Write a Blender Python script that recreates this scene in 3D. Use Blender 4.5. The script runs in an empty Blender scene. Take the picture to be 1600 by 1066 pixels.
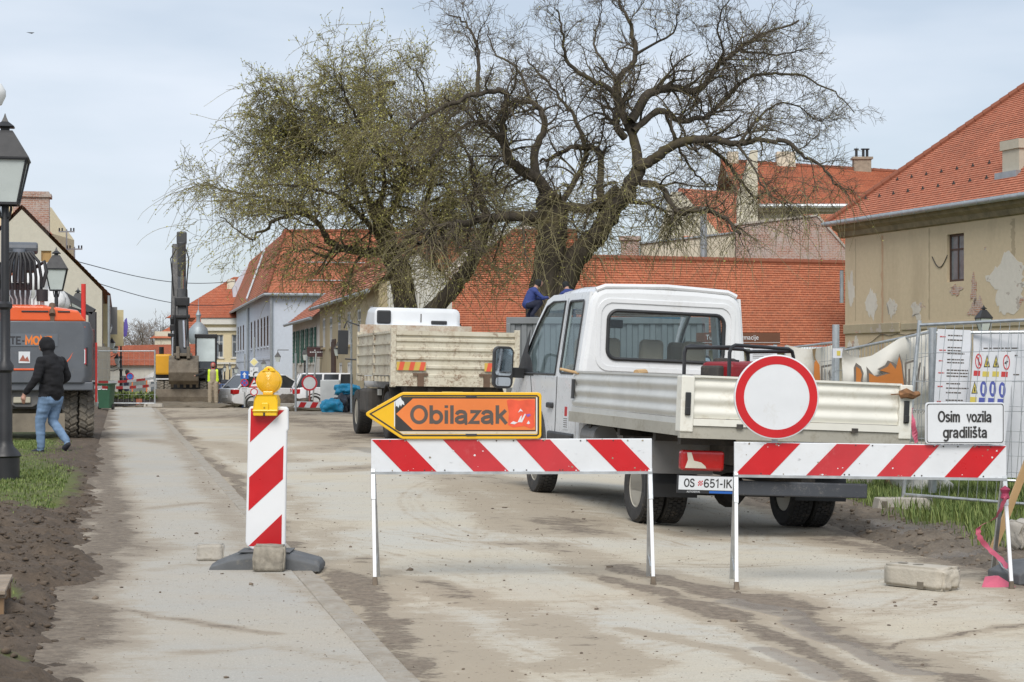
import bpy, bmesh, math, random
import numpy as np
from mathutils import Vector, Matrix, noise
from mathutils.geometry import tessellate_polygon
random.seed(7); RNG = np.random.default_rng(11)
R = math.radians; PI = math.pi
SC = bpy.context.scene
COL = SC.collection

# ------------------------------------------------------------------ camera, sky, sun, exposure
F = 3000.0; EYE = 1.35; HOR = 580.0       # focal length in photo pixels, eye height, horizon row
cam = bpy.data.cameras.new('camera'); cam.sensor_width = 36; cam.lens = 36 * F / 1600
cam.shift_y = (HOR - 533.0) / 1600; cam.clip_start = 0.1; cam.clip_end = 6000
camo = bpy.data.objects.new('camera', cam); COL.objects.link(camo)
camo.location = (0, 0, EYE); camo.rotation_euler = (PI / 2, 0, 0); SC.camera = camo

SUN_AZ, SUN_EL = R(188), R(46)            # behind the camera, a little to its left
sd = Vector((math.sin(SUN_AZ) * math.cos(SUN_EL), math.cos(SUN_AZ) * math.cos(SUN_EL), math.sin(SUN_EL)))
W = bpy.data.worlds.new('World'); SC.world = W; W.use_nodes = True
nt = W.node_tree; nt.nodes.clear()
def wn(t, **k):
    n = nt.nodes.new(t)
    for a, b in k.items(): setattr(n, a, b)
    return n
sky = wn('ShaderNodeTexSky', sky_type='NISHITA', sun_disc=False, sun_elevation=SUN_EL, sun_rotation=SUN_AZ)
sky.dust_density = 1.2; sky.ozone_density = 1.5
tc = wn('ShaderNodeTexCoord'); mp = wn('ShaderNodeMapping'); mp.inputs['Scale'].default_value = (1.6, 1.6, 6.5)
nz = wn('ShaderNodeTexNoise'); nz.inputs['Scale'].default_value = 1.7; nz.inputs['Detail'].default_value = 5; nz.inputs['Roughness'].default_value = .5
rp = wn('ShaderNodeValToRGB'); rp.color_ramp.elements[0].position = .4; rp.color_ramp.elements[0].color = (.56,) * 3 + (1,)
rp.color_ramp.elements[1].position = .62; rp.color_ramp.elements[1].color = (.97,) * 3 + (1,)
mx = wn('ShaderNodeMixRGB'); mx.inputs[2].default_value = (8.0, 8.75, 9.8, 1)
bg = wn('ShaderNodeBackground'); bg.inputs['Strength'].default_value = 0.0865
wo = wn('ShaderNodeOutputWorld')
L = nt.links.new
L(tc.outputs['Generated'], mp.inputs[0]); L(mp.outputs[0], nz.inputs['Vector']); L(nz.outputs['Fac'], rp.inputs[0])
L(rp.outputs[0], mx.inputs[0]); L(sky.outputs[0], mx.inputs[1]); L(mx.outputs[0], bg.inputs[0]); L(bg.outputs[0], wo.inputs[0])
sl = bpy.data.lights.new('sun', 'SUN'); sl.energy = 2.3; sl.angle = R(32); sl.color = (1, .955, .89)
so = bpy.data.objects.new('sun', sl); COL.objects.link(so); so.rotation_euler = (-sd).to_track_quat('-Z', 'Y').to_euler(); so.location = (0, 0, 40)
vs = SC.view_settings; vs.view_transform = 'Standard'; vs.look = 'None'; vs.gamma = 1; vs.exposure = 0.22; vs.use_curve_mapping = False
SC.render.engine = 'CYCLES'; SC.cycles.use_denoising = True; SC.cycles.max_bounces = 6; SC.cycles.transparent_max_bounces = 12

def P(px, py, Y): return Vector(((px - 800) * Y / F, Y, EYE - (py - HOR) * Y / F))     # a photo point at distance Y
def GY(py): return F * EYE / (py - HOR)
def G(px, py, z=0.0):
    Y = F * (EYE - z) / (py - HOR); return Vector(((px - 800) * Y / F, Y, z))
def sst(a, b, x): t = np.clip((x - a) / (b - a), 0, 1); return t * t * (3 - 2 * t)
def hz(x, y):     # the street dips a little towards the right-hand verge
    return -(.03 * sst(.8, 1.6, x) + .13 * sst(-1.0, 3.4, x) * sst(12.5, 17, y) * (1 - sst(32, 46, y))) + dip(y) - .6*sst(71, 75, y)*sst(-12.4, -11.2, x + 100*(y > 84))*(1 - sst(100, 118, y))
def dip(y): return -.0193 * np.clip(y - 70, 0, 52)     # the street falls away past the works

# ------------------------------------------------------------------ mesh builder and object helpers
class MB:
    def __init__(s): s.v = []; s.f = []; s.uv = {}
    def add(s, vs, fs):
        o = len(s.v); s.v += [tuple(v) for v in vs]; s.f += [tuple(i + o for i in f) for f in fs]; return s
    def poly(s, pts, uv=None):
        if uv: s.uv[len(s.f)] = uv
        return s.add(pts, [tuple(range(len(pts)))])
    def box(s, x0, x1, y0, y1, z0, z1, M=None):
        vs = [Vector(p) for p in ((x0,y0,z0),(x1,y0,z0),(x1,y1,z0),(x0,y1,z0),(x0,y0,z1),(x1,y0,z1),(x1,y1,z1),(x0,y1,z1))]
        if M: vs = [M @ v for v in vs]
        return s.add(vs, [(0,3,2,1),(4,5,6,7),(0,1,5,4),(1,2,6,5),(2,3,7,6),(3,0,4,7)])
    def beam(s, p, q, w, h, up=(0, 0, 1)):
        p, q = Vector(p), Vector(q); d = (q - p).normalized(); u = Vector(up)
        if abs(d.dot(u)) > .98: u = Vector((0, 1, 0))
        a = d.cross(u).normalized() * w / 2; b = a.cross(d).normalized() * h / 2
        vs = [p-a-b, p+a-b, p+a+b, p-a+b, q-a-b, q+a-b, q+a+b, q-a+b]
        return s.add(vs, [(0,1,2,3),(7,6,5,4),(0,4,5,1),(1,5,6,2),(2,6,7,3),(3,7,4,0)])
    def tube(s, pts, r, n=8, caps=True):
        pts = [Vector(p) for p in pts]; m = len(pts)
        rs = list(r) if hasattr(r, '__len__') else [r] * m
        o = len(s.v); prev = None; fs = []
        for i, p in enumerate(pts):
            d = (pts[min(i+1, m-1)] - pts[max(i-1, 0)]).normalized()
            if prev is None:
                u = Vector((0, 0, 1)) if abs(d.z) < .9 else Vector((1, 0, 0)); a = d.cross(u).normalized()
            else: a = (prev - d * prev.dot(d)).normalized()
            prev = a; b = d.cross(a)
            for k in range(n):
                t = 2 * PI * k / n; s.v.append(tuple(p + (a * math.cos(t) + b * math.sin(t)) * rs[i]))
        for i in range(m - 1):
            for k in range(n):
                k2 = (k + 1) % n; fs.append((o+i*n+k, o+i*n+k2, o+(i+1)*n+k2, o+(i+1)*n+k))
        if caps: fs.append(tuple(o + k for k in range(n))[::-1]); fs.append(tuple(o + (m-1)*n + k for k in range(n)))
        s.f += fs; return s
    def cyl(s, p, q, r, n=12, r2=None): return s.tube([p, q], [r, r if r2 is None else r2], n)
    def lathe(s, prof, n=20, M=None, close=False):     # prof (r,z) about z
        o = len(s.v); m = len(prof)
        for r, z in prof:
            for k in range(n):
                t = 2*PI*k/n; v = Vector((r*math.cos(t), r*math.sin(t), z)); s.v.append(tuple(M @ v if M else v))
        rng = range(m if close else m - 1)
        for i in rng:
            j = (i + 1) % m
            for k in range(n): s.f.append((o+i*n+k, o+i*n+(k+1)%n, o+j*n+(k+1)%n, o+j*n+k))
        if not close:
            if prof[0][0] > 1e-5: s.f.append(tuple(o+k for k in range(n))[::-1])
            if prof[-1][0] > 1e-5: s.f.append(tuple(o+(m-1)*n+k for k in range(n)))
        return s
    def prism(s, poly, a, b, ax='y'):     # 2-D polygon extruded from a to b along ax
        mp = {'y': lambda p, t: (p[0], t, p[1]), 'x': lambda p, t: (t, p[0], p[1]), 'z': lambda p, t: (p[0], p[1], t)}[ax]
        n = len(poly); vs = [mp(p, a) for p in poly] + [mp(p, b) for p in poly]
        fs = [tuple(range(n)), tuple(range(2*n-1, n-1, -1))] + [(i, i+n, (i+1)%n+n, (i+1)%n) for i in range(n)]
        return s.add(vs, fs)
    def loft(s, rings, caps=True):
        o = len(s.v); n = len(rings[0])
        for r in rings: s.v += [tuple(p) for p in r]
        for i in range(len(rings)-1):
            for k in range(n): s.f.append((o+i*n+k, o+i*n+(k+1)%n, o+(i+1)*n+(k+1)%n, o+(i+1)*n+k))
        if caps: s.f.append(tuple(o+k for k in range(n))[::-1]); s.f.append(tuple(o+(len(rings)-1)*n+k for k in range(n)))
        return s
    def holes(s, outer, hs, fn, thick=None):     # flat panel with holes; fn maps (u,v,t) to 3-D, thick gives depth
        loops = [[Vector((p[0], p[1], 0)) for p in l] for l in [outer] + hs]
        flat = [p for l in loops for p in l]; tri = tessellate_polygon(loops)
        o = len(s.v); s.v += [tuple(fn(p.x, p.y, 0)) for p in flat]; s.f += [tuple(o + i for i in t) for t in tri]
        if thick:
            o2 = len(s.v); s.v += [tuple(fn(p.x, p.y, thick)) for p in flat]; s.f += [tuple(o2 + i for i in t)[::-1] for t in tri]
            k = 0
            for l in loops:
                n = len(l)
                for i in range(n): a, b = k+i, k+(i+1)%n; s.f.append((o+a, o+b, o2+b, o2+a))
                k += n
        return s
    def build(s, name, mat, parent=None, bevel=0, smooth=False, seg=2, recalc=True):
        me = bpy.data.meshes.new(name); me.from_pydata(s.v, [], s.f)
        if s.uv:
            ul = me.uv_layers.new(name='UVMap')
            for fi, uv in s.uv.items():
                for li, c in zip(me.polygons[fi].loop_indices, uv): ul.data[li].uv = c
        if recalc:
            bm = bmesh.new(); bm.from_mesh(me); bmesh.ops.recalc_face_normals(bm, faces=bm.faces); bm.to_mesh(me); bm.free()
        return link(name, me, mat, parent, bevel, smooth, seg)
def link(name, me, mat, parent=None, bevel=0, smooth=False, seg=2):
    o = bpy.data.objects.new(name, me); COL.objects.link(o)
    for m in (mat if isinstance(mat, (list, tuple)) else [mat]): me.materials.append(m)
    o.parent = parent
    if smooth:
        me.shade_smooth()
        if smooth != 'full':
            try: me.set_sharp_from_angle(angle=R(38))
            except Exception: pass
    if bevel:
        b = o.modifiers.new('bevel', 'BEVEL'); b.width = bevel; b.segments = seg; b.limit_method = 'ANGLE'; b.angle_limit = R(35); b.harden_normals = False
    return o
def tag(o, label=None, cat=None, group=None, kind=None):
    if label: o['label'] = label
    if cat: o['category'] = cat
    if group: o['group'] = group
    if kind: o['kind'] = kind
    return o
def thing(name, label, cat, loc=(0, 0, 0), rz=0, group=None, rot=None):
    o = bpy.data.objects.new(name, None); o.empty_display_size = .2; COL.objects.link(o)
    o.location = loc; o.rotation_euler = rot if rot else (0, 0, rz); return tag(o, label, cat, group)
def copy_tree(o, parent=None):
    c = o.copy(); COL.objects.link(c)
    if parent: c.parent = parent
    for ch in list(o.children): copy_tree(ch, c)
    return c
def npmesh(v, f):      # numpy verts, equal-sized faces
    me = bpy.data.meshes.new('m'); v = np.asarray(v, np.float32); f = np.asarray(f, np.int32); n, k = f.shape
    me.vertices.add(len(v)); me.vertices.foreach_set('co', v.ravel())
    me.loops.add(n * k); me.loops.foreach_set('vertex_index', f.ravel())
    me.polygons.add(n); me.polygons.foreach_set('loop_start', np.arange(0, n*k, k, dtype=np.int32)); me.polygons.foreach_set('loop_total', np.full(n, k, np.int32))
    me.update(calc_edges=True); return me
def rrect(x0, x1, y0, y1, r, n=4):
    out = []
    for cx, cy, a in ((x1-r, y1-r, 0), (x0+r, y1-r, 90), (x0+r, y0+r, 180), (x1-r, y0+r, 270)):
        for k in range(n+1): t = R(a + 90*k/n); out.append((cx + r*math.cos(t), cy + r*math.sin(t)))
    return out
def circ(cx, cy, r, n=32, ry=None): return [(cx + r*math.cos(2*PI*k/n), cy + (ry or r)*math.sin(2*PI*k/n)) for k in range(n)]
def decal(name, polys, y, mat, parent, t=.0015):      # flat print facing -y, as thin raised film
    b = MB()
    for p in polys: b.prism(p, y - t, y + .0005, 'y')
    return b.build(name, mat, parent)
def text(name, s, size, mat, parent, x, y, z, sx=1.0, t=.0015, align='CENTER', bold=0, shear=0):
    cu = bpy.data.curves.new(name, 'FONT'); cu.body = s; cu.size = size; cu.align_x = align; cu.align_y = 'CENTER'; cu.offset = bold; cu.shear = shear; cu.resolution_u = 3
    o = bpy.data.objects.new(name, cu); COL.objects.link(o)
    me = bpy.data.meshes.new_from_object(o.evaluated_get(bpy.context.evaluated_depsgraph_get()))
    bpy.data.objects.remove(o); bpy.data.curves.remove(cu)
    for v in me.vertices: v.co = (x + v.co.x*sx, y - t, z + v.co.y)
    return link(name, me, mat, parent)

# ------------------------------------------------------------------ materials
class NT:
    def __init__(s, name):
        s.m = bpy.data.materials.new(name); s.m.use_nodes = True; s.t = s.m.node_tree; s.b = s.t.nodes['Principled BSDF']
        s.c = s.t.nodes.new('ShaderNodeTexCoord'); s.co = s.c.outputs['Object']
    def n(s, t, ins=None, **k):
        x = s.t.nodes.new(t)
        for a, b in k.items(): setattr(x, a, b)
        for a, b in (ins or {}).items(): s.put(x.inputs[a], b)
        return x
    def put(s, sock, v):
        if isinstance(v, bpy.types.NodeSocket): s.t.links.new(v, sock)
        else:
            if isinstance(v, tuple) and len(v) == 3 and sock.type == 'RGBA': v = v + (1,)
            sock.default_value = v
    def noise(s, scale, detail=4, rough=.55, vec=None, dist=0):
        return s.n('ShaderNodeTexNoise', {'Vector': vec or s.co, 'Scale': scale, 'Detail': detail, 'Roughness': rough, 'Distortion': dist}).outputs['Fac']
    def ramp(s, f, a, b, ca=0.0, cb=1.0):
        return s.n('ShaderNodeMapRange', {0: f, 1: a, 2: b, 3: ca, 4: cb}, clamp=True).outputs[0]
    def mix(s, f, a, b, mode='MIX'):
        return s.n('ShaderNodeMixRGB', {0: f, 1: a, 2: b}, blend_type=mode).outputs[0]
    def math(s, op, a, b=0.0): return s.n('ShaderNodeMath', {0: a, 1: b}, operation=op).outputs[0]
    def map(s, scale=(1,1,1), rot=(0,0,0), vec=None): return s.n('ShaderNodeMapping', {'Vector': vec or s.co, 'Scale': scale, 'Rotation': rot}).outputs[0]
    def attr(s, name): return s.n('ShaderNodeAttribute', attribute_name=name).outputs['Fac']
    def bump(s, h, strength=.4, dist=.01): s.put(s.b.inputs['Normal'], s.n('ShaderNodeBump', {'Height': h, 'Strength': strength, 'Distance': dist}).outputs[0])
    def out(s, col=None, rough=None, **k):
        if col is not None: s.put(s.b.inputs['Base Color'], col)
        if rough is not None: s.put(s.b.inputs['Roughness'], rough)
        for a, b in k.items(): s.put(s.b.inputs[a.replace('_', ' ')], b)
        return s.m
def sc3(c, k): return tuple(min(1, x * k) for x in c)
def mat(name, c, rough=.6, metal=0.0, var=.12, vs=2.5, dirt=0.0, dc=(.16, .125, .09), ds=4.0, bump=0.0, bs=60, spec=.5, coat=0.0):
    t = NT(name); n1 = t.noise(vs, 5)
    col = t.mix(t.ramp(n1, .3, .7), sc3(c, 1 - var), sc3(c, 1 + var))
    r = t.ramp(t.noise(vs * 3, 4), .3, .7, max(0, rough - .07), min(1, rough + .07))
    if dirt:
        d = t.math('MULTIPLY', t.ramp(t.math('ADD', t.math('MULTIPLY', t.noise(ds, 8, .7), .65), t.math('MULTIPLY', t.noise(ds * 7, 4, .7), .35)), .62 - .25*dirt, .72 - .1*dirt), min(1, .35 + dirt * .6))
        col = t.mix(d, col, dc); r = t.math('MAXIMUM', r, t.math('MULTIPLY', d, .85))
    if bump: t.bump(t.noise(bs, 6, .6), bump, .01)
    return t.out(col, r, Metallic=metal, Specular_IOR_Level=spec, Coat_Weight=coat)
def glass(name, tint=(.75, .82, .84), rough=.02, refl=.1):
    t = NT(name); tr = t.n('ShaderNodeBsdfTransparent', {'Color': tint}); gl = t.n('ShaderNodeBsdfGlossy', {'Color': (1, 1, 1), 'Roughness': rough})
    fr = t.n('ShaderNodeLayerWeight', {'Blend': .3}).outputs['Facing']; fac = t.math('ADD', t.math('MULTIPLY', t.math('POWER', fr, 4.0), .7), refl)
    mixs = t.n('ShaderNodeMixShader', {0: fac, 1: tr.outputs[0], 2: gl.outputs[0]})
    t.t.links.new(mixs.outputs[0], t.t.nodes['Material Output'].inputs[0]); return t.m

def m_roof(name, a, b, w=.18, h=.16, dark=.45):
    t = NT(name); uv = t.c.outputs['UV']
    br = t.n('ShaderNodeTexBrick', {'Vector': uv, 'Color1': a, 'Color2': b, 'Mortar': sc3(a, dark), 'Scale': 1.0, 'Mortar Size': .009, 'Mortar Smooth': .3, 'Bias': -.1, 'Brick Width': w, 'Row Height': h})
    br.offset = .5; br.squash = 1
    n1 = t.noise(.35, 5, .6, uv); n2 = t.noise(3.5, 4, .7, uv)
    c = t.mix(t.ramp(n1, .35, .75, 0, .75), br.outputs['Color'], sc3(a, .62)); c = t.mix(t.ramp(n2, .5, .75, 0, .6), c, (.19, .115, .08)); c = t.mix(t.ramp(t.noise(1.1, 7, .75, uv), .6, .72, 0, .4), c, (.3, .27, .2))
    c = t.mix(t.ramp(t.noise(6, 3, .7, uv), .55, .68, 0, .6), c, sc3(b, 1.2)); c = t.mix(t.ramp(t.noise(8, 2, .6, t.map((1, .25, 1), vec=uv)), .56, .7, 0, .4), c, sc3(a, .55))
    t.bump(br.outputs['Fac'], -.35, .02); return t.out(c, .82)
def m_plaster(name, c, stain=(.2, .17, .12), st=.5, peel=None, bare=(.45, .4, .35)):
    t = NT(name); v = t.map((1, 1, .22)); n1 = t.noise(.55, 7, .65, v); n2 = t.noise(5, 6, .7); n3 = t.noise(.9, 6, .65)
    col = t.mix(t.ramp(n2, .3, .75), sc3(c, .93), sc3(c, 1.06)); col = t.mix(t.ramp(n1, .5, .8, 0, st), col, stain)
    h = t.noise(30, 6, .7)
    if peel is not None:
        p = t.ramp(n3, peel, peel + .012); brk = t.n('ShaderNodeTexBrick', {'Vector': t.map((1, 1, 1), (PI/2, 0, 0)), 'Color1': (.42, .2, .12), 'Color2': (.5, .32, .24), 'Mortar': (.5, .45, .4), 'Scale': 1.0, 'Mortar Size': .012, 'Brick Width': .28, 'Row Height': .08})
        inner = t.mix(t.ramp(t.noise(2.2, 5), .5, .6), bare, brk.outputs['Color']); col = t.mix(p, col, inner); h = t.math('SUBTRACT', h, t.math('MULTIPLY', p, 1.5))
    t.bump(h, .35, .02); return t.out(col, .9)
def m_brick(name, a, b, mort, w=.27, h=.085):
    t = NT(name); nrm = t.map((1, 1, 1), (PI/2, 0, 0))
    br = t.n('ShaderNodeTexBrick', {'Vector': nrm, 'Color1': a, 'Color2': b, 'Mortar': mort, 'Scale': 1.0, 'Mortar Size': .014, 'Mortar Smooth': .2, 'Brick Width': w, 'Row Height': h})
    c = t.mix(t.ramp(t.noise(1.2, 7, .7), .45, .65), br.outputs['Color'], sc3(mort, .95)); c = t.mix(t.ramp(t.noise(14, 4), .5, .72, 0, .7), c, (.16, .09, .07))
    t.bump(br.outputs['Fac'], -.5, .02); return t.out(c, .9)

MT = {}
def m(k, *a, **kw):
    if k not in MT: MT[k] = mat(k, *a, **kw)
    return MT[k]
WHITE = m('white_paint', (.74, .75, .755), .3, var=.05, dirt=.2, dc=(.5, .47, .41), ds=2.2, coat=.35)
def m_tipper():
    t = NT('tipper_cream_paint'); v = t.map((1, 1, .35)); c = t.mix(t.ramp(t.noise(1.6, 6, .6, v), .35, .7), (.6, .565, .46), (.5, .45, .34))
    sp = t.ramp(t.noise(14, 8, .78), .5, .56); big = t.ramp(t.noise(2.2, 5, .6), .42, .62); c = t.mix(t.math('MULTIPLY', t.math('MULTIPLY', sp, big), .85), c, (.2, .12, .07)); c = t.mix(t.ramp(t.noise(5, 7, .7, v), .58, .75, 0, .6), c, (.33, .25, .16))
    t.bump(t.noise(40, 5), .2, .01); return t.out(c, .6)
TIPW = m_tipper()
TIPC = m('tipper_cab_paint', (.7, .72, .74), .4, var=.05, dirt=.1)
ALU = mat('dusty_aluminium', (.60, .60, .57), .48, metal=.25, var=.08, dirt=.3, dc=(.42, .39, .31), ds=2)
ALUW = mat('cream_dropside', (.74, .725, .65), .45, var=.07, dirt=.35, dc=(.42, .36, .25), ds=2.5)
GALV = m('galvanised_steel', (.5, .52, .53), .42, metal=.75, var=.18, vs=12, dirt=.15, dc=(.3, .27, .22), ds=8)
WTUBE = m('white_tube', (.78, .79, .8), .35, var=.04, dirt=.1, dc=(.4, .36, .3), ds=9)
BLACK = m('black_steel', (.022, .022, .024), .45, var=.3, dirt=.15, dc=(.12, .1, .08), ds=6)
BLKP = m('black_plastic', (.025, .026, .028), .5, var=.2)
CHAS = m('chassis_grime', (.05, .045, .04), .8, var=.4, dirt=.45, dc=(.15, .12, .09))
RUB = mat('tyre_rubber', (.035, .034, .033), .85, var=.25, vs=8, dirt=.38, dc=(.19, .155, .115), ds=7)
RUBM = mat('muddy_tyre', (.07, .066, .06), .9, var=.3, vs=6, dirt=1.0, dc=(.27, .235, .185), ds=4)
RIM = m('dusty_rim', (.5, .47, .4), .6, metal=.1, dirt=.4, dc=(.36, .3, .22), ds=5)
SRED = mat('sign_red', (.52, .009, .014), .33, var=.1, vs=3, dirt=.14, dc=(.55, .08, .08), ds=6, bump=.12, bs=9)
SRED2 = mat('sign_red_faded', (.5, .03, .038), .38, var=.14, vs=3, dirt=.2, dc=(.56, .13, .13), ds=5, bump=.12, bs=9)
SWHT = mat('sign_white', (.68, .70, .72), .35, var=.05, vs=4, dirt=.26, dc=(.52, .5, .45), ds=5, bump=.1, bs=9)
SGREY = m('sign_back_grey', (.42, .44, .45), .45, metal=.5)
SYEL = mat('sign_yellow', (.80, .46, .012), .38, var=.06, dirt=.12, dc=(.4, .24, .04), ds=9)
SORG = mat('sign_orange', (.74, .2, .045), .45, var=.1, dirt=.1, dc=(.8, .42, .25), ds=7)
SBLK = m('sign_black', (.028, .027, .026), .5, var=.3, dirt=.15, dc=(.2, .17, .14), ds=12)
SGRY = m('sign_letter_grey', (.1, .082, .07), .5, var=.2, dirt=.15, dc=(.35, .2, .13), ds=20)
SBLU = m('sign_blue', (.02, .12, .45), .4)
CONC = mat('concrete', (.42, .39, .34), .9, var=.18, vs=6, dirt=.3, dc=(.28, .24, .18), ds=5, bump=.6, bs=45)
GRAN = mat('granite_block', (.30, .27, .22), .9, var=.3, vs=18, dirt=.3, dc=(.17, .14, .1), ds=7, bump=.9, bs=30)
RUBG = mat('grey_rubber', (.11, .115, .12), .8, var=.2, vs=7, dirt=.3, dc=(.28, .25, .2), ds=5, bump=.2)
WOOD = mat('grey_wood', (.3, .24, .18), .85, var=.25, vs=6, dirt=.3, dc=(.16, .13, .1), bump=.3)
WOODN = mat('new_wood', (.55, .36, .18), .75, var=.12, vs=5)
DGLASS = m('dark_window', (.03, .035, .04), .08, var=.2, spec=.8)
WGLASS = m('pale_window', (.16, .18, .2), .1, var=.3, spec=.8)
LGLASS = m('lantern_glass', (.55, .6, .58), .3, var=.08, dirt=.1, dc=(.4, .36, .28))
GLASS = glass('cab_glass', (.86, .91, .92), .01, .03)
ROOFO = m_roof('roof_bright', (.45, .145, .072), (.55, .205, .105), .19, .17)
ROOFR = m_roof('roof_red', (.49, .165, .09), (.59, .23, .135), .18, .17)
ROOFF = m_roof('roof_far', (.42, .11, .05), (.5, .16, .08), .18, .2, .6)
BARK = None
# stroke lettering in the manner of road-sign alphabets: centre lines in a box one cap-height tall
def _arc(cx, cy, rx, ry, a0, a1, n=14): return [(cx + rx*math.cos(R(a0+(a1-a0)*i/n)), cy + ry*math.sin(R(a0+(a1-a0)*i/n))) for i in range(n+1)]
_s = [(.42, .56), (.35, .63), (.25, .66), (.15, .64), (.09, .57), (.1, .48), (.18, .41), (.33, .35), (.42, .28), (.43, .18), (.36, .1), (.25, .07), (.14, .09), (.06, .17)]
GL = {'O': (.82, [_arc(.4, .5, .31, .43, 0, 360, 28)]), 'b': (.64, [[(.1, 0), (.1, 1)], _arc(.32, .365, .22, .295, 0, 360, 22)]), 'd': (.64, [[(.53, 0), (.53, 1)], _arc(.31, .365, .22, .295, 0, 360, 22)]),
 'i': (.24, [[(.11, 0), (.11, .73)], [(.11, .86), (.11, 1.0)]]), 'l': (.24, [[(.11, 0), (.11, 1)]]), 'a': (.6, [[(.07, .5), (.11, .6), (.2, .66), (.3, .66), (.4, .62), (.45, .52), (.45, .15), (.48, .04), (.53, .03)], [(.45, .4), (.3, .385), (.15, .34), (.07, .26), (.07, .16), (.13, .09), (.22, .07), (.33, .09), (.42, .17), (.45, .26)]]),
 'z': (.52, [[(.06, .655), (.43, .655), (.06, .075), (.46, .075)]]), 'k': (.54, [[(.1, 0), (.1, 1)], [(.46, .73), (.1, .3)], [(.22, .42), (.49, 0)]]), 's': (.52, [_s]), 'š': (.52, [_s, [(.11, 1.02), (.25, .86), (.39, 1.02)]]),
 'm': (.84, [[(.1, 0), (.1, .73)], [(.1, .5), (.16, .62), (.26, .66), (.35, .62), (.39, .5), (.39, 0)], [(.39, .5), (.46, .62), (.56, .66), (.66, .62), (.7, .5), (.7, 0)]]), 'v': (.5, [[(.05, .73), (.25, .04), (.45, .73)]]), 'o': (.6, [_arc(.3, .365, .22, .295, 0, 360, 22)]),
 'g': (.64, [[(.53, .73), (.53, -.08), (.47, -.2), (.36, -.25), (.22, -.24), (.12, -.17)], _arc(.31, .365, .22, .295, 0, 360, 22)]), 'r': (.4, [[(.1, 0), (.1, .73)], [(.1, .45), (.16, .58), (.25, .65), (.38, .66)]]), 't': (.42, [[(.18, .95), (.18, .2), (.22, .1), (.38, .07)], [(.03, .67), (.37, .67)]]),
 'M': (.86, [[(.1, 0), (.1, 1), (.42, .3), (.74, 1), (.74, 0)]]), 'N': (.76, [[(.1, 0), (.1, 1), (.64, 0), (.64, 1)]]), 'T': (.64, [[(.02, .93), (.6, .93)], [(.31, .93), (.31, 0)]]), 'E': (.64, [[(.56, .93), (.1, .93), (.1, .07), (.57, .07)], [(.1, .51), (.5, .51)]]), '-': (.4, [[(.06, .42), (.34, .42)]]),
 'D': (.74, [[(.1, .07), (.1, .93), (.36, .93), (.52, .85), (.63, .66), (.63, .34), (.52, .15), (.36, .07), (.1, .07)]]), 'A': (.7, [[(.04, 0), (.34, 1), (.64, 0)], [(.15, .3), (.53, .3)]]), 'S': (.68, [[(.58, .72), (.53, .86), (.42, .93), (.28, .93), (.15, .86), (.11, .72), (.17, .6), (.3, .54), (.44, .48), (.57, .4), (.6, .25), (.53, .13), (.4, .07), (.25, .07), (.13, .14), (.08, .28)]]),
 '6': (.62, [[(.5, .8), (.42, .92), (.3, .93), (.18, .86), (.11, .7), (.09, .45), (.1, .25)], _arc(.31, .3, .21, .24, 0, 360, 20)]), '5': (.62, [[(.5, .93), (.16, .93), (.12, .5), (.22, .58), (.36, .59), (.48, .5), (.52, .34), (.47, .16), (.36, .07), (.22, .07), (.09, .17)]]), '1': (.44, [[(.08, .76), (.28, .96), (.28, 0)]]), 'I': (.3, [[(.14, 0), (.14, 1)]]), 'K': (.66, [[(.1, 0), (.1, 1)], [(.58, 1), (.1, .42)], [(.25, .58), (.61, 0)]]), ' ': (.34, [])}
def sign_text(name, s, cap, mt, parent, x, y, z, sx=1.0, sw=.15, width=None):      # centred at (x,z), faces -y
    adv = sum(GL[c][0] for c in s); kx = (width/adv) if width else cap*sx; cx = x - adv*kx/2; b = MB(); lay = 0
    for c in s:
        for st in GL[c][1]:
            pts = [Vector((cx + p[0]*kx, 0, z + (p[1]-.5)*cap)) for p in st]; closed = (pts[0]-pts[-1]).length < 1e-6 and len(pts) > 3; n = len(pts); h = sw*cap/2; l, r_ = [], []
            for i in range(n):
                a = pts[i-1] if i > 0 else (pts[-2] if closed else None); d = pts[i+1] if i < n-1 else (pts[1] if closed else None)
                t0 = (pts[i]-a).normalized() if a is not None else (d-pts[i]).normalized(); t1 = (d-pts[i]).normalized() if d is not None else t0
                n0 = Vector((-t0.z, 0, t0.x)); n1 = Vector((-t1.z, 0, t1.x)); mm = (n0+n1).normalized(); mm = mm*min(1.9, 1/max(.3, mm.dot(n0))); l.append(pts[i]+mm*h); r_.append(pts[i]-mm*h)
            yy = y - .0012 - .00012*(lay % 7); lay += 1; o = len(b.v)
            b.add([(p.x, yy, p.z) for p in l] + [(p.x, yy, p.z) for p in r_], [(i, i+1, n+i+1, n+i) for i in range(n-1)])
        cx += GL[c][0]*kx
    return b.build(name, mt, parent, recalc=False)
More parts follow.
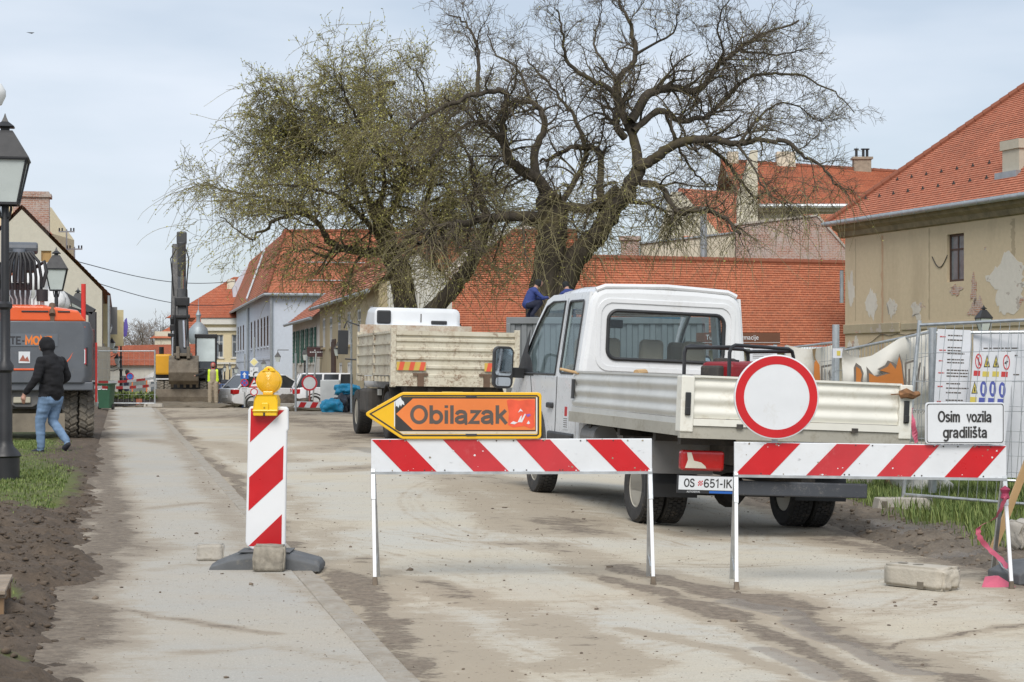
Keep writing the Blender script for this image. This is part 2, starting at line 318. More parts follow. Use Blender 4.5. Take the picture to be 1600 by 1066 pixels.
# ------------------------------------------------------------------ ground
def vnoise(x, y, seed=0):
    xi = np.floor(x).astype(np.int64); yi = np.floor(y).astype(np.int64); fx = x - xi; fy = y - yi
    fx = fx*fx*(3-2*fx); fy = fy*fy*(3-2*fy)
    def h(a, b):
        n = (a * 374761393 + b * 668265263 + seed * 1442695041) & 0xffffffff
        n = ((n ^ (n >> 13)) * 1274126177) & 0xffffffff
        return ((n ^ (n >> 16)) & 0xffff) / 65535.0
    return (h(xi, yi)*(1-fx) + h(xi+1, yi)*fx)*(1-fy) + (h(xi, yi+1)*(1-fx) + h(xi+1, yi+1)*fx)*fy
def fbm(x, y, seed=0, o=4, g=.55):
    s = 0; a = 1; t = 0
    for i in range(o): s = s + a*vnoise(x*2**i, y*2**i, seed+i); t += a; a *= g
    return s / t
def pdist(x, y, pts):
    d = np.full(x.shape, 1e9)
    for (ax, ay), (bx, by) in zip(pts[:-1], pts[1:]):
        dx, dy = bx-ax, by-ay; t = np.clip(((x-ax)*dx + (y-ay)*dy) / (dx*dx+dy*dy+1e-9), 0, 1)
        d = np.minimum(d, np.hypot(x-ax-t*dx, y-ay-t*dy))
    return d
def gp(l): return [tuple(G(*p)[:2]) for p in l]
def kerbx(y): return -.4165 - .204*(y - 8.33)
XR = ([0, 6, 12, 18, 24, 30, 37, 45, 60, 75, 110, 200], [3.9, 3.6, 3.25, 3.05, 2.6, 2.0, 1.0, -1.0, -5.0, -8.5, -15, -33])
def roadr(y): return np.interp(y, *XR)
def grid(name, ys, lo, hi, nu, zf, mt, attrs, kind='structure', upow=1.0):
    u = np.linspace(0, 1, nu)**upow; Y, U = np.meshgrid(ys, u, indexing='ij'); a, b = lo(Y), hi(Y); X = a + (b-a)*U
    A = attrs(X, Y) if attrs else {}
    Z = zf(X, Y, A); nv = len(ys)
    idx = np.arange(nv*nu).reshape(nv, nu)
    f = np.stack([idx[:-1, :-1], idx[:-1, 1:], idx[1:, 1:], idx[1:, :-1]], -1).reshape(-1, 4)
    me = npmesh(np.stack([X, Y, Z], -1).reshape(-1, 3), f)
    for k, v in A.items():
        at = me.attributes.new(k, 'FLOAT', 'POINT'); at.data.foreach_set('value', v.astype(np.float32).ravel())
    o = link(name, me, mt, smooth='full'); o['kind'] = kind; return o
ynear = np.concatenate([np.arange(6, 20, .05), np.arange(20, 30, .08), np.arange(30, 60, .25), np.arange(60, 130, 1.0), np.arange(130, 230, 8)])

TR = [  # mud on the road: photo polyline, half width m, strength
 ([(985, 882), (1080, 905), (1150, 925), (1300, 978), (1450, 1025), (1620, 1085)], .16, 1.0),
 ([(930, 888), (1040, 920), (1130, 955), (1230, 1000), (1330, 1040), (1420, 1085)], .15, .95),
 ([(1620, 972), (1500, 982), (1400, 1000)], .05, 1.0),
 ([(250, 640), (330, 720), (400, 800), (480, 870), (560, 950), (640, 1040), (690, 1100)], .17, 1.0),
 ([(430, 760), (520, 850), (590, 950), (680, 1040)], .2, .45), ([(600, 960), (690, 1010), (760, 1070)], .16, .6),
 ([(470, 705), (560, 690), (680, 705), (800, 735)], .5, .85),
 ([(520, 735), (640, 725), (760, 745), (850, 800), (900, 830)], .4, .75),
 ([(640, 700), (700, 750), (760, 800), (830, 830)], .25, .6),
 ([(790, 850), (860, 853), (930, 872), (1000, 890)], .2, .7),
 ([(700, 930), (800, 965), (900, 1005), (960, 1040)], .2, .6), ([(830, 1050), (890, 1035)], .15, .6),
 ([(590, 875), (560, 890), (700, 935)], .15, .7), ([(690, 945), (740, 942)], .07, .7),
 ([(960, 985), (1100, 1010), (1250, 1060)], .08, .6),
 ([(1300, 812), (1400, 838), (1500, 868), (1620, 912)], .34, 1.0), ([(1480, 892), (1620, 915)], .2, .8), ([(1320, 880), (1420, 872)], .1, .45),
 ([(250, 655), (400, 650), (560, 668), (620, 690)], 1.6, 1.0), ([(300, 690), (370, 700), (430, 720)], .5, .7), ([(850, 790), (1000, 812), (1250, 830)], .25, .35),
]
WET = [([(1130, 930), (1250, 968), (1350, 1005), (1480, 1050)], .11), ([(1180, 1010), (1290, 1050)], .12), ([(560, 700), (660, 715), (740, 735)], .5), ([(1400, 800), (1440, 812)], .3)]
def a_road(X, Y):
    mud = np.zeros_like(X)
    wx = X + .5*(fbm(X*1.1, Y*.7, 31)-.5); wy = Y + 1.2*(fbm(X*1.1, Y*.7, 47)-.5)
    for l, w, s in TR:
        d = pdist(wx, wy, gp(l)); mud = np.maximum(mud, s*np.exp(-(d/(w*1.35))**2))
    trk = np.zeros_like(X); rt = random.Random(12)
    for _ in range(26):        # tyre prints: pairs of narrow dusty bands swinging across the road
        x0 = rt.uniform(-3, 3); y0 = rt.uniform(7, 16); a = rt.choice((rt.uniform(-.5, -.1), rt.uniform(-.5, -.1), rt.uniform(.5, 1.3))); cv = rt.uniform(-.09, .09); pl = []; st = rt.uniform(.25, .55)
        for i in range(14): pl.append((x0, y0)); x0 += math.sin(a)*.9; y0 += math.cos(a)*.9; a += cv
        d = pdist(X + .06*(fbm(X*3, Y*3, 15)-.5), Y, pl); trk = np.maximum(trk, st*(np.exp(-((d-.1)/.035)**2) + np.exp(-(d/.03)**2)*.7)*(.35+.9*fbm(X*1.4, Y*1.1, 33)))
    mud = np.maximum(mud, trk)
    wet = np.zeros_like(X)
    for l, w in WET: wet = np.maximum(wet, np.exp(-(pdist(wx, wy, gp(l))/w)**2))
    far = sst(44, 60, Y)*.75; mud = np.maximum(mud, far)
    mud = np.maximum(mud, sst(-.55, .15, X - roadr(Y) + .6*(fbm(X*.9, Y*.5, 9)-.5)))
    mud = mud*(.55 + .8*fbm(X*2.2, Y*1.3, 3)) + .22*(fbm(X*.8, Y*.45, 77) > .56)*fbm(X*3, Y*2, 5)
    return {'mud': np.clip(mud, 0, 1.2), 'wet': wet}
def m_road():
    t = NT('dusty_concrete_road'); P3 = t.n('ShaderNodeNewGeometry').outputs['Position']; V = t.n('ShaderNodeMapping', {'Vector': P3, 'Scale': (.55, 1, 1)}).outputs[0]
    c = t.mix(t.ramp(t.noise(.55, 6, .6, V), .38, .62), (.51, .49, .43), (.54, .478, .365))
    c = t.mix(t.ramp(t.noise(2.6, 6, .65, V), .45, .75, 0, .6), c, (.57, .52, .42))
    c = t.mix(t.ramp(t.noise(85, 4, .8, P3), .42, .68, 0, .5), c, (.27, .25, .21)); c = t.mix(t.ramp(t.noise(140, 2, .6, P3), .6, .7, 0, .5), c, (.66, .62, .54))
    fine = t.math('ADD', t.math('MULTIPLY', t.noise(6, 9, .75, V), .62), t.math('MULTIPLY', t.noise(38, 5, .8, V), .38)); md = t.math('ADD', t.attr('mud'), t.math('MULTIPLY', t.math('SUBTRACT', fine, .5), 2.3))
    k1 = t.ramp(md, .34, .46); k2 = t.ramp(md, .8, .95)
    k0 = t.ramp(md, .12, .34); c = t.mix(t.math('MULTIPLY', k0, .6), c, (.42, .355, .265)); c = t.mix(t.math('MULTIPLY', k1, .68), c, (.335, .275, .2)); c = t.mix(k2, c, t.mix(t.ramp(t.noise(18, 7, .75, P3), .35, .65), (.14, .11, .08), (.27, .22, .165)))
    sp = t.ramp(t.noise(34, 2, .4, P3), .7, .73); c = t.mix(t.math('MULTIPLY', sp, .75), c, (.11, .09, .07))
    w = t.ramp(t.math('ADD', t.attr('wet'), t.math('MULTIPLY', t.math('SUBTRACT', fine, .5), .9)), .45, .65); c = t.mix(t.math('MULTIPLY', w, .55), c, (.19, .16, .125))
    h = t.math('ADD', t.math('MULTIPLY', t.noise(28, 6, .7, P3), .35), t.math('MULTIPLY', k2, t.noise(11, 6, .7, P3)))
    t.bump(h, .55, .03); return t.out(c, t.math('SUBTRACT', .92, t.math('MULTIPLY', w, .45)))
road = grid('road', ynear, lambda y: kerbx(y), lambda y: roadr(y) + .25, 250, lambda X, Y, A: hz(X, Y) + .022*np.clip(A['mud']-.45, 0, 1)*fbm(X*9, Y*7, 4) - .02*sst(-.1, .3, X-roadr(Y)), m_road(), a_road)

SWL = [([(60, 1090), (100, 1000), (140, 905), (165, 840), (165, 790), (165, 740), (160, 700), (158, 660)], .2, 1.1), ([(0, 880), (100, 950), (160, 958), (280, 980), (420, 1000)], .05, .75), ([(170, 850), (215, 862), (180, 880)], .25, .8),
       ([(240, 690), (300, 700), (330, 705)], .3, .5), ([(230, 800), (310, 790), (400, 800)], .12, .5), ([(400, 870), (350, 800), (300, 725), (245, 645)], .16, .5), ([(200, 900), (300, 890)], .1, .35), ([(250, 1030), (420, 1020), (560, 1050)], .08, .35), ([(420, 905), (520, 960), (600, 1040)], .07, .4)]
def a_walk(X, Y):
    mud = np.zeros_like(X); wx = X + .35*(fbm(X*1.3, Y*.8, 51)-.5); wy = Y + .35*(fbm(X*1.3, Y*.8, 52)-.5)
    for l, w, s in SWL: mud = np.maximum(mud, s*np.exp(-(pdist(wx, wy, gp(l))/(w*1.3))**2))
    edge = sst(.4, -.05, X - (kerbx(Y)-1.72) - .5*(fbm(Y*.8, X*.5, 19)-.4)); mud = np.maximum(mud, edge*1.15)
    return {'mud': np.clip(mud*(.65+.6*fbm(X*3, Y*2, 8)) + .12*fbm(X*.9, Y*.5, 71), 0, 1.2)}
def m_walk():
    t = NT('pavement_asphalt_grey'); P3 = t.n('ShaderNodeNewGeometry').outputs['Position']; V = t.n('ShaderNodeMapping', {'Vector': P3, 'Scale': (.6, 1, 1)}).outputs[0]
    c = t.mix(t.ramp(t.noise(.7, 6, .6, V), .35, .65), (.425, .41, .37), (.46, .415, .34)); c = t.mix(t.ramp(t.noise(95, 4, .8, P3), .42, .68, 0, .5), c, (.25, .24, .215))
    c = t.mix(t.ramp(t.noise(2.2, 6, .7, V), .52, .75, 0, .5), c, (.42, .36, .28))
    c = t.mix(t.math('MULTIPLY', t.ramp(t.noise(90, 2, .5, P3), .64, .7), .45), c, (.6, .58, .54))
    fine = t.math('ADD', t.math('MULTIPLY', t.noise(5, 9, .75, V), .6), t.math('MULTIPLY', t.noise(42, 5, .8, V), .4)); md = t.math('ADD', t.attr('mud'), t.math('MULTIPLY', t.math('SUBTRACT', fine, .5), 2.1))
    k1 = t.ramp(md, .32, .55); k2 = t.ramp(md, .7, .95); k0 = t.ramp(md, .14, .36); c = t.mix(t.math('MULTIPLY', k0, .55), c, (.36, .305, .23)); c = t.mix(t.math('MULTIPLY', k1, .75), c, (.3, .25, .19)); c = t.mix(k2, c, t.mix(t.ramp(t.noise(18, 7, .75, P3), .35, .65), (.115, .09, .066), (.24, .195, .145)))
    sp = t.ramp(t.noise(30, 2, .4, P3), .705, .735); c = t.mix(t.math('MULTIPLY', sp, .7), c, (.1, .08, .06))
    cr = t.n('ShaderNodeTexVoronoi', {'Vector': t.n('ShaderNodeMapping', {'Vector': P3, 'Scale': (.5, .33, 1)}).outputs[0], 'Scale': 1.0}, feature='DISTANCE_TO_EDGE').outputs['Distance']
    t.bump(t.math('ADD', t.math('MULTIPLY', t.noise(60, 5, .7, P3), .4), t.math('MULTIPLY', k2, t.noise(13, 6, .7, P3))), .5, .02); return t.out(c, .9)
grid('sidewalk', ynear, lambda y: kerbx(y) - 1.68, lambda y: kerbx(y) - .15, 60, lambda X, Y, A: .03 + dip(Y) + .02*np.clip(A['mud']-.6, 0, 1)*fbm(X*9, Y*8, 2), m_walk(), a_walk)

# kerb of single stones
KST = mat('kerb_stone', (.36, .33, .28), .9, var=.2, vs=4, dirt=.85, dc=(.27, .22, .16), ds=3, bump=.5, bs=40)
kerb = tag(bpy.data.objects.new('kerb', None), kind='structure'); COL.objects.link(kerb)
kb = MB().box(-.148, -.002, 0, .985, -.1, .037); k0 = kb.build('kerb_stone', KST, kerb, bevel=.012); kang = math.atan(.204); s = 0.0; first = True
while 6.5 + s < 69:
    o = k0 if first else k0.copy()
    if not first: COL.objects.link(o)
    first = False; y = 6.5 + s; o.location = (kerbx(y), y, random.uniform(-.012, .004)); o.rotation_euler = (random.uniform(-.006, .006), random.uniform(-.02, .02), kang + random.uniform(-.006, .006)); s += .98

# verges
MUDL = [((0, 870), (200, 830), 1)]
def grassL(X, Y):
    px = 800 + F*X/Y; py = HOR + F*EYE/Y
    g = np.exp(-((px-40)/80)**2 - ((py-762)/34)**2)*1.5 + np.exp(-((px-30)/60)**2 - ((py-692)/22)**2)*1.2 + 1.0*np.exp(-((px+5)/45)**2-((py-945)/14)**2) + .7*np.exp(-((px-75)/25)**2-((py-800)/8)**2) + .8*np.exp(-((px-10)/40)**2-((py-1045)/20)**2)
    return np.clip(np.maximum(g, sst(33, 38, Y)*sst(-1.8, -3.0, X-kerbx(Y))), 0, 1)
def a_vl(X, Y): 
    g = np.clip(grassL(X, Y)*(.5 + fbm(X*2.5, Y*2.5, 91)) , 0, 1); return {'grass': g, 'wet': 0*X}
def z_vl(X, Y, A):
    e = sst(-1.25, -2.0, X-kerbx(Y) + .7*(fbm(X*1.1, Y*.9, 24, 4)-.5) + .25*(fbm(X*6, Y*5, 25, 3)-.5)); rel = (np.abs(fbm(X*4, Y*3.2, 21, 5)-.5)*.34 + .10*fbm(X*14, Y*12, 22, 3))*(1-.75*A['grass'])
    return -.035 + e*(.07 + .8*rel*(1-sst(26, 40, Y)*.7)) + dip(Y)
def m_verge(name, tone=(.1, .073, .05)):
    t = NT(name); P3 = t.n('ShaderNodeNewGeometry').outputs['Position']
    c = t.mix(t.ramp(t.noise(3, 8, .75, P3), .35, .7), sc3(tone, .62), sc3(tone, 1.5)); c = t.mix(t.ramp(t.noise(26, 5, .7, P3), .5, .75, 0, .6), c, sc3(tone, 1.9))
    g = t.ramp(t.math('ADD', t.attr('grass'), t.math('MULTIPLY', t.math('SUBTRACT', t.noise(9, 6, .7, P3), .5), .7)), .35, .6)
    gc = t.mix(t.noise(14, 4, .6, P3), (.075, .105, .022), (.15, .16, .05)); c = t.mix(t.math('MULTIPLY', g, .9), c, gc)
    w = t.ramp(t.math('ADD', t.attr('wet'), t.math('MULTIPLY', t.math('SUBTRACT', t.noise(6, 5, .6, P3), .5), .6)), .4, .7)
    t.bump(t.noise(45, 6, .7, P3), .7, .03); return t.out(c, t.math('SUBTRACT', .92, t.math('MULTIPLY', w, .55)))
grid('left_verge', np.concatenate([np.arange(6, 22, .07), np.arange(22, 34, .15), np.arange(34, 140, 1.5), [300]]), lambda y: kerbx(y) - 1.2, lambda y: kerbx(y) - 60, 190, z_vl, m_verge('mud_verge'), a_vl, upow=2.2)
def grassR(X, Y):
    e = X - roadr(Y); return np.clip(sst(.75, 1.35, e + .7*(fbm(X*1.2, Y*.9, 61)-.5)) * sst(13, 14.5, Y + .9*fbm(X*2, Y, 5) + sst(4.2, 5.5, X)*3), 0, 1)
def a_vr(X, Y):
    w = np.zeros_like(X)
    for l, ww in (([(1395, 795), (1440, 812)], .35), ([(1480, 850), (1600, 860)], .25)): w = np.maximum(w, np.exp(-(pdist(X, Y, gp(l))/ww)**2))
    return {'grass': grassR(X, Y), 'wet': w}
def z_vr(X, Y, A):
    e = X - roadr(Y); rise = sst(-.15, .5, e); near = 1 - sst(24, 40, Y)
    rel = (np.abs(fbm(X*3.2, Y*2.4, 121, 5)-.5)*.26 + .08*fbm(X*12, Y*10, 122, 3))*(1-.7*A['grass'])*(1-.6*A['wet'])
    return hz(X, Y) - .05 + rise*(.05 + rel*near + .03*A['grass'])
grid('right_verge', np.concatenate([np.arange(10, 27, .08), np.arange(27, 140, 1.5), [300]]), lambda y: roadr(y) - .1, lambda y: roadr(y) + 60, 190, z_vr, m_verge('mud_verge_right', (.15, .122, .092)), a_vr, upow=2.4)
gnd = mat('far_ground', (.2, .19, .14), .95, var=.25, vs=.05)
o = MB().poly([(-2500, -60, -1.35), (2500, -60, -1.35), (2500, 4500, -1.35), (-2500, 4500, -1.35)]).build('ground', gnd); o['kind'] = 'structure'

def vl_z(x, y):
    X = np.array([float(x)]); Y = np.array([float(y)]); return float(z_vl(X, Y, a_vl(X, Y))[0])
def vr_z(x, y):
    X = np.array([float(x)]); Y = np.array([float(y)]); return float(z_vr(X, Y, a_vr(X, Y))[0])

# grass blades and clods (uncountable)
def blades(name, pts, zs, hmin, hmax, mt, label, wid=.006):
    n = len(pts); ang = RNG.uniform(0, 2*PI, n); h = RNG.uniform(hmin, hmax, n); lean = RNG.uniform(.1, .7, n)*h; w = wid*RNG.uniform(.7, 1.5, n)
    dx, dy = np.cos(ang), np.sin(ang); b = np.column_stack([pts, zs]); pr = np.column_stack([-dy, dx, 0*dx])*w[:, None]; le = np.column_stack([dx, dy, 0*dx])
    mid = b + le*(lean*.35)[:, None] + np.column_stack([0*h, 0*h, h*.6]); tip = b + le*lean[:, None] + np.column_stack([0*h, 0*h, h])
    v = np.stack([b-pr, b+pr, mid+pr*.8, mid-pr*.8, tip], 1).reshape(-1, 3); i = np.arange(n)*5
    f = np.concatenate([np.stack([i, i+1, i+2], -1), np.stack([i, i+2, i+3], -1), np.stack([i+3, i+2, i+4], -1)])
    return tag(link(name, npmesh(v, f), mt), label, 'grass', kind='stuff')
GRS = NT('grass_blades'); gi = GRS.n('ShaderNodeNewGeometry').outputs['Random Per Island']
GRSM = GRS.out(GRS.mix(gi, (.06, .11, .018), (.21, .25, .07)), .7)
def scatter(n, x0, x1, y0, y1, dens):
    x = RNG.uniform(x0, x1, n); y = RNG.uniform(y0, y1, n); k = RNG.uniform(0, 1, n) < dens(x, y); return x[k], y[k]
x, y = scatter(420000, -12, -1.9, 8, 36, lambda x, y: a_vl(x, y)['grass']**2 * np.clip(.15 + 2.2*(fbm(x*3.2, y*2.6, 93)-.36), 0, 1) * (x < kerbx(y)-1.9) * (y > 8))
blades('grass', np.column_stack([x, y]), z_vl(x, y, a_vl(x, y)) - .005, .015, .05, GRSM, 'short green grass patches along the muddy left verge', .005)
x, y = scatter(170000, 3.2, 9, 13, 30, lambda x, y: a_vr(x, y)['grass'] * np.clip(.25 + 1.2*(fbm(x*1.6, y*1.2, 66)-.35), 0, 1))
blades('grass', np.column_stack([x, y]), z_vr(x, y, a_vr(x, y)) - .01, .04, .2, GRSM, 'tall rough green grass growing along the wire fence', .005)
def clods(name, P_, rs, mt, label, cat, lo=False):
    bm = bmesh.new(); bmesh.ops.create_icosphere(bm, subdivisions=1, radius=1) if not lo else bmesh.ops.create_cone(bm, segments=4, radius1=1, radius2=.3, depth=1.2)
    if lo: bmesh.ops.triangulate(bm, faces=bm.faces)
    bm.verts.ensure_lookup_table(); bv = np.array([v.co[:] for v in bm.verts]); bf = np.array([[v.index for v in f.verts] for f in bm.faces]); bm.free()
    n = len(P_); nv = len(bv); j = RNG.uniform(.55, 1.3, (n, nv, 1)); sq = np.stack([RNG.uniform(.8, 1.5, n), RNG.uniform(.8, 1.5, n), RNG.uniform(.45, .9, n)], -1)
    v = bv[None]*j*sq[:, None]*rs[:, None, None] + P_[:, None]; f = bf[None] + (np.arange(n)*nv)[:, None, None]
    return tag(link(name, npmesh(v.reshape(-1, 3), f.reshape(-1, 3)), mt), label, cat, kind='stuff')
CLOD = mat('mud_clod', (.155, .122, .09), .95, var=.4, vs=9)
x, y = scatter(26000, -4.5, 4.5, 8.2, 30, lambda x, y: (x > kerbx(y)+.03) * (x < roadr(y)) * (.05 + .4*np.clip(a_road(x, y)['mud'], 0, 1)**2))
r = np.clip(RNG.lognormal(-5.6, .55, len(x)), .002, .022); clods('mud_clods', np.column_stack([x, y, hz(x, y) + r*.3]), r, CLOD, 'small mud clods and grit scattered over the concrete road', 'clods')
x, y = scatter(70000, -4.2, 4.2, 8.2, 22, lambda x, y: (x > kerbx(y)-1.6) * (x < roadr(y)+.2) * (.12 + .5*np.clip(a_road(x, y)['mud'], 0, 1)))
r = np.clip(RNG.lognormal(-6.0, .4, len(x)), .0015, .006); clods('grit', np.column_stack([x, y, hz(x, y) + .034*(x < kerbx(y)) + r*.3]), r, mat('grit_mixed', (.26, .22, .17), .95, var=.6, vs=30), 'fine grit and crumbs scattered over road and pavement', 'grit', True)
x, y = scatter(9000, -8, -1, 8.2, 30, lambda x, y: (x < kerbx(y)-.2) * (x > kerbx(y)-1.85) * (.03 + .3*np.clip(a_walk(x, y)['mud'], 0, 1)**2))
r = np.clip(RNG.lognormal(-5.3, .55, len(x)), .002, .024); clods('mud_clods', np.column_stack([x, y, .03 + r*.3 + 0*x]), r, CLOD, 'small mud clods scattered over the grey pavement', 'clods')
x, y = scatter(9000, 2.6, 6.5, 11.5, 24, lambda x, y: (x > roadr(y)-.1) * (1-grassR(x, y)) * .45)
r = np.clip(RNG.lognormal(-4.5, .55, len(x)), .005, .045); clods('mud_lumps', np.column_stack([x, y, z_vr(x, y, a_vr(x, y)) + r*.1]), r, CLOD, 'churned mud lumps along the right edge of the road', 'mud')
x, y = scatter(30000, -9, -2, 8, 26, lambda x, y: (x < kerbx(y)-1.55) * (x > kerbx(y)-4.5) * (1-grassL(x, y)) * (.35+.5*(x > kerbx(y)-3.2)*(y < 20)))
r = np.clip(RNG.lognormal(-4.7, .6, len(x)), .004, .026); clods('mud_lumps', np.column_stack([x, y, z_vl(x, y, a_vl(x, y)) + r*.1]), r, mat('dark_clod', (.09, .066, .046), .95, var=.5, vs=9), 'churned dark mud lumps along the left edge of the pavement', 'mud')
# ------------------------------------------------------------------ buildings
def courses(mb, bl, br, tr, tl, row=.17, lip=.028):
    bl, br, tr, tl = map(Vector, (bl, br, tr, tl)); ln = ((tl+tr)/2 - (bl+br)/2).length; n = max(1, round(ln/row))
    ud = (br-bl).normalized() if (br-bl).length > .01 else (tr-tl).normalized()
    nm = ud.cross((tl+tr)/2 - (bl+br)/2).normalized()
    if nm.z < 0: nm = -nm
    for k in range(n):
        a, b = k/n, (k+1)/n; l0, r0, l1, r1 = bl.lerp(tl, a), br.lerp(tr, a), bl.lerp(tl, b), br.lerp(tr, b)
        U = lambda p: (p-bl).dot(ud); v0, v1 = k*row, (k+1)*row
        mb.poly([l0+nm*lip, r0+nm*lip, r1+nm*.004, l1+nm*.004], [(U(l0), v0), (U(r0), v0), (U(r1), v1), (U(l1), v1)])
        mb.poly([l0-nm*.005, r0-nm*.005, r0+nm*lip, l0+nm*lip], [(U(l0), v0), (U(r0), v0), (U(r0), v0), (U(l0), v0)])
    return mb
def ridge_caps(pts, r=.13, step=.4, mt=None, parent=None, name='ridge_tiles'):
    b = MB(); 
    for p, q in zip(pts[:-1], pts[1:]):
        p, q = Vector(p), Vector(q); n = max(1, int((q-p).length/step))
        for i in range(n): b.tube([p.lerp(q, i/n), p.lerp(q, (i+1.08)/n)], [r*1.1, r*.92], 8)
    o = b.build(name, mt, parent, smooth=True); o['kind'] = 'stuff'; return o
def fbox(b, fn, u0, u1, v0, v1, t0, t1):
    vs = [fn(*p) for p in ((u0,v0,t0),(u1,v0,t0),(u1,v0,t1),(u0,v0,t1),(u0,v1,t0),(u1,v1,t0),(u1,v1,t1),(u0,v1,t1))]
    return b.add(vs, [(0,3,2,1),(4,5,6,7),(0,1,5,4),(1,2,6,5),(2,3,7,6),(3,0,4,7)])
def window(parent, fn, u0, u1, v0, v1, fm, gm=None, d=.12, fw=.07, mull=1, bars=1, sill=None, name='window'):
    b = MB(); t0, t1 = d, d+.06
    fbox(b, fn, u0, u0+fw, v0, v1, t0, t1); fbox(b, fn, u1-fw, u1, v0, v1, t0, t1); fbox(b, fn, u0+fw, u1-fw, v0, v0+fw, t0, t1); fbox(b, fn, u0+fw, u1-fw, v1-fw, v1, t0, t1)
    for i in range(mull): c = u0 + (u1-u0)*(i+1)/(mull+1); fbox(b, fn, c-fw*.4, c+fw*.4, v0+fw, v1-fw, t0+.005, t1-.005)
    for i in range(bars): c = v0 + (v1-v0)*(.68 if bars == 1 else (i+1)/(bars+1)); fbox(b, fn, u0+fw, u1-fw, c-fw*.35, c+fw*.35, t0+.008, t1-.008)
    w = b.build(name, fm, parent)
    g = MB(); fbox(g, fn, u0+fw*.5, u1-fw*.5, v0+fw*.5, v1-fw*.5, d+.035, d+.045); g.build('pane', gm or DGLASS, w)
    if sill: s = MB(); fbox(s, fn, u0-.08, u1+.08, v0-.09, v0-.005, -.09, d); s.build('sill', sill, w)
    return w
def rect(u0, u1, v0, v1): return [(u0, v0), (u1, v0), (u1, v1), (u0, v1)]
def wall_with(parent, fn, outer, wins, mt, thick=.3, name='wall'):
    return MB().holes(outer, [rect(*w[:4]) for w in wins], fn, thick).build(name, mt, parent)

SA = math.atan(.204)            # the street runs off to the left at this angle
BLUE = m_plaster('pale_blue_plaster', (.56, .605, .68), (.36, .39, .45), .3)
CREAM = m_plaster('cream_plaster', (.62, .57, .45), (.42, .38, .3), .4)
OCHRE = m_plaster('ochre_plaster', (.46, .38, .24), (.28, .24, .18), .55)
WHITEP = m_plaster('white_plaster', (.66, .64, .58), (.42, .4, .36), .5)
YELP = m_plaster('yellow_plaster', (.66, .56, .36), (.55, .45, .28), .25)
BEIGE = m_plaster('old_beige_plaster', (.58, .475, .325), (.36, .285, .19), .7, peel=.66)
GABLE = m_plaster('old_gable_plaster', (.56, .53, .44), (.34, .32, .27), .55, peel=.74)
BRICKW = m_brick('old_brick_wall', (.34, .17, .12), (.44, .27, .2), (.46, .42, .38))
GUT = m('gutter_zinc', (.36, .39, .41), .45, metal=.5, var=.15)
FRW = m('white_frame', (.62, .62, .6), .6); FRB = m('brown_frame', (.07, .04, .03), .6); GRN = m('green_shutter', (.05, .13, .1), .6, var=.2)
DSTONE = m('stained_cornice', (.25, .21, .14), .9, var=.25, vs=2, dirt=.5, dc=(.09, .075, .055), ds=1.5)

def street_house(name, label, x, y, length, depth, eave, ridge, wallm, roofm, ups, downs, fm, hip_near=0.0, gable=True, over=.35, ridgex=None, roofq=False, gm=None):
    h = thing(name, label, 'house', (x, y, 0), SA)
    fn = lambda u, v, t: (t, u, v)          # facade on the street side (faces -x), u along the street
    wins = ups + downs
    wall_with(h, fn, rect(0, length, -1.6, eave), wins, wallm)
    for w in wins: window(h, fn, *w[:4], fm, w[4] if len(w) > 4 else DGLASS, d=.015, fw=.09, sill=wallm)
    rx = ridgex or depth/2; rs = rx
    b = MB()
    if gable and not hip_near: b.poly([(.3, 0, -1.6), (depth, 0, -1.6), (depth, 0, eave), (rx, 0, ridge-.15), (.3, 0, eave)])
    else: b.poly([(.3, 0, -1.6), (depth, 0, -1.6), (depth, 0, eave), (.3, 0, eave)])
    b.poly([(depth, 0, -1.6), (depth, length, -1.6), (depth, length, eave), (depth, 0, eave)]); b.poly([(.3, length, -1.6), (depth, length, -1.6), (depth, length, eave), (rx, length, ridge-.15), (.3, length, eave)])
    b.build('wall', gm or wallm, h)
    if roofq: return h
    rb = MB(); dz = over*(ridge-eave)/rx
    courses(rb, (-over, -over if hip_near else -.15, eave-dz), (-over, length+.15, eave-dz), (rx, length+.15, ridge), (rx, hip_near - .15, ridge), .2)
    courses(rb, (depth+over, length+.15, eave-dz), (depth+over, -over if hip_near else -.15, eave-dz), (rx, hip_near-.15, ridge), (rx, length+.15, ridge), .2)
    if hip_near: courses(rb, (-over, -over, eave-dz), (depth+over, -over, eave-dz), (rx, hip_near-.15, ridge), (rx, hip_near-.15, ridge), .2)
    rf = rb.build('roof', roofm, h, recalc=False)
    ridge_caps([(rx, hip_near-.15, ridge+.03), (rx, length+.15, ridge+.03)], mt=roofm, parent=rf)
    if hip_near: ridge_caps([(-over, -over, eave-dz+.04), (rx, hip_near-.15, ridge+.03), (depth+over, -over, eave-dz+.04)], mt=roofm, parent=rf)
    g = MB().tube([(-over-.06, -.2, eave-dz-.02), (-over-.06, length+.2, eave-dz-.02)], .08, 8)
    if hip_near: g.tube([(-over-.06, -over-.06, eave-dz-.02), (depth+over, -over-.06, eave-dz-.02)], .08, 8)
    g.build('gutter', GUT, rf, smooth=True)
    return h
def tz(px, x0, y0):         # photo column -> distance along a street facade that starts at (x0,y0)
    k = (px-800)/F; return (x0 - k*y0) / (k*math.cos(SA) + math.sin(SA))
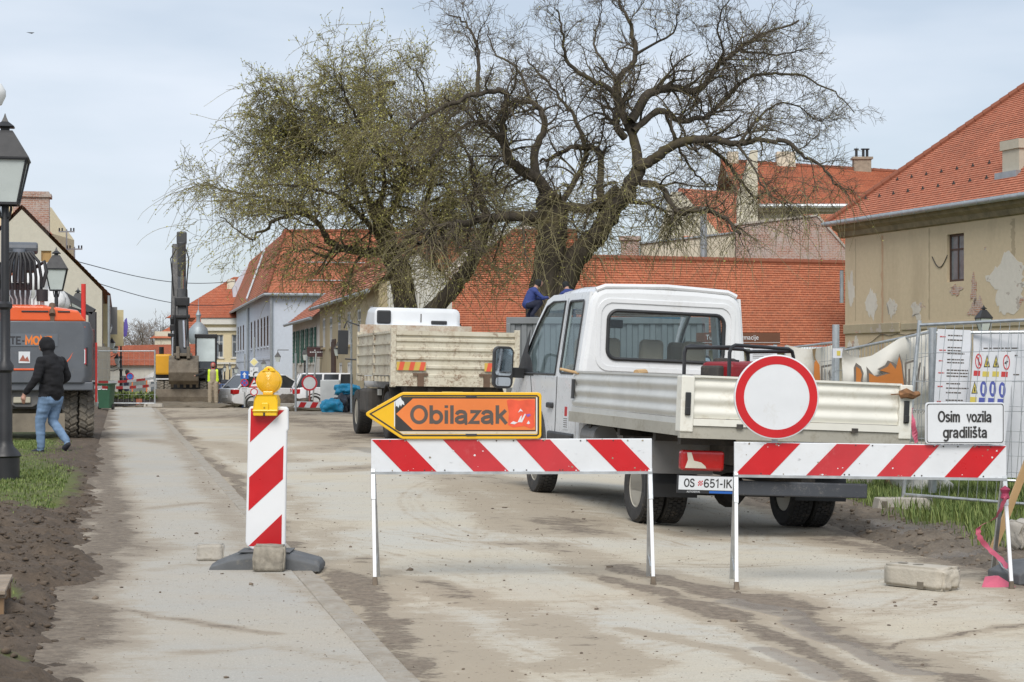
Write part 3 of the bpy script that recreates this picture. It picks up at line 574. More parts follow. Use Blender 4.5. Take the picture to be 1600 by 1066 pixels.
# pale blue house at the corner
bx, by = -14.4, 115.0
ups = [(tz(p, bx, by)-.75, tz(p, bx, by)+.75, 2.9, 4.75) for p in (418, 413.2, 408.4, 403.2, 398, 392.8, 380.3, 376, 372, 368.3)]
dwn = [(tz(p, bx, by)-.6, tz(p, bx, by)+.6, -.7, 1.0) for p in (417, 411, 405, 398, 383, 378, 373.5, 369)]
hb = street_house('corner_house', 'pale blue two storey house with bright orange roof and tall dark windows', bx, by, 40.0, 12.5, 6.05, 9.9, BLUE, ROOFO, ups, dwn, FRB, hip_near=4.5, roofq=True)
rb = MB(); courses(rb, (-.4, -.4, 5.95), (14, -.4, 5.95), (14, 6.5, 10.4), (1.3, 6.5, 10.15), .2); courses(rb, (-.4, 40.3, 5.95), (-.4, -.4, 5.95), (1.3, 6.5, 10.15), (1.3, 39.5, 10.15), .2); rb.poly([(1.3, 6.5, 10.15), (14, 6.5, 10.4), (14, 40, 10.0), (1.3, 39.5, 10.15)], [(0, 0), (1, 0), (1, 1), (0, 1)])
rf = rb.build('roof', ROOFO, hb, recalc=False); ridge_caps([(-.4, -.4, 5.98), (1.3, 6.5, 10.2), (14, 6.5, 10.45)], .13, .4, ROOFO, rf); MB().tube([(-.45, 40, 5.93), (-.45, -.45, 5.93), (14, -.45, 5.93)], .09, 8).build('gutter', GUT, rf, smooth=True); MB().beam((-.33, 17, 6.15), (1.1, 20, 9.7), .12, .5).build('flashing', m('pale_zinc', (.55, .58, .6), .4, metal=.3), rf)
dm = MB().prism([(-.1, 5.9), (1.4, 5.9), (1.4, 9.9), (.9, 9.6), (-.1, 8.0)], 38.5, 40.0, 'y').build('dormer', BLUE, hb)
MB().tube([(-.12, tz(390, bx, by), -1), (-.12, tz(390, bx, by), 5.8)], .09, 8).build('downpipe', GUT, hb, smooth=True); MB().tube([(-.02, -.12, -1), (-.02, -.12, 5.8)], .09, 8).build('downpipe', GUT, hb, smooth=True)
MB().box(-.04, .0, 0, 40, 2.05, 2.2).build('string_course', BLUE, hb)
for zz in (6.7, 7.9): MB().tube([(2.2, (zz-5.95)*1.55-.3, zz+.15), (11.5, (zz-5.95)*1.55-.3, zz+.15)], .04, 6).build('snow_rail', GUT, hb)
# white house with green shutters
wx, wy = -11.6, 101.5
ups = [(tz(p, wx, wy)-.55, tz(p, wx, wy)+.55, 1.75, 3.5) for p in (463, 471, 478.5, 486, 493.5)]; dwn = [(tz(p, wx, wy)-.5, tz(p, wx, wy)+.5, .0, 1.2) for p in (466, 480, 491)]
L_ = -(tz(457, wx, wy) - tz(499, wx, wy))
hw = thing('plaster_house', 'white house with green shutters beside the pale blue house', 'house', (0, 0, 0))
# facade line shared by the row: start at the near end, run away from the viewer
def row_house(name, label, px_near, px_far, eave, ridge, depth, wallm, roofm, upx, uv, dnx, dv, fm, shutters=None, gable_m=None):
    def at(px):
        k = (px-800)/F; Y = (-14.4 + .204*115)/(k + .204); return k*Y, Y
    x0, y0 = at(px_near); x1, y1 = at(px_far); ln = math.hypot(x1-x0, y1-y0)
    T = lambda px: math.hypot(at(px)[0]-x0, at(px)[1]-y0)
    ups = [(T(p)-.55, T(p)+.55) + uv for p in upx]; dns = [(T(p)-.55, T(p)+.55) + dv for p in dnx]
    h = street_house(name, label, x0, y0, ln, depth, eave, ridge, wallm, roofm, ups, dns, fm, gm=gable_m)
    if shutters:
        for u0, u1, v0, v1 in ups:
            for a, b_ in ((u0-.5, u0-.02), (u1+.02, u1+.5)):
                s = MB(); fbox(s, lambda u, v, t: (t, u, v), a, b_, v0, v1, -.07, -.02)
                for i in range(8): z = v0 + (v1-v0)*(i+.5)/8; fbox(s, lambda u, v, t: (t, u, v), a+.06, b_-.06, z-.04, z+.04, -.09, -.07)
                s.build('shutter', shutters, h)
    return h
bpy.data.objects.remove(hw)
row_house('plaster_house', 'white house with green shutters beside the pale blue house', 499, 457, 4.05, 7.2, 8, WHITEP, ROOFR, (462.5, 470, 477, 484, 491), (1.75, 3.4), (465, 476), (0, 1.3), FRW, GRN)
ho = row_house('ochre_house', 'ochre plaster house behind the cream tipper lorry', 592, 499.5, 4.5, 5.7, 2.6, OCHRE, ROOFR, (506, 517, 530, 545, 561, 580), (2.4, 3.7), (520, 532, 545), (.3, 1.7), FRW, gable_m=WHITEP)
def col_at(px):
    k = (px-800)/F; Y = (-14.4 + .204*115)/(k + .204); return Vector((k*Y, Y, 0))
# brown shop sign and door on the white house front
c = col_at(503); sg = thing('shop_sign', 'dark red brown shop sign hanging out from the white house', 'sign', (c.x-.1, c.y-.3, -.05), 0); sg.scale = (.58, .58, .58); sg.location.z = .25
MB().box(-.95, .3, 0, .08, 3.0, 3.75).build('board', m('maroon', (.06, .025, .025), .6), sg); MB().beam((.6, .04, 3.8), (-1, .04, 3.8), .04, .04).beam((.6, .04, 2.9), (-1, .04, 2.9), .04, .04).build('bracket', BLACK, sg)
decal('lettering', [[(-.7+.13*i, 3.32), (-.62+.13*i, 3.32), (-.62+.13*i, 3.4), (-.7+.13*i, 3.4)] for i in range(8)] + [[(-.36, 3.45), (-.28, 3.45), (-.28, 3.55), (-.36, 3.55)]], -.001, SWHT, sg)
fn = lambda u, v, t: (t, u, v)
d = MB(); fbox(d, fn, 13.6, 15.0, -.2, 2.7, -.04, .04)
for i in range(6): fbox(d, fn, 13.65+.23*i, 13.82+.23*i, -.15, 2.6, -.07, -.04)
d.build('door', FRB, ho)

# long low orange roof behind the flatbed
lo = thing('low_building', 'long low building with orange tiled roof behind the white flatbed', 'building', (0, 0, 0))
MB().box(2.6, 17.4, 85.3, 94, -.3, 2.55).build('wall', CREAM, lo)
rb = MB(); courses(rb, (2.2, 84.8, 2.38), (17.6, 84.8, 2.38), (17.6, 89.5, 6.3), (2.6, 89.5, 6.62), .175, .045); courses(rb, (17.6, 94.2, 2.38), (2.2, 94.2, 2.38), (2.6, 89.5, 6.62), (17.6, 89.5, 6.3), .3)
r_ = rb.build('roof', ROOFO, lo, recalc=False); ridge_caps([(2.6, 89.5, 6.66), (17.6, 89.5, 6.34)], .15, .4, ROOFO, r_)
MB().tube([(2, 84.7, 2.34), (17.4, 84.7, 2.34)], .08, 8).build('gutter', GUT, r_, smooth=True)
hr = thing('hipped_house', 'orange hipped roof house behind the leaning willow trunk', 'house', (0, 0, 0))
MB().box(-5.2, 3.0, 82.6, 95, -.3, 2.7).build('wall', WHITEP, hr)
rb = MB(); courses(rb, (-5.7, 82, 2.6), (3.4, 82, 2.6), (3.0, 89, 7.75), (.1, 89, 7.75), .175, .045); courses(rb, (-5.7, 95, 2.6), (-5.7, 82, 2.6), (.1, 89, 7.75), (.1, 89, 7.75), .2); courses(rb, (3.4, 82, 2.6), (3.4, 95.5, 2.6), (3.0, 95.5, 7.75), (3.0, 89, 7.75), .2)
courses(rb, (3.4, 95.5, 2.6), (-5.7, 95, 2.6), (.1, 89, 7.75), (3.0, 95.5, 7.75), .3); r_ = rb.build('roof', ROOFO, hr, recalc=False); ridge_caps([(-5.7, 82, 2.63), (.1, 89, 7.8), (3.0, 89, 7.8)], .14, .4, ROOFR, r_)
wg = thing('gabled_house', 'tall white firewall gable seen through the willow branches', 'house', (0, 0, 0))
MB().prism([(-6.2, -.3), (4.5, -.3), (4.5, 6.8), (.8, 8.75), (-1.6, 8.2), (-4.2, 5.6), (-6.2, 4.2)], 97, 110, 'y').build('wall', WHITEP, wg)
rb = MB(); courses(rb, (-6.5, 112, 4.0), (-6.5, 96.9, 4.0), (.8, 96.9, 9.0), (.8, 112, 9.0), .25); courses(rb, (5, 96.9, 6.5), (5, 112, 6.5), (.8, 112, 9.0), (.8, 96.9, 9.0), .25); rb.build('roof', m('slate', (.2, .21, .22), .7), wg, recalc=False)
ch = thing('brick_chimney', 'weathered brick chimney stack rising behind the willow trunk', 'chimney', P(985, 420, 96)); ch.location.z = 6.0
MB().box(-.45, .45, 0, .7, 0, 1.9).box(-.55, .55, -.1, .8, 1.9, 2.1).build('stack', BRICKW, ch)
# plaster party wall with its zinc flue, the brick wall and the houses behind
pw = thing('party_wall', 'pale plaster party wall with a sloping top above the low orange roof', 'wall', (0, 0, 0))
MB().prism([(6.5, 4), (11.6, 4), (11.6, 8.35), (6.5, 7.75)], 97, 97.5, 'y').build('wall', CREAM, pw); MB().beam((6.4, 97.2, 7.8), (11.7, 97.2, 8.4), .62, .09).build('coping', GUT, pw)
fl = thing('flue_pipe', 'grey metal flue pipe standing against the plaster party wall', 'pipe', (9.65, 96.7, 4.5)); MB().cyl((0, 0, 0), (0, 0, 5.0), .17, 14).cyl((0, 0, 1.6), (0, 0, 1.68), .2, 14).cyl((0, 0, 3.2), (0, 0, 3.28), .2, 14).cyl((0, 0, 5), (0, 0, 5.1), .22, 14).build('pipe', GUT, fl, smooth=True)
MB().box(-.25, .25, .17, .3, 2.0, 2.1).build('bracket', GUT, fl)
bw = thing('brick_wall', 'old bare brick end wall beside the beige house', 'wall', (0, 0, 0))
MB().prism([(11.1, 4), (16.6, 4), (16.6, 7.3), (15.1, 9.0), (11.1, 8.55)], 95, 95.6, 'y').build('wall', BRICKW, bw)
MB().beam((11, 95.3, 8.6), (15.15, 95.3, 9.07), .75, .1).beam((15.1, 95.3, 9.07), (16.7, 95.3, 7.25), .75, .1).build('coping', CONC, bw)
rb = MB(); courses(rb, (15.3, 96, 6.3), (21, 96, 6.3), (21, 101, 9.6), (15.3, 101, 9.6), .2); rb.build('roof', ROOFO, bw, recalc=False)
fh = thing('far_house', 'cream house with narrow red roof and tall gable behind the party wall', 'house', (0, 0, 0))
MB().prism([(8.9, 3), (13.5, 3), (13.5, 8), (10.0, 11.9), (9.4, 11.9), (8.7, 9.5)], 113, 114, 'y').box(10.0, 14.5, 114, 122, 3, 9.2).build('wall', CREAM, fh)
rb = MB(); courses(rb, (10.1, 112.9, 9.2), (14.6, 112.9, 9.2), (14.6, 117, 12.2), (10.1, 117, 12.5), .22); rb.build('roof', ROOFR, fh, recalc=False)
window(fh, lambda u, v, t: (u, 113+t-.2, v), 11.4, 12.2, 8.1, 9.0, FRW, WGLASS, 0)
MB().prism([(14.0, 3), (14.4, 3), (14.4, 14.3), (14.0, 14.3), (13.2, 11.5), (13.2, 3)], 112.5, 113, 'y').build('gable_wall', CREAM, fh)
bh = thing('large_house', 'large house with wide red roof and chimney behind the brick wall', 'house', (0, 0, 0))
MB().box(14.3, 27, 115.4, 135, 0, 11.1).build('wall', CREAM, bh); MB().box(14.2, 27.1, 115.1, 115.4, 10.3, 10.5).box(14.1, 27.2, 114.9, 115.4, 10.9, 11.15).build('cornice', CREAM, bh)
rb = MB(); courses(rb, (13.9, 114.6, 11.2), (28, 114.6, 11.2), (28, 125, 14.1), (13.6, 125, 15.0), .22, .035); courses(rb, (28, 136, 11.2), (14, 136, 11.2), (13.6, 125, 15), (28, 125, 14.1), .4); r_ = rb.build('roof', ROOFO, bh, recalc=False); ridge_caps([(13.6, 125, 15.03), (28, 125, 14.13)], .16, .45, ROOFO, r_)
MB().tube([(13.9, 114.5, 11.2), (28, 114.5, 11.2)], .13, 8).build('gutter', m('pale_zinc', (.55, .58, .6), .4, metal=.3), r_, smooth=True)
c = MB().box(22.2, 23.3, 124.5, 125.3, 13.6, 15.1).box(22.1, 23.4, 124.4, 125.4, 15.1, 15.25).build('chimney', m('grey_brick', (.3, .25, .19), .9, var=.2, vs=4), r_)
for x in (22.4, 22.85, 23.1):
    MB().cyl((x, 124.9, 15.25), (x, 124.9, 15.75), .09, 8).cyl((x, 124.9, 15.75), (x, 124.9, 15.82), .16, 8).build('chimney_pot', BLACK, c)
for x0, x1 in ((14.0, 14.7), (17.2, 18.4)): MB().box(x0, x1, 124.6, 125.4, 14, 15.6).build('chimney', CREAM, r_)

# beige house at the right edge: local frame at its far corner, x runs along the wall towards the viewer
wd = Vector((.33, -.944, 0)).normalized(); wa = math.atan2(wd.y, wd.x)
bg_ = thing('beige_house', 'weathered beige house with peeling plaster and red tiled roof', 'house', (14.4, 83, 0), wa)   # inward is +y
fn = lambda u, v, t: (u, t, v); H_ = 7.65
wl = wall_with(bg_, fn, rect(0, 24, -.4, H_), [(8.1, 9.3, 4.84, 6.7)], BEIGE, .45)
wnw = window(bg_, fn, 8.1, 9.3, 4.84, 6.7, FRB, WGLASS, .12, .09, 1, 1)
MB().box(0, .3, .45, 14, -.4, H_).build('wall', BEIGE, bg_)
b = MB(); fbox(b, fn, -.05, 4.6, 2.95, 3.35, -.07, -.002); fbox(b, fn, 4.72, 24, 3.02, 3.3, -.06, -.002); b.build('string_course', m_plaster('belt_plaster', (.42, .36, .25), (.25, .2, .15), .5, peel=.6), bg_, bevel=.02)
b = MB().prism([(0, H_-.55), (-.12, H_-.5), (-.2, H_-.3), (-.42, H_-.18), (-.5, H_+.02), (0, H_+.02)], -.35, 24, 'x'); b.build('cornice', DSTONE, bg_)
b = MB().tube([(-.75, -.66, H_+.06), (24, -.66, H_+.06)], .11, 10)
for i in range(28): b.cyl((-.4+.9*i, -.66, H_+.06), (-.36+.9*i, -.66, H_+.06), .125, 10)
rb = MB(); e = .58; rise = .9
courses(rb, (-e, -e, H_+.08), (26, -e, H_+.08), (26, 7.5, H_+.08+8.1*rise), (7.5, 7.5, H_+.08+8.1*rise), .165, .035); courses(rb, (-e, 15.5, H_+.08), (-e, -e, H_+.08), (7.5, 7.5, H_+.08+8.1*rise), (7.5, 7.5, H_+.08+8.1*rise), .25)
courses(rb, (26, 15.5, H_+.08), (-e, 15.5, H_+.08), (7.5, 7.5, H_+.08+8.1*rise), (26, 7.5, H_+.08+8.1*rise), .4)
rr = rb.build('roof', ROOFR, bg_, recalc=False); b.build('gutter', GUT, rr, smooth=True); ridge_caps([(-e, -e, H_+.14), (7.5, 7.5, H_+8.1*rise+.14), (26, 7.5, H_+8.1*rise+.14)], .15, .42, ROOFR, rr)
gd = MB().prism([(-.12, 0), (.12, 0), (0, .16)], 0, .03, 'y').build('snow_guard', CHAS, rr); first = True
for row, (zz, n0) in enumerate(((.95, 0.9), (1.65, 2.2))):
    for i in range(10):
        o = gd if first else gd.copy()
        if not first: COL.objects.link(o)
        first = False; o.location = (n0 + 1.15*i, -e + zz/rise, H_+.08+zz+.03)
c = MB().box(11.0, 12.1, .6, 1.4, 8.3, 9.7).box(10.93, 12.17, .53, 1.47, 9.7, 10.05).build('chimney', m_plaster('chimney_plaster', (.5, .46, .37), (.2, .18, .14), .6), rr); MB().box(10.85, 12.25, .35, .59, 8.6, 8.85).build('flashing', GUT, c)
MB().tube([(7.05+.08*i, -.03, 5.9-.45*math.sin(PI*i/14)) for i in range(15)], .018, 5).build('loose_cable', BLACK, bg_)
pts = [(.2+.35*i, -.03, 2.35 + .5*sst(1.2, 3.0, .35*i) + .04*math.sin(i*1.7)) for i in range(20)]; MB().tube(pts, .012, 5).build('loose_cable', BLACK, bg_)
MB().tube([(-.12, -.1, 4.3), (-.12, -.1, 5.7)], .09, 8).build('downpipe', GUT, bg_, smooth=True)
# hand-shaped peeled plaster patches, slightly recessed look as thin raised bare lime
def blob(cx, cz, rx, rz, seed, n=70): return [(cx + rx*math.cos(2*PI*k/n)*(.7+.6*noise.noise((math.cos(2*PI*k/n)*1.3+seed, math.sin(2*PI*k/n)*1.3, seed))+.2*noise.noise((math.cos(2*PI*k/n)*7, math.sin(2*PI*k/n)*7, seed))), cz + rz*math.sin(2*PI*k/n)*(.7+.6*noise.noise((math.cos(2*PI*k/n)*1.7+seed, math.sin(2*PI*k/n)*1.7, seed+9))+.25*noise.noise((math.cos(2*PI*k/n)*8, math.sin(2*PI*k/n)*8, seed+4)))) for k in range(n)]
LIME = m_plaster('bare_lime', (.64, .60, .53), (.33, .29, .24), .6, peel=.58); BRK2 = m_brick('patch_brick', (.42, .17, .1), (.5, .28, .2), (.5, .45, .4))
for cx, cz, rx, rz, sd_ in ((2.3, 4.2, .65, .75, 1), (3.9, 4.0, .5, .6, 2), (5.9, 3.8, .55, .5, 3), (12.4, 4.6, 1.9, 1.3, 4), (15.2, 4.5, 2.2, 1.1, 6), (.5, 4.9, .4, 1.0, 8), (.7, 2.1, .8, .9, 9), (14, 2.4, 3.4, .8, 12)):
    decal('peeled_patch', [blob(cx, cz, rx, rz, sd_)], -.004, LIME, bg_, .006)
for cx, cz, rx, rz, sd_ in ((10.2, 3.7, .7, .6, 21), (8.7, 4.5, .55, .25, 22), (10.0, 4.4, .3, .8, 25)):
    decal('bare_brick', [blob(cx, cz, rx, rz, sd_)], -.012, BRK2, bg_, .006)

b = []
for x0, z0, z1, w_, sd_ in ((3.15, 2.1, 7.0, .13, 3), (.9, 3.5, 7.0, .05, 5), (6.8, 3.4, 7.05, .08, 8), (12.6, 5.4, 7.0, .2, 11)):
    n = 24; l = [(x0 + w_*(noise.noise((sd_, i*.55, 0))*.9 - .6), z1 + (z0-z1)*i/n) for i in range(n+1)]; r__ = [(x0 + w_*(noise.noise((sd_+7, i*.55, 3))*.9 + .6), z1 + (z0-z1)*i/n) for i in range(n+1)]
    o = MB().add([(x, -.003, z) for x, z in l] + [(x, -.003, z) for x, z in r__], [(i, i+1, n+2+i, n+1+i) for i in range(n)]).build('rust_streak', m_plaster('rust_streak' + str(sd_), (.5, .33, .21) if sd_ == 3 else (.42, .34, .23), (.4, .3, .2), .5), bg_)
# left side: gabled house, annex and yellow gable behind
lh = thing('gable_house', 'old cream gabled house with brick chimney behind the orange excavator', 'house', (-18.15, 85, 0), SA)
gx = -3.45; MB().holes([(-8.0, -.3), (0, -.3), (0, 4.9), (gx, 8.45), (-8, 3.7)], [rect(-2.62, -2.18, 6.05, 6.65)], lambda u, v, t: (u, t, v), .4).build('wall', GABLE, lh)
window(lh, lambda u, v, t: (u, t, v), -2.62, -2.18, 6.05, 6.65, m('tan_board', (.4, .25, .1), .7), m('tan_board', (.4, .25, .1), .7), .05, .05, 0, 0)
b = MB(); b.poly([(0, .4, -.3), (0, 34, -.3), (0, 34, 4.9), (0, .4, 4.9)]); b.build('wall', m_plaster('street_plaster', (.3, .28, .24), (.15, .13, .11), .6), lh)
rb = MB(); courses(rb, (.35, -.1, 4.75), (.35, 34, 4.75), (gx, 34, 8.65), (gx, -.1, 8.65), .2); courses(rb, (-8.3, 34, 3.5), (-8.3, -.1, 3.5), (gx, -.1, 8.65), (gx, 34, 8.65), .2); rr = rb.build('roof', ROOFR, lh, recalc=False)
MB().box(-3.85, -2.3, .5, 1.6, 6.8, 9.3).box(-3.95, -2.2, .4, 1.7, 9.05, 9.2).build('chimney', BRICKW, rr)
for i in range(7):      # shop fronts, awnings and boxes down the receding front
    y0 = 2 + 4.4*i; MB().box(.02, .35 + .3*(i % 3), y0, y0+.3, 2.6 + .5*(i % 2), 4.4).build('wall_box', m('drab_metal', (.2, .2, .2), .6) if i % 2 else m('cream_panel', (.6, .52, .3), .6), lh)
    window(lh, lambda u, v, t: (-t, u, v), y0+.8, y0+2.2, .4, 2.2, FRB, DGLASS, -.06)
MB().tube([(.3, -.05, 0), (.3, -.05, 4.7)], .06, 8).build('downpipe', GUT, lh)
ma = thing('roof_mast', 'small roof mast carrying two crossbars of cable insulators', 'mast', P(104, 390, 88)); ma.location.z = 6.3
for dx, h in ((0, 1.55), (.36, .75)):
    p_ = MB().cyl((dx, 0, 0), (dx, 0, h), .035, 8).box(dx-.36, dx+.36, -.03, .03, h-.14, h-.08).build('pole', GUT, ma)
    for k in (-.33, -.2, .2, .33): MB().cyl((dx+k, 0, h-.08), (dx+k, 0, h+.06), .035, 8).build('insulator', BLACK, p_)
an = thing('annex', 'low annex with red tiled roof behind the orange excavator', 'building', (0, 0, 0))
MB().box(-22, -15.9, 70.4, 76, -.3, 2.3).build('wall', GABLE, an); rb = MB(); courses(rb, (-22, 70, 2.2), (-15.4, 70, 2.2), (-17.6, 74, 4.9), (-22, 74, 5.6), .17); rr = rb.build('roof', ROOFO, an, recalc=False)
MB().beam((-17.8, 69.8, 5.0), (-15.2, 69.8, 3.5), .25, .22).beam((-15.25, 69.8, 3.5), (-15.25, 69.8, .5), .25, .25).beam((-17.5, 69.9, 4.1), (-15.3, 69.9, 3.4), .15, .12).build('timber_frame', m('dark_timber', (.05, .05, .055), .6), an)
yg = thing('yellow_gable', 'pale yellow gable end rising behind the cream gabled house', 'house', (0, 0, 0)); a_ = P(28, 306, 110)
MB().prism([(a_.x-5, 0), (a_.x+1.4, 0), (a_.x+1.4, a_.z-2.0), (a_.x, a_.z), (a_.x-5, a_.z-5.4)], 110, 118, 'y').build('wall', YELP, yg); rb = MB(); courses(rb, (a_.x+1.5, 109.9, a_.z-2.1), (a_.x+1.5, 112, a_.z-2.1), (a_.x, 112, a_.z+.1), (a_.x, 109.9, a_.z+.1), .3); rb.build('roof', ROOFR, yg, recalc=False)
MB().cyl((a_.x, 110.5, a_.z-.3), (a_.x, 110.5, a_.z+1.1), .04, 6).build('lightning_rod', BLACK, yg)
# far end of the street
fy = thing('yellow_house', 'pale yellow house with red roof at the far end of the street', 'house', (0, 0, 0)); X0, X1 = (325-800)*.05, (372-800)*.05
fn = lambda u, v, t: (u, 150+t, v); wins = [(X0+.5+k*1.35, X0+1.2+k*1.35, z0, z1) for k in range(3) for z0, z1 in ((.1, 1.6), (2.4, 4.2))]
wall_with(fy, fn, rect(X0-.3, X1+6, -.5, 5.0), wins, YELP)
for w in wins: window(fy, fn, *w, FRW, WGLASS, sill=WHITEP)
MB().box(X0-.4, X1+6, 149.8, 150, 4.5, 4.75).box(X0-.5, X1+6, 149.7, 150, 5.0, 5.5).box(X0-.35, X1+6, 149.85, 150, 1.9, 2.05).build('cornice', WHITEP, fy)
rb = MB(); courses(rb, (X0-3.2, 149.6, 5.5), (X1+6, 149.6, 5.5), (X1+6, 156, 9.0), (X1-1.2, 156, 9.0), .3); courses(rb, (X0-3.2, 162, 5.5), (X0-3.2, 149.6, 5.5), (X1-1.2, 156, 9.0), (X1-1.2, 156, 9.0), .3); rr = rb.build('roof', ROOFF, fy, recalc=False)
MB().box(X0+.9, X0+1.5, 154, 154.6, 7.0, 8.7).build('chimney', CREAM, rr)
pv = thing('domed_pavilion', 'grey onion dome with spire rising behind the yellow excavator', 'tower', P(310, 580, 145)); pv.location.z = 0
MB().lathe([(2.6, 0), (2.6, 2.6), (3.0, 2.7), (2.2, 3.2), (1.2, 3.5), (1.0, 3.8), (1.35, 4.2), (1.5, 4.7), (1.3, 5.3), (.7, 5.7), (.3, 5.9), (.28, 6.3), (.42, 6.5), (.2, 6.8), (.05, 7.0), (.03, 7.9), (0, 7.95)], 20).build('dome', m('lead_grey', (.3, .34, .36), .5, metal=.3), pv, smooth=True); pv.scale = (.52, .52, .86)
r2 = thing('red_roof_house', 'far house with steep red roof beside the onion dome', 'house', (0, 0, 0)); a_ = P(318, 478, 165)
MB().box(a_.x-4.2, a_.x+1.5, 165, 172, -.5, a_.z-2.2).build('wall', CREAM, r2); rb = MB(); courses(rb, (a_.x-4.6, 164.8, a_.z-2.8), (a_.x+1.9, 164.8, a_.z-2.8), (a_.x+.4, 168, a_.z), (a_.x-.4, 168, a_.z), .3); rr = rb.build('roof', ROOFF, r2, recalc=False); MB().lathe([(.5, 0), (.5, 1.6), (.3, 2.0), (0, 2.1)], 10, Matrix.Translation((a_.x+.1, 168.2, a_.z-1))).build('chimney', CREAM, rr)
r3 = thing('low_red_roof_house', 'long low white house with red roof beyond the site fence', 'house', (0, 0, 0)); X0, X1 = (168-800)*125/F, (290-800)*125/F
MB().box(X0-4, X1, 125.3, 135, -.5, 1.75).build('wall', WHITEP, r3); rb = MB(); courses(rb, (X0-4, 125, 1.72), (X1+.3, 125, 1.72), (X1+.3, 130, 3.2), (X0-4, 130, 3.0), .25); rb.build('roof', ROOFF, r3, recalc=False)
fn = lambda u, v, t: (u, 125.2+t, v)
for k in range(4): window(r3, fn, X0+.8+1.9*k, X0+1.6+1.9*k, -.2, 1.1, FRW, WGLASS, -.02)
for k, (pa, pb) in enumerate((((118, 408), (366, 440)), ((138, 438), (366, 476)))):
    A, B = P(pa[0], pa[1], 90), P(pb[0], pb[1], 135); pts = [A.lerp(B, i/24) - Vector((0, 0, .5*math.sin(PI*i/24))) for i in range(25)]
    o = MB().tube(pts, .022, 5).build('overhead_cable', BLACK); tag(o, ('upper', 'lower')[k] + ' of the two thin overhead cables crossing the street', 'cable')
# ------------------------------------------------------------------ trees
def m_bark(name, c, moss=.35):
    t = NT(name); v = t.map((1, 1, .25)); n1 = t.noise(9, 8, .75, v); c0 = t.mix(t.ramp(n1, .3, .7), sc3(c, .45), sc3(c, 1.5))
    c0 = t.mix(t.ramp(t.noise(1.6, 5, .6), .52, .68, 0, moss), c0, (.15, .125, .03)); t.bump(n1, .9, .05); return t.out(c0, .92)
BARK = m_bark('willow_bark', (.068, .055, .04), .45); TWIG = m('twig_brown', (.125, .1, .07), .85, var=.4, vs=.6); TWIGG = m('twig_olive', (.22, .19, .1), .85, var=.35, vs=.6)
def m_leaf(name, a, b):
    t = NT(name); return t.out(t.mix(t.n('ShaderNodeNewGeometry').outputs['Random Per Island'], a, b), .65)
LEAF = m_leaf('young_leaves', (.24, .24, .05), (.5, .47, .14))
def catmull(pts, n=5):
    pts = [np.array(p, float) for p in pts]; out = []; q = [2*pts[0]-pts[1]] + pts + [2*pts[-1]-pts[-2]]
    for i in range(1, len(q)-2):
        for k in range(n):
            t = k/n; a, b, c, d = q[i-1], q[i], q[i+1], q[i+2]
            out.append(.5*((2*b) + (c-a)*t + (2*a-5*b+4*c-d)*t*t + (3*b-a-3*c+d)*t**3))
    out.append(pts[-1]); return np.array(out)
def tubes_np(brs, n):        # list of (pts[K,3], radii[K]) with equal K -> verts, quads
    P_ = np.stack([b[0] for b in brs]); Rr = np.stack([b[1] for b in brs]); B, K, _ = P_.shape
    D = np.gradient(P_, axis=1); D /= np.linalg.norm(D, axis=2, keepdims=True) + 1e-9
    ref = np.where(np.abs(D[:, 0, 2:3]) < .85, np.array([0, 0, 1.0]), np.array([1.0, 0, 0])); A = np.empty_like(D); A[:, 0] = np.cross(D[:, 0], ref)
    for i in range(K):
        a = A[:, max(i-1, 0)]; a = a - D[:, i]*(a*D[:, i]).sum(1, keepdims=True); A[:, i] = a/(np.linalg.norm(a, axis=1, keepdims=True)+1e-9)
    C = np.cross(D, A)
    th = np.arange(n)*2*PI/n; V = P_[:, :, None] + (A[:, :, None]*np.cos(th)[:, None] + C[:, :, None]*np.sin(th)[:, None])*Rr[:, :, None, None]
    idx = np.arange(B*K*n).reshape(B, K, n); a = idx[:, :-1]; b = idx[:, 1:]; f = np.stack([a, np.roll(a, -1, 2), np.roll(b, -1, 2), b], -1).reshape(-1, 4)
    return V.reshape(-1, 3), f
def mesh_branches(name, brs, n, mt, parent):
    by = {}
    for b in brs: by.setdefault(len(b[0]), []).append(b)
    vs, fs, o = [], [], 0
    for g in by.values():
        v, f = tubes_np(g, n); vs.append(v); fs.append(f+o); o += len(v)
    return link(name, npmesh(np.concatenate(vs), np.concatenate(fs)), mt, parent, smooth='full')
def walk(p, d, ln, r0, r1, k, curl, grav, rg):
    pts = [p]; st = ln/k; c = rg.normal(0, 1, 3)
    for i in range(k):
        c = .6*c + .8*rg.normal(0, 1, 3); d = d + curl*c + np.array([0, 0, grav]); d = d/(np.linalg.norm(d)+1e-9); pts.append(pts[-1] + d*st)
    return np.array(pts), np.linspace(r0, r1, k+1)
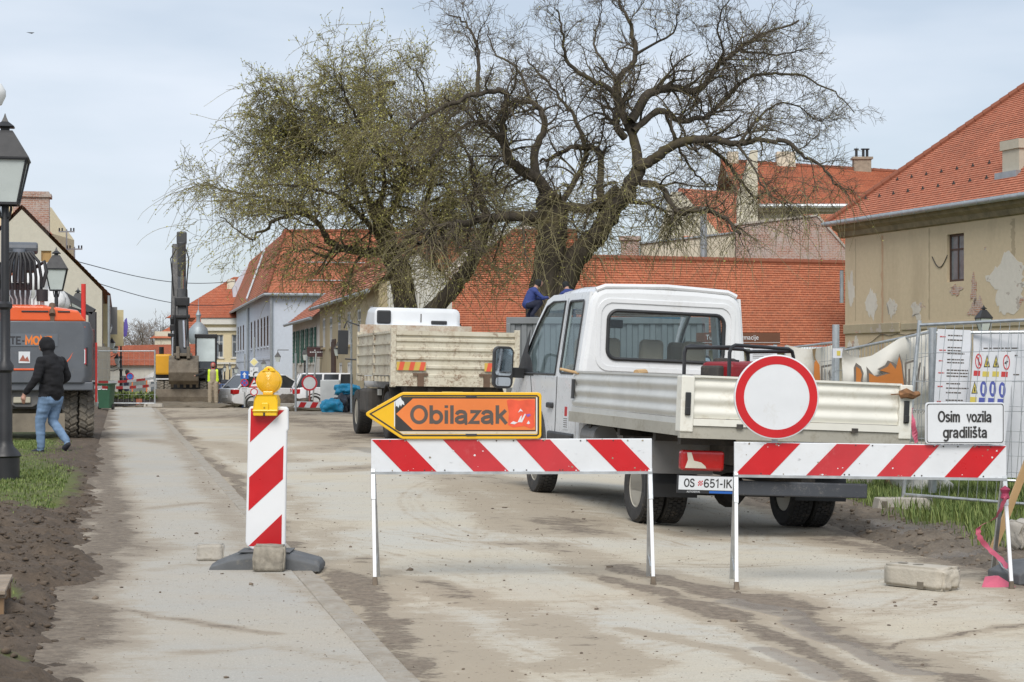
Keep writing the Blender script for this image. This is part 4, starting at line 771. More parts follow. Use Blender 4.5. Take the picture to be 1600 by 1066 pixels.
def grow(limbs, rg, d1, d2, d3, l1=(1.0, 2.6), l2=(.45, 1.1), l3=(.2, .55), up=.05, weep=.0, wz=None, rmin=.0045, outward=None):
    L1, L2, L3 = [], [], []
    def spawn(src, dens, lr, rr, k, curl, grav, lst, tmin):
        for pts, rad in src:
            seg = np.linalg.norm(np.diff(pts, axis=0), axis=1).sum(); n = rg.poisson(seg*dens)
            for _ in range(n):
                t = rg.uniform(tmin, 1.0); j = t*(len(pts)-1); i = min(int(j), len(pts)-2); p = pts[i] + (pts[i+1]-pts[i])*(j-i); tg = pts[i+1]-pts[i]; tg = tg/(np.linalg.norm(tg)+1e-9)
                d = rg.normal(0, 1, 3); d -= tg*d.dot(tg); d /= np.linalg.norm(d)+1e-9; d = d*.85 + tg*.65; d[2] += up
                if outward is not None: d += .25*(p-outward)/(np.linalg.norm(p-outward)+1e-6)
                g = grav
                if wz is not None and p[2] < wz: g = grav - weep
                ln = rg.uniform(*lr)*(1.15-.5*t); r0 = max(rmin*1.3, min(rr[1], np.interp(j, range(len(rad)), rad)*rr[0])); lst.append(walk(p, d, ln, r0, max(rmin, r0*.35), k, curl, g, rg))
    spawn(limbs, d1, l1, (.4, .042), 7, .3, .0, L1, .12); spawn(L1, d2, l2, (.5, .014), 5, .26, .01, L2, .15); spawn(L1+L2, d3, l3, (.6, .009), 3, .2, -.01, L3, .2)
    return L1, L2, L3
def leaves(name, brs, per, size, mt, parent, rg, z0=-1e9):
    T = np.concatenate([b[0][1:] for b in brs]); T = T[T[:, 2] > z0]; n = int(len(T)*per); i = rg.integers(0, len(T), n); c = T[i] + rg.normal(0, .012, (n, 3))
    a = rg.normal(0, 1, (n, 3)); a /= np.linalg.norm(a, axis=1)[:, None]; b = np.cross(a, rg.normal(0, 1, (n, 3))); b /= np.linalg.norm(b, axis=1)[:, None]; s = size*rg.uniform(.6, 1.5, n)[:, None]
    v = np.stack([c-a*s, c+b*s*.45, c+a*s, c-b*s*.45], 1).reshape(-1, 3); f = np.arange(n*4).reshape(-1, 4)
    o = link(name, npmesh(v, f), mt, parent); o['kind'] = 'stuff'; return o
def limb(l, Y0, r0, r1, d0=0, d1_=0, jit=.03, rg=None):
    n = len(l); pts = []
    for i, q in enumerate(l):
        t = i/(n-1); dy = q[2] if len(q) > 2 else d0 + (d1_-d0)*t; pts.append(P(q[0], q[1], Y0+dy))
    c = catmull(pts, 5); c += rg.normal(0, jit, c.shape)*np.linspace(.2, 1, len(c))[:, None]; return c, r0 + (r1-r0)*np.linspace(0, 1, len(c))**.8

rg = np.random.default_rng(5); Y0 = 52
T1 = [([(858, 664), (850, 590), (850, 520), (853, 470), (858, 420), (862, 375), (866, 335), (858, 308)], .56, .36, 0, 0),
 ([(862, 520), (872, 470), (890, 420), (915, 385), (940, 360), (960, 326), (985, 293), (997, 262)], .4, .27, .1, -.6),
 ([(997, 262), (988, 212), (966, 161), (966, 128), (993, 86), (985, 38), (965, 0)], .2, .05, -.6, .8),
 ([(858, 308), (838, 278), (805, 260), (790, 233), (786, 205), (788, 170), (788, 143), (738, 150), (685, 172), (640, 200)], .24, .05, 0, -2.2),
 ([(838, 278), (835, 240), (850, 203), (846, 176), (828, 158), (794, 165), (770, 190)], .17, .06, 0, 1.5),
 ([(997, 262), (1023, 248), (1049, 229), (1086, 218), (1120, 218), (1154, 225), (1180, 221), (1225, 221), (1252, 240), (1285, 259), (1308, 290)], .22, .03, -.6, -2.6),
 ([(1086, 220), (1110, 232), (1135, 255), (1158, 285), (1184, 311)], .1, .04, -1.2, -.2),
 ([(985, 190), (1015, 146), (1053, 139), (1090, 143), (1109, 120), (1131, 94), (1165, 71), (1191, 53), (1250, 34)], .19, .04, -.6, 1.8),
 ([(990, 205), (1030, 173), (1060, 188), (1098, 184), (1116, 173), (1150, 139), (1173, 120), (1221, 116), (1259, 120), (1304, 146), (1334, 176)], .13, .02, -.5, 3.0),
 ([(975, 215), (963, 195), (963, 150), (921, 124), (884, 94), (880, 56), (868, 15)], .15, .03, -.5, -2.2),
 ([(1000, 285), (1034, 293), (1056, 330), (1090, 330), (1120, 334), (1155, 365)], .13, .05, -.6, -2.4),
 ([(985, 315), (1015, 319), (1038, 330), (1048, 352)], .08, .03, -.6, 1.2),
 ([(860, 345), (820, 338), (770, 340), (725, 348), (685, 356), (650, 385)], .25, .07, 0, -1.6),
 ([(945, 345), (938, 290), (936, 240), (903, 229), (873, 240), (843, 255)], .17, .06, -.3, 1.6),
 ([(966, 293), (925, 326), (884, 323), (862, 318)], .16, .16, -.5, 0),
 ([(1041, 180), (1053, 210), (1062, 232), (1079, 263), (1101, 285), (1124, 293)], .07, .03, -.6, .9),
 ([(745, 150), (748, 105), (745, 67), (728, 38), (700, 20)], .09, .025, -1.0, .4),
 ([(790, 233), (764, 200), (740, 190), (700, 215), (670, 250)], .1, .03, -.5, -2.4),
 ([(866, 335), (900, 280), (915, 240), (900, 190), (880, 160), (850, 120), (820, 95)], .13, .03, 0, 2.6),
 ([(1109, 120), (1130, 80), (1120, 40), (1140, 0)], .07, .02, .8, -.5), ([(966, 128), (930, 70), (940, 20)], .07, .02, -.1, 1.5), ([(993, 86), (1050, 50), (1060, 10)], .06, .02, .3, -1.4),
 ([(1154, 225), (1190, 180), (1230, 160), (1280, 190)], .06, .02, -1.8, 1.2), ([(1154, 225), (1175, 260), (1200, 300), (1240, 330)], .05, .02, -1.8, -3.2), ([(830, 160), (810, 110), (770, 80), (760, 40)], .07, .02, 1, 2.4),
 ([(1158, 71+10), (1215, 85), (1265, 75)], .05, .02, 1.2, -1.0)]
def thinned(brs, box, rg):       # the sparse side of the crown
    out = []
    for b in brs:
        p = b[0][len(b[0])//2]; px = 800 + F*p[0]/p[1]; py = HOR - F*(p[2]-EYE)/p[1]
        if box[0] < px < box[1] and box[2] < py < box[3] and rg.random() < box[4]: continue
        out.append(b)
    return out
def big_tree(name, label, T, Y0, rg, dens, twm, leafn, leafs, lpar, outc, thin=None, **k):
    t = thing(name, label, 'tree', (0, 0, 0)); lim = []
    for i, (l, r0, r1, d0, d1_) in enumerate(T): lim.append(limb(l, Y0, r0*(1 if i < 2 else .74), r1*(1 if i < 1 else .7), d0, d1_, .035, rg))
    o = mesh_branches('trunk', lim, 24, BARK, t)
    me = o.data; co = np.empty(len(me.vertices)*3, np.float32); me.vertices.foreach_get('co', co); co = co.reshape(-1, 3)
    j = np.array([.7*noise.noise(Vector((c[0]*5, c[1]*5, c[2]*1.6))) + .6*noise.noise(Vector((c[0]*13, c[1]*13, c[2]*3))) for c in co]); nn = np.empty(len(me.vertices)*3, np.float32); me.vertices.foreach_get('normal', nn)
    thick = np.concatenate([np.repeat(r, 24) for _, r in [x for g in {len(b[0]): [y for y in lim if len(y[0]) == len(b[0])] for b in lim}.values() for x in g]])
    me.vertices.foreach_set('co', (co + nn.reshape(-1, 3)*(j*.24*thick)[:, None]).ravel()); me.update()
    L1, L2, L3 = grow(lim[2:], rg, *dens, outward=np.array(P(*outc)), **k)
    if thin:
        L1, L2, L3 = [thinned(l, thin, rg) for l in (L1, L2, L3)]
    mesh_branches('branches', L1, 5, BARK, t)['kind'] = 'stuff'; c = mesh_branches('crown', L2+L3, 3, twm, t); c['kind'] = 'stuff'
    leaves('young_leaves', L3, leafn, leafs, LEAF, t, rg); return t, lim, L1, L2, L3
t1, lim, A1, A2, A3 = big_tree('willow_tree', 'large gnarled old tree with mostly bare twisted branches above the white flatbed', T1, Y0, rg, (6.0, 6.2, 6.0), TWIG, .22, .018, 0, (980, 300, Y0), l1=(.5, 1.9), l2=(.3, .95), l3=(.15, .5), weep=.16, wz=5.2, rmin=.0038); print('T1', len(A1), len(A2), len(A3))
# hanging twigs under the lower limbs
hang = []
for pts, rad in [lim[i] for i in (5, 6, 10, 11, 12, 3, 13, 23)] + [a for a in A1 if a[0][-1][2] < 6.2][:320]:
    for _ in range(22 if rad[0] > .05 else 4):
        p = pts[rg.integers(len(pts)//3, len(pts))]; hang.append(walk(p, np.array([rg.normal(0, .5), rg.normal(0, .5), -.2]), rg.uniform(.6, 2.2), .009, .0045, 9, .1, -.16, rg))
for _ in range(620):      # curtain of thin shoots round both trunks
    pts, rad = lim[rg.integers(0, 2)]; i = rg.integers(len(pts)//2, len(pts)); p = pts[i] + rg.normal(0, 1, 3)*np.array([.5, .5, .3]); hang.append(walk(p, np.array([rg.normal(0, .6), rg.normal(-.3, .5), .2]), rg.uniform(.7, 2.3), .009, .0045, 9, .12, -.17, rg))
o = mesh_branches('hanging_twigs', hang, 3, TWIGG, t1); o['kind'] = 'stuff'; leaves('hanging_leaves', hang, .25, .026, LEAF, t1, rg)
Y1 = 57
T2 = [([(640, 652), (636, 590), (634, 520), (633, 470), (624, 425), (608, 392), (598, 350), (588, 325)], .42, .26, 0, 0),
 ([(645, 600), (668, 500), (695, 466), (725, 430), (742, 402), (757, 362), (762, 335)], .3, .2, -1.2, -2.0),
 ([(606, 395), (570, 394), (530, 387), (513, 375), (500, 352), (470, 335), (430, 345), (395, 375)], .22, .05, 0, -2.0),
 ([(590, 335), (573, 311), (565, 278), (539, 259), (505, 240), (470, 245), (430, 265)], .17, .04, 0, 2.0),
 ([(598, 345), (618, 320), (630, 285), (632, 240), (620, 200), (600, 170), (570, 140)], .17, .04, 0, 1.5),
 ([(620, 400), (650, 350), (674, 293), (674, 240), (690, 200), (720, 170)], .16, .05, .3, -1.4),
 ([(640, 380), (685, 325), (723, 315), (749, 304), (798, 274)], .14, .06, .2, 1.8),
 ([(500, 352), (470, 325), (438, 318), (404, 304), (355, 300), (310, 285)], .1, .02, -1.0, .8),
 ([(565, 278), (545, 230), (530, 195), (483, 176), (449, 165), (428, 145)], .1, .02, .8, -1.5),
 ([(600, 170), (590, 130), (560, 105)], .05, .02, 1.2, .4), ([(505, 240), (470, 215), (430, 215), (390, 250)], .07, .02, 1.2, -1.6),
 ([(530, 387), (505, 400), (475, 390), (440, 400)], .09, .02, -.5, 1.6), ([(395, 375), (370, 360), (345, 335)], .04, .02, -1.8, -1.0),
 ([(608, 392), (575, 350), (545, 320), (510, 300), (470, 290), (420, 290)], .14, .03, 0, -3.0), ([(762, 335), (740, 290), (735, 250), (715, 215)], .14, .03, -2, -3), ([(632, 240), (660, 190), (665, 150), (650, 110)], .08, .02, .8, -.8),
 ([(588, 325), (600, 290), (590, 230), (560, 190), (540, 150), (530, 115)], .13, .02, .2, -2.2), ([(674, 293), (640, 260), (600, 250), (570, 220)], .08, .02, -.2, -2.6)]
t2, lim2, B1, B2, B3 = big_tree('willow_tree', 'drooping old tree in olive young leaf behind the cream tipper lorry', T2, Y1, rg, (7.5, 5.5, 6.0), TWIGG, 1.3, .028, 0, (600, 320, Y1), thin=(300, 535, 335, 480, .72), l1=(.8, 2.3), l2=(.4, 1.1), l3=(.2, .6), weep=.13, wz=6.4); print('T2', len(B1), len(B2), len(B3))
hang = []
for pts, rad in [lim2[i] for i in (2, 3, 7, 8, 11, 12, 6, 13, 14)] + B1[:700]:
    for _ in range(26 if rad[0] > .06 else 4):
        p = pts[rg.integers(len(pts)//3, len(pts))]; hang.append(walk(p, np.array([rg.normal(-.3, .5), rg.normal(0, .5), -.1]), rg.uniform(.6, 2.4), .009, .0045, 9, .1, -.13, rg))
for _ in range(950):
    pts, rad = lim2[rg.integers(0, 2)]; i = rg.integers(len(pts)//2, len(pts)); p = pts[i] + rg.normal(0, 1, 3)*np.array([.9, .6, .4]); hang.append(walk(p, np.array([rg.normal(0, .6), rg.normal(-.3, .5), .2]), rg.uniform(.8, 2.6), .009, .0045, 9, .12, -.15, rg))
hang = thinned(hang, (300, 545, 330, 520, .7), rg)
o = mesh_branches('hanging_twigs', hang, 3, TWIGG, t2); o['kind'] = 'stuff'; leaves('hanging_leaves', hang, .9, .027, LEAF, t2, rg)
nest = MB().lathe([(0, -.1), (.1, -.08), (.17, .0), (.16, .04), (.1, .0), (0, -.02)], 12, Matrix.Translation(P(610, 130, Y1))).build('bird_nest', TWIG, smooth=True); tag(nest, 'dark bird nest of twigs high in the olive leafed tree', 'nest')
# far bare trees
def bare_tree(label, px, py_top, Yd, rg, spread, grp, tw=None):
    b = P(px, 580, Yd); H = (580-py_top)*Yd/F + EYE; t = thing('bare_tree', label, 'tree', (b.x, b.y, 0), group=grp); lim = []
    tr = walk(np.array([0, 0, -.3]), np.array([0, 0, 1.0]), H*.55, .2, .1, 8, .05, .1, rg); lim.append(tr)
    for k in range(7): lim.append(walk(tr[0][rg.integers(2, 9)], np.array([rg.normal(0, .6), rg.normal(0, .6), .8]), H*rg.uniform(.35, .6), .09, .02, 8, .12, .1, rg))
    mesh_branches('trunk', lim, 7, BARK, t); L1, L2, L3 = grow(lim, rg, 2.5, 2.5, 1.6, l1=(.9, 2.2), l2=(.5, 1.2), l3=(.3, .8), up=.4, rmin=.012); mesh_branches('crown', L1+L2+L3, 3, tw or TWIG, t)['kind'] = 'stuff'
HAZT = m('far_twig', (.27, .23, .2), .9, var=.3, vs=.3)  # greyer, paler twig brown: distance haze is mixed into the colour
for i, (px, pt, Yd) in enumerate(((197, 512, 170), (210, 502, 180), (223, 500, 172), (236, 497, 185), (248, 500, 176), (262, 505, 182), (186, 525, 190), (230, 515, 165))):
    bare_tree('hazy bare tree in the clump beyond the low red roof', px, pt, Yd, rg, 1, 'bare trees beyond the low red roof', HAZT)
# ------------------------------------------------------------------ vehicles
def wheel(parent, c, Rr, w, rimr, side=-1, mt=None, rmt=None, tread='road', dish=.04, n=40):
    M = Matrix.Translation(c) @ Matrix.Rotation(PI/2, 4, 'Y'); h = w/2
    prof = [(rimr, -h*.78), (rimr+.015, -h*.95), (Rr*.82, -h*1.03), (Rr*.93, -h), (Rr-.012, -h*.86), (Rr-.012, h*.86), (Rr*.93, h), (Rr*.82, h*1.03), (rimr+.015, h*.95), (rimr, h*.78)]
    wh = MB().lathe(prof, n, M, True).build('wheel', mt or RUB, parent, smooth=True)
    t = MB()
    if tread == 'road':
        k = 46
        for i in range(k):
            for j, (zo, ww) in enumerate(((-.62, .3), (-.2, .3), (.2, .3), (.62, .3))):
                a = 2*PI*(i + .5*(j % 2))/k; t.box(Rr-.02, Rr, -PI*Rr/k*.78, PI*Rr/k*.78, h*(zo-ww*.6), h*(zo+ww*.6), M @ Matrix.Rotation(a, 4, 'Z'))
    else:
        k = 22
        for i in range(k):
            for sg in (-1, 1):
                a = 2*PI*(i + (.5 if sg > 0 else 0))/k; t.box(Rr-.05, Rr+.012, -PI*Rr/k*.62, PI*Rr/k*.62, -h*.52, h*.52, M @ Matrix.Rotation(a, 4, 'Z') @ Matrix.Translation((0, 0, sg*h*.5)) @ Matrix.Rotation(sg*.5, 4, 'X'))
    t.build('tread', mt or RUB, wh, bevel=.012 if tread != 'road' else 0, seg=1)
    rm = MB(); s = side
    rm.lathe([(rimr*1.02, s*h*.8), (rimr*.97, s*h*.86), (rimr*.9, s*h*.7), (rimr*.82, s*(h*.7-dish)), (rimr*.45, s*(h*.7-dish*2.2)), (rimr*.4, s*(h*.7-dish*1.2)), (rimr*.2, s*(h*.7-dish)), (0, s*(h*.7-dish))], 28, M)
    rm.lathe([(rimr*1.0, -h*.8), (rimr*1.0, h*.8)], 28, M); rm.build('rim', rmt or RIM, wh, smooth=True)
    b = MB()
    for i in range(6): a = 2*PI*i/6; b.lathe([(.016, 0), (.016, s*.03), (0, s*.032)], 6, M @ Matrix.Translation((rimr*.6*math.cos(a), rimr*.6*math.sin(a), s*(h*.7-dish*1.7))))
    b.build('wheel_nut', CHAS, wh); return wh
def pane(parent, outer, fn, gm, name='window', t=.006):
    b = MB(); n = len(outer); b.add([fn(u, v, 0) for u, v in outer] + [fn(u, v, t) for u, v in outer], [tuple(range(n)), tuple(range(2*n-1, n-1, -1))] + [(i, i+n, (i+1) % n+n, (i+1) % n) for i in range(n)]); return b.build(name, gm, parent)
def seal(parent, outer, fn, r, mt, name='window_seal'):
    pts = [Vector(fn(u, v, 0)) for u, v in outer]; return MB().tube(pts + [pts[0], pts[1]], r, 6, False).build(name, mt, parent, smooth=True)

# --- white flatbed crew-cab
gl, gr = -.085, -.155
fb = thing('flatbed_truck', 'white double cab flatbed truck parked with its tail to the barriers', 'truck', (2.066, 18.34, -.115), rot=(R(.6), R(2.3), R(14)))
CY0, CY1 = 2.1, 3.95        # cab back, A-post foot
def side_fn(s): return lambda u, v, t: (s*(.965 - t - max(0, v-1.33)*.115), u, v)
fb.scale = (.978, 1, 1)
# window outlines in (y, z)
front_win = [(3.04, 1.36), (4.62, 1.36), (4.5, 1.5), (4.1, 1.9), (3.8, 2.12), (3.55, 2.17), (3.04, 2.17)]; rear_win = rrect(2.3, 2.86, 1.38, 2.16, .05, 3)
for s in (-1, 1):
    f = side_fn(s)
    low = [(CY0+.05, .5), (3.25, .5), (3.3, .62), (3.42, .84), (3.62, .95), (3.9, .98), (4.18, .95), (4.38, .84), (4.5, .62), (4.55, .42), (5.15, .4), (5.2, .95), (5.02, 1.1), (4.78, 1.33), (CY0+.05, 1.33)]
    MB().holes(low, [], f, .02).build('side_panel', WHITE, fb)
    up = [(CY0+.05, 1.33), (4.78, 1.33), (4.66, 1.42), (4.15, 1.96), (3.85, 2.2), (3.6, 2.25), (CY0+.05, 2.25)]
    pn = MB().holes(up, [front_win, rear_win], f, .035).build('cab_side', WHITE, fb)
    for wn_ in (front_win, rear_win): seal(pn, wn_, lambda u, v, t, f=f: f(u, v, -.003), .014, BLKP)
    g2 = lambda u, v, t, f=f: f(u, v, t+.012)
    pane(pn, front_win, g2, GLASS, 'side_window'); pane(pn, rear_win, g2, GLASS, 'quarter_window')
    MB().beam((s*.955, 2.95, 1.36), (s*.86, 2.95, 2.2), .012, .012).build('door_gap', BLKP, pn); MB().beam((s*.967, 2.95, .6), (s*.967, 2.95, 1.34), .006, .012).build('door_gap', BLKP, pn); MB().beam((s*.967, 3.98, 1.05), (s*.967, 4.1, 1.33), .006, .012).build('door_gap', BLKP, pn)
    MB().beam((s*.975, 3.05, 1.02), (s*.975, 3.27, 1.02), .05, .06).build('door_handle', BLKP, pn, bevel=.015)
    MB().beam((s*.97, 2.2, .66), (s*.97, 3.2, .66), .05, .16).build('rub_strip', BLKP, pn, bevel=.02)
    MB().prism([(3.88 + .62*math.cos(a_), .42 + .62*math.sin(a_)) for a_ in np.linspace(0, PI, 14)] + [(3.88 + .57*math.cos(a_), .42 + .57*math.sin(a_)) for a_ in np.linspace(PI, 0, 14)], s*.95-.04, s*.95+.04, 'x').build('wheel_arch', BLKP, fb)
    # mirror
    mr = MB().loft([[(s*x_, y_, z_) for x_, z_ in rrect(1.12, 1.36, 1.17, 1.66, .07, 4)] for y_ in (4.33, 4.42)] + [[(s*x_, 4.5, z_) for x_, z_ in rrect(1.15, 1.33, 1.22, 1.62, .07, 4)]]).beam((s*.93, 4.45, 1.36), (s*1.15, 4.42, 1.36), .1, .12).build('wing_mirror', BLKP, fb, bevel=.01)
    pane(mr, rrect(1.14, 1.34, 1.32, 1.63, .04), lambda u, v, t: (s*u, 4.326+t, v), m('mirror', (.6, .65, .7), .04, metal=1.0, var=.02), 'mirror_glass', .003)
    pane(mr, rrect(1.15, 1.33, 1.2, 1.3, .03), lambda u, v, t: (s*u, 4.326+t, v), m('mirror', (.6, .65, .7), .04), 'mirror_glass', .003)
    MB().prism([(3.98, 1.335), (4.76, 1.335), (4.2, 1.86), (4.26, 1.6), (4.08, 1.5)], s*.964-.006, s*.964+.0, 'x').build('corner_panel', BLKP, fb)
# back wall with rounded corners and window
def outline(ins, lowz=.55):
    base = [(-.965+ins, lowz), (-.965+ins, 1.33)] + [(-.965+.115*(z-1.33)+ins, z) for z in (1.6, 1.9, 2.12)]
    top = [(-.84+ins, 2.215-ins*.3), (-.79+ins*.8, 2.275-ins*.8), (-.70, 2.305-ins), (-.35, 2.325-ins)]
    l = base + top; return l + [(-x, z) for x, z in l[::-1]]
rw = rrect(-.66, .66, 1.55, 2.06, .1, 5)
rings = [[(x, CY0+dy, z) for x, z in outline(i)] for i, dy in ((.07, 0), (.03, .012), (.0, .06))]
bk = MB().holes(outline(.07), [rw], lambda u, v, t: (u, CY0+t, v), .02); bk.loft(rings, False); bw_ = bk.build('cab_back', WHITE, fb, smooth=True)
seal(bw_, rw, lambda u, v, t: (u, CY0-.004, v), .022, BLKP); pane(bw_, rw, lambda u, v, t: (u, CY0+.008+t, v), GLASS, 'rear_window')
for z0, z1 in ((1.33, 1.37), (1.06, 1.1)): MB().prism([(-.6, z0), (.6, z0), (.62, z1), (-.62, z1)], CY0-.012, CY0+.005, 'y').build('pressing', WHITE, bw_, bevel=.012)
MB().prism(rrect(-.8, .8, 1.44, 2.17, .16, 6), CY0-.008, CY0+.005, 'y').build('pressing', WHITE, bw_) if False else None
# raised border round the window
ro = rrect(-.79, .79, 1.42, 2.19, .15, 6); MB().holes(ro, [rrect(-.74, .74, 1.47, 2.14, .13, 6)], lambda u, v, t: (u, CY0-.012+t, v), .015).build('window_surround', WHITE, bw_, bevel=.006)
# roof, screen, bonnet
prof = [(CY0+.05, 0), (2.4, .012), (2.9, .02), (3.4, .0), (3.65, -.045), (3.85, -.11)]
half = [(-.84, 2.215), (-.79, 2.275), (-.70, 2.305), (-.35, 2.325), (0, 2.33), (.35, 2.325), (.70, 2.305), (.79, 2.275), (.84, 2.215), (.835, 2.19), (0, 2.29), (-.835, 2.19)]
MB().loft([[(x*(1-.0*y), y, z+dz) for x, z in half] for y, dz in prof]).build('roof', WHITE, fb, smooth=True)
MB().tube([(-.8, CY0+.03, 2.27), (-.70, CY0+.03, 2.31), (0, CY0+.03, 2.337), (.70, CY0+.03, 2.31), (.8, CY0+.03, 2.27)], .028, 8).build('roof_lip', WHITE, fb, smooth=True)
pane(fb, [(-.80, 0), (.80, 0), (.9, 1), (-.9, 1)], lambda u, v, t: (u, 3.86+.83*v, 2.19-.86*v+t), GLASS, 'windscreen')
MB().poly([(-.8, 3.9, 2.16), (.8, 3.9, 2.16), (.815, 3.98, 2.06), (-.815, 3.98, 2.06)]).build('sunstrip', glass('blue_strip', (.25, .55, .75), .05, .02), fb)
MB().prism([(4.65, .6), (4.65, 1.36), (4.85, 1.28), (5.2, 1.02), (5.3, .8), (5.32, .4), (4.65, .4)], -.93, .93, 'x').build('bonnet', WHITE, fb, bevel=.05)
MB().box(-.9, .9, CY0+.07, 4.6, .5, .62).box(-.9, .9, 4.25, 4.64, .62, 1.25).build('cab_floor', BLKP, fb)
MB().tube([(-.42+.19*math.cos(a), 4.12-.1*math.sin(a), 1.26+.16*math.sin(a)) for a in np.linspace(0, 2*PI, 20)], .016, 6).build('steering_wheel', BLKP, fb)
BEI = m('beige_seat', (.34, .27, .2), .85, var=.12)
for x, y in ((-.5, 2.6), (0, 2.6), (.5, 2.6), (-.5, 3.45), (.28, 3.45), (.62, 3.45)):
    s_ = MB().box(x-.22, x+.22, y-.08, y+.08, .75, 1.48).build('seat', BEI, fb, bevel=.05); MB().box(x-.14, x+.14, y-.07, y+.04, 1.5, 1.78).build('headrest', BEI, s_, bevel=.06, seg=3)
    MB().box(x-.22, x+.22, y, y+.5, .62, .8).build('seat_base', BEI, s_, bevel=.04)
MB().box(-.08, .08, 3.9, 3.94, 1.92, 2.02).build('rear_view_mirror', BLKP, fb, bevel=.01)
MB().box(-.972, -.968, 2.42, 2.62, .78, 1.06).build('sticker', SWHT, fb); MB().box(-.9735, -.972, 2.47, 2.57, .92, 1.02).build('sticker_print', SRED, fb); 
for i in range(5): MB().box(-.9735, -.972, 2.45, 2.6, .8+.022*i, .808+.022*i).build('sticker_print', SGRY, fb)
# bed
B0, B1_, ZF = -1.6, 2.0, 1.0
MB().box(-1.04, 1.04, B0+.03, B1_, ZF-.03, ZF).build('bed_floor', m('ply_floor', (.2, .15, .1), .8, dirt=.4), fb)
def wavy(z0, h):      # ribbed dropside section (depth, z)
    k = 40; return [(.012 + .010*(math.cos(2*PI*3*i/k + .6)), z0 + h*i/k) for i in range(k+1)]
sec = wavy(1.04, .35); closed = sec + [(.045, sec[-1][1]), (.045, sec[0][1])]
for s in (-1, 1):
    b = MB(); b.loft([[(s*(1.07-d), y, z) for d, z in closed] for y in (B0+.13, B1_-.03)]); dr = b.build('dropside', ALU, fb, smooth=True)
    MB().box(s*1.03-.03, s*1.03+.03, B0+.12, B1_, 1.39, 1.41).box(s*1.03-.03, s*1.03+.035, B0+.1, B1_, .985, 1.035).build('side_rail', ALU, dr)
    MB().box(s*1.05-.03, s*1.05+.03, B0+.03, B1_+.02, .88, .985).build('frame_rail', m('rail_grime', (.42, .4, .34), .6, metal=.2, dirt=.5, dc=(.2, .17, .12), ds=5), fb)
    po = MB().box(s*1.045-.06, s*1.045+.06, B0-.01, B0+.125, .92, 1.4).build('corner_post', ALUW, fb, bevel=.008)
    MB().box(s*1.045-.025, s*1.045+.025, B0-.03, B0-.009, 1.06, 1.26).build('latch', BLKP, po, bevel=.006); MB().box(s*1.045-.02, s*1.045+.02, B0-.045, B0-.03, 1.07, 1.13).build('latch_lever', BLACK, po, bevel=.005)
    MB().box(s*1.08-.008, s*1.08+.008, B1_-.14, B1_-.06, 1.12, 1.32).build('latch', BLKP, po)
b = MB(); b.loft([[(x, B0+.02-d+.02, z) for d, z in closed] for x in (-.98, .98)]) if False else b.loft([[(x, B0+.01+d, z) for d, z in closed] for x in (-.982, .982)]); tg = b.build('tailgate', ALUW, fb, smooth=True)
MB().box(-.982, .982, B0, B0+.05, 1.392, 1.41).box(-.985, .985, B0-.012, B0+.05, .975, 1.035).build('tailgate_rail', ALUW, tg); MB().box(-1.1, 1.1, B0+.005, B0+.06, .865, .97).build('rear_rail', m('rail_grime', (.42, .4, .34)), fb)
for x in (-.55, .02, .55): MB().box(x-.03, x+.03, B0-.02, B0-.004, .96, 1.0).build('hinge', CHAS, tg)
# chassis
b = MB()
for s in (-1, 1): b.box(s*.4-.04, s*.4+.04, -1.5, 4.6, .62, .8)
for y in (-1.3, -.6, .5, 1.5): b.box(-1.0, 1.0, y-.04, y+.04, .8, .87)
b.box(-.9, .9, 2.2, 3.2, .45, .52); b.build('chassis', CHAS, fb)
MB().cyl((-.8, 0, .33), (.8, 0, .33), .06, 10).lathe([(0, -.17), (.12, -.14), (.17, 0), (.12, .14), (0, .17)], 14, Matrix.Translation((0, 0, .33)) @ Matrix.Rotation(PI/2, 4, 'X')).build('rear_axle', CHAS, fb, smooth=True)
MB().cyl((-.75, 3.88, .33), (.75, 3.88, .33), .05, 10).build('front_axle', CHAS, fb); MB().cyl((.3, -1.2, .5), (.3, 1.2, .48), .07, 10).build('exhaust', CHAS, fb)
for s in (-1, 1):
    lx = s*.76 - .055
    for xo in (.875, .645): wheel(fb, (s*xo, 0, .345), .345, .205, .2, s, RUB, RIM, 'road', .09 if xo > .7 else .02)
    wheel(fb, (s*.84, 3.88, .345), .345, .22, .2, s, RUB, RIM, 'road', .02)
    MB().prism([(.46*math.cos(a), .345+.46*math.sin(a)) for a in np.linspace(.35, PI+.15, 12)] + [(.44*math.cos(a), .345+.44*math.sin(a)) for a in np.linspace(PI+.15, .35, 12)], s*.76-.26, s*.76+.26, 'x').build('mudguard', BLKP, fb)
    MB().box(s*.7-.3, s*.7+.3, -.58, -.56, .5, .8).build('mudflap', m('grey_flap', (.2, .2, .2), .8, dirt=.4), fb)
    MB().cyl((s*.9, 1.25, .75), (s*.9, 1.75, .75), .13, 14).build('bracket', m('grey_flap', (.2, .2, .2)), fb)
    L_ = MB().box(lx-.205, lx+.205, B0+.16, B0+.26, .575, .755).build('tail_lamp', m('lamp_red', (.42, .01, .012), .15, var=.1, vs=12, coat=.6, dirt=.2, dc=(.3, .08, .06), ds=9), fb, bevel=.03, seg=3)
    decal('lamp_lens', [[(lx-.17, .6), (lx+.03, .6), (lx+.02, .62), (lx-.02, .65), (lx-.09, .665), (lx-.115, .735), (lx-.155, .735), (lx-.145, .67)]], B0+.159, m('lens_cream', (.65, .6, .5), .3), L_, .003)
MB().box(-.5, .8, B0+.2, B0+.27, .37, .5).build('rear_bumper', m('bumper_dark', (.06, .065, .075), .5, dirt=.3, dc=(.3, .28, .25), ds=14), fb, bevel=.012)
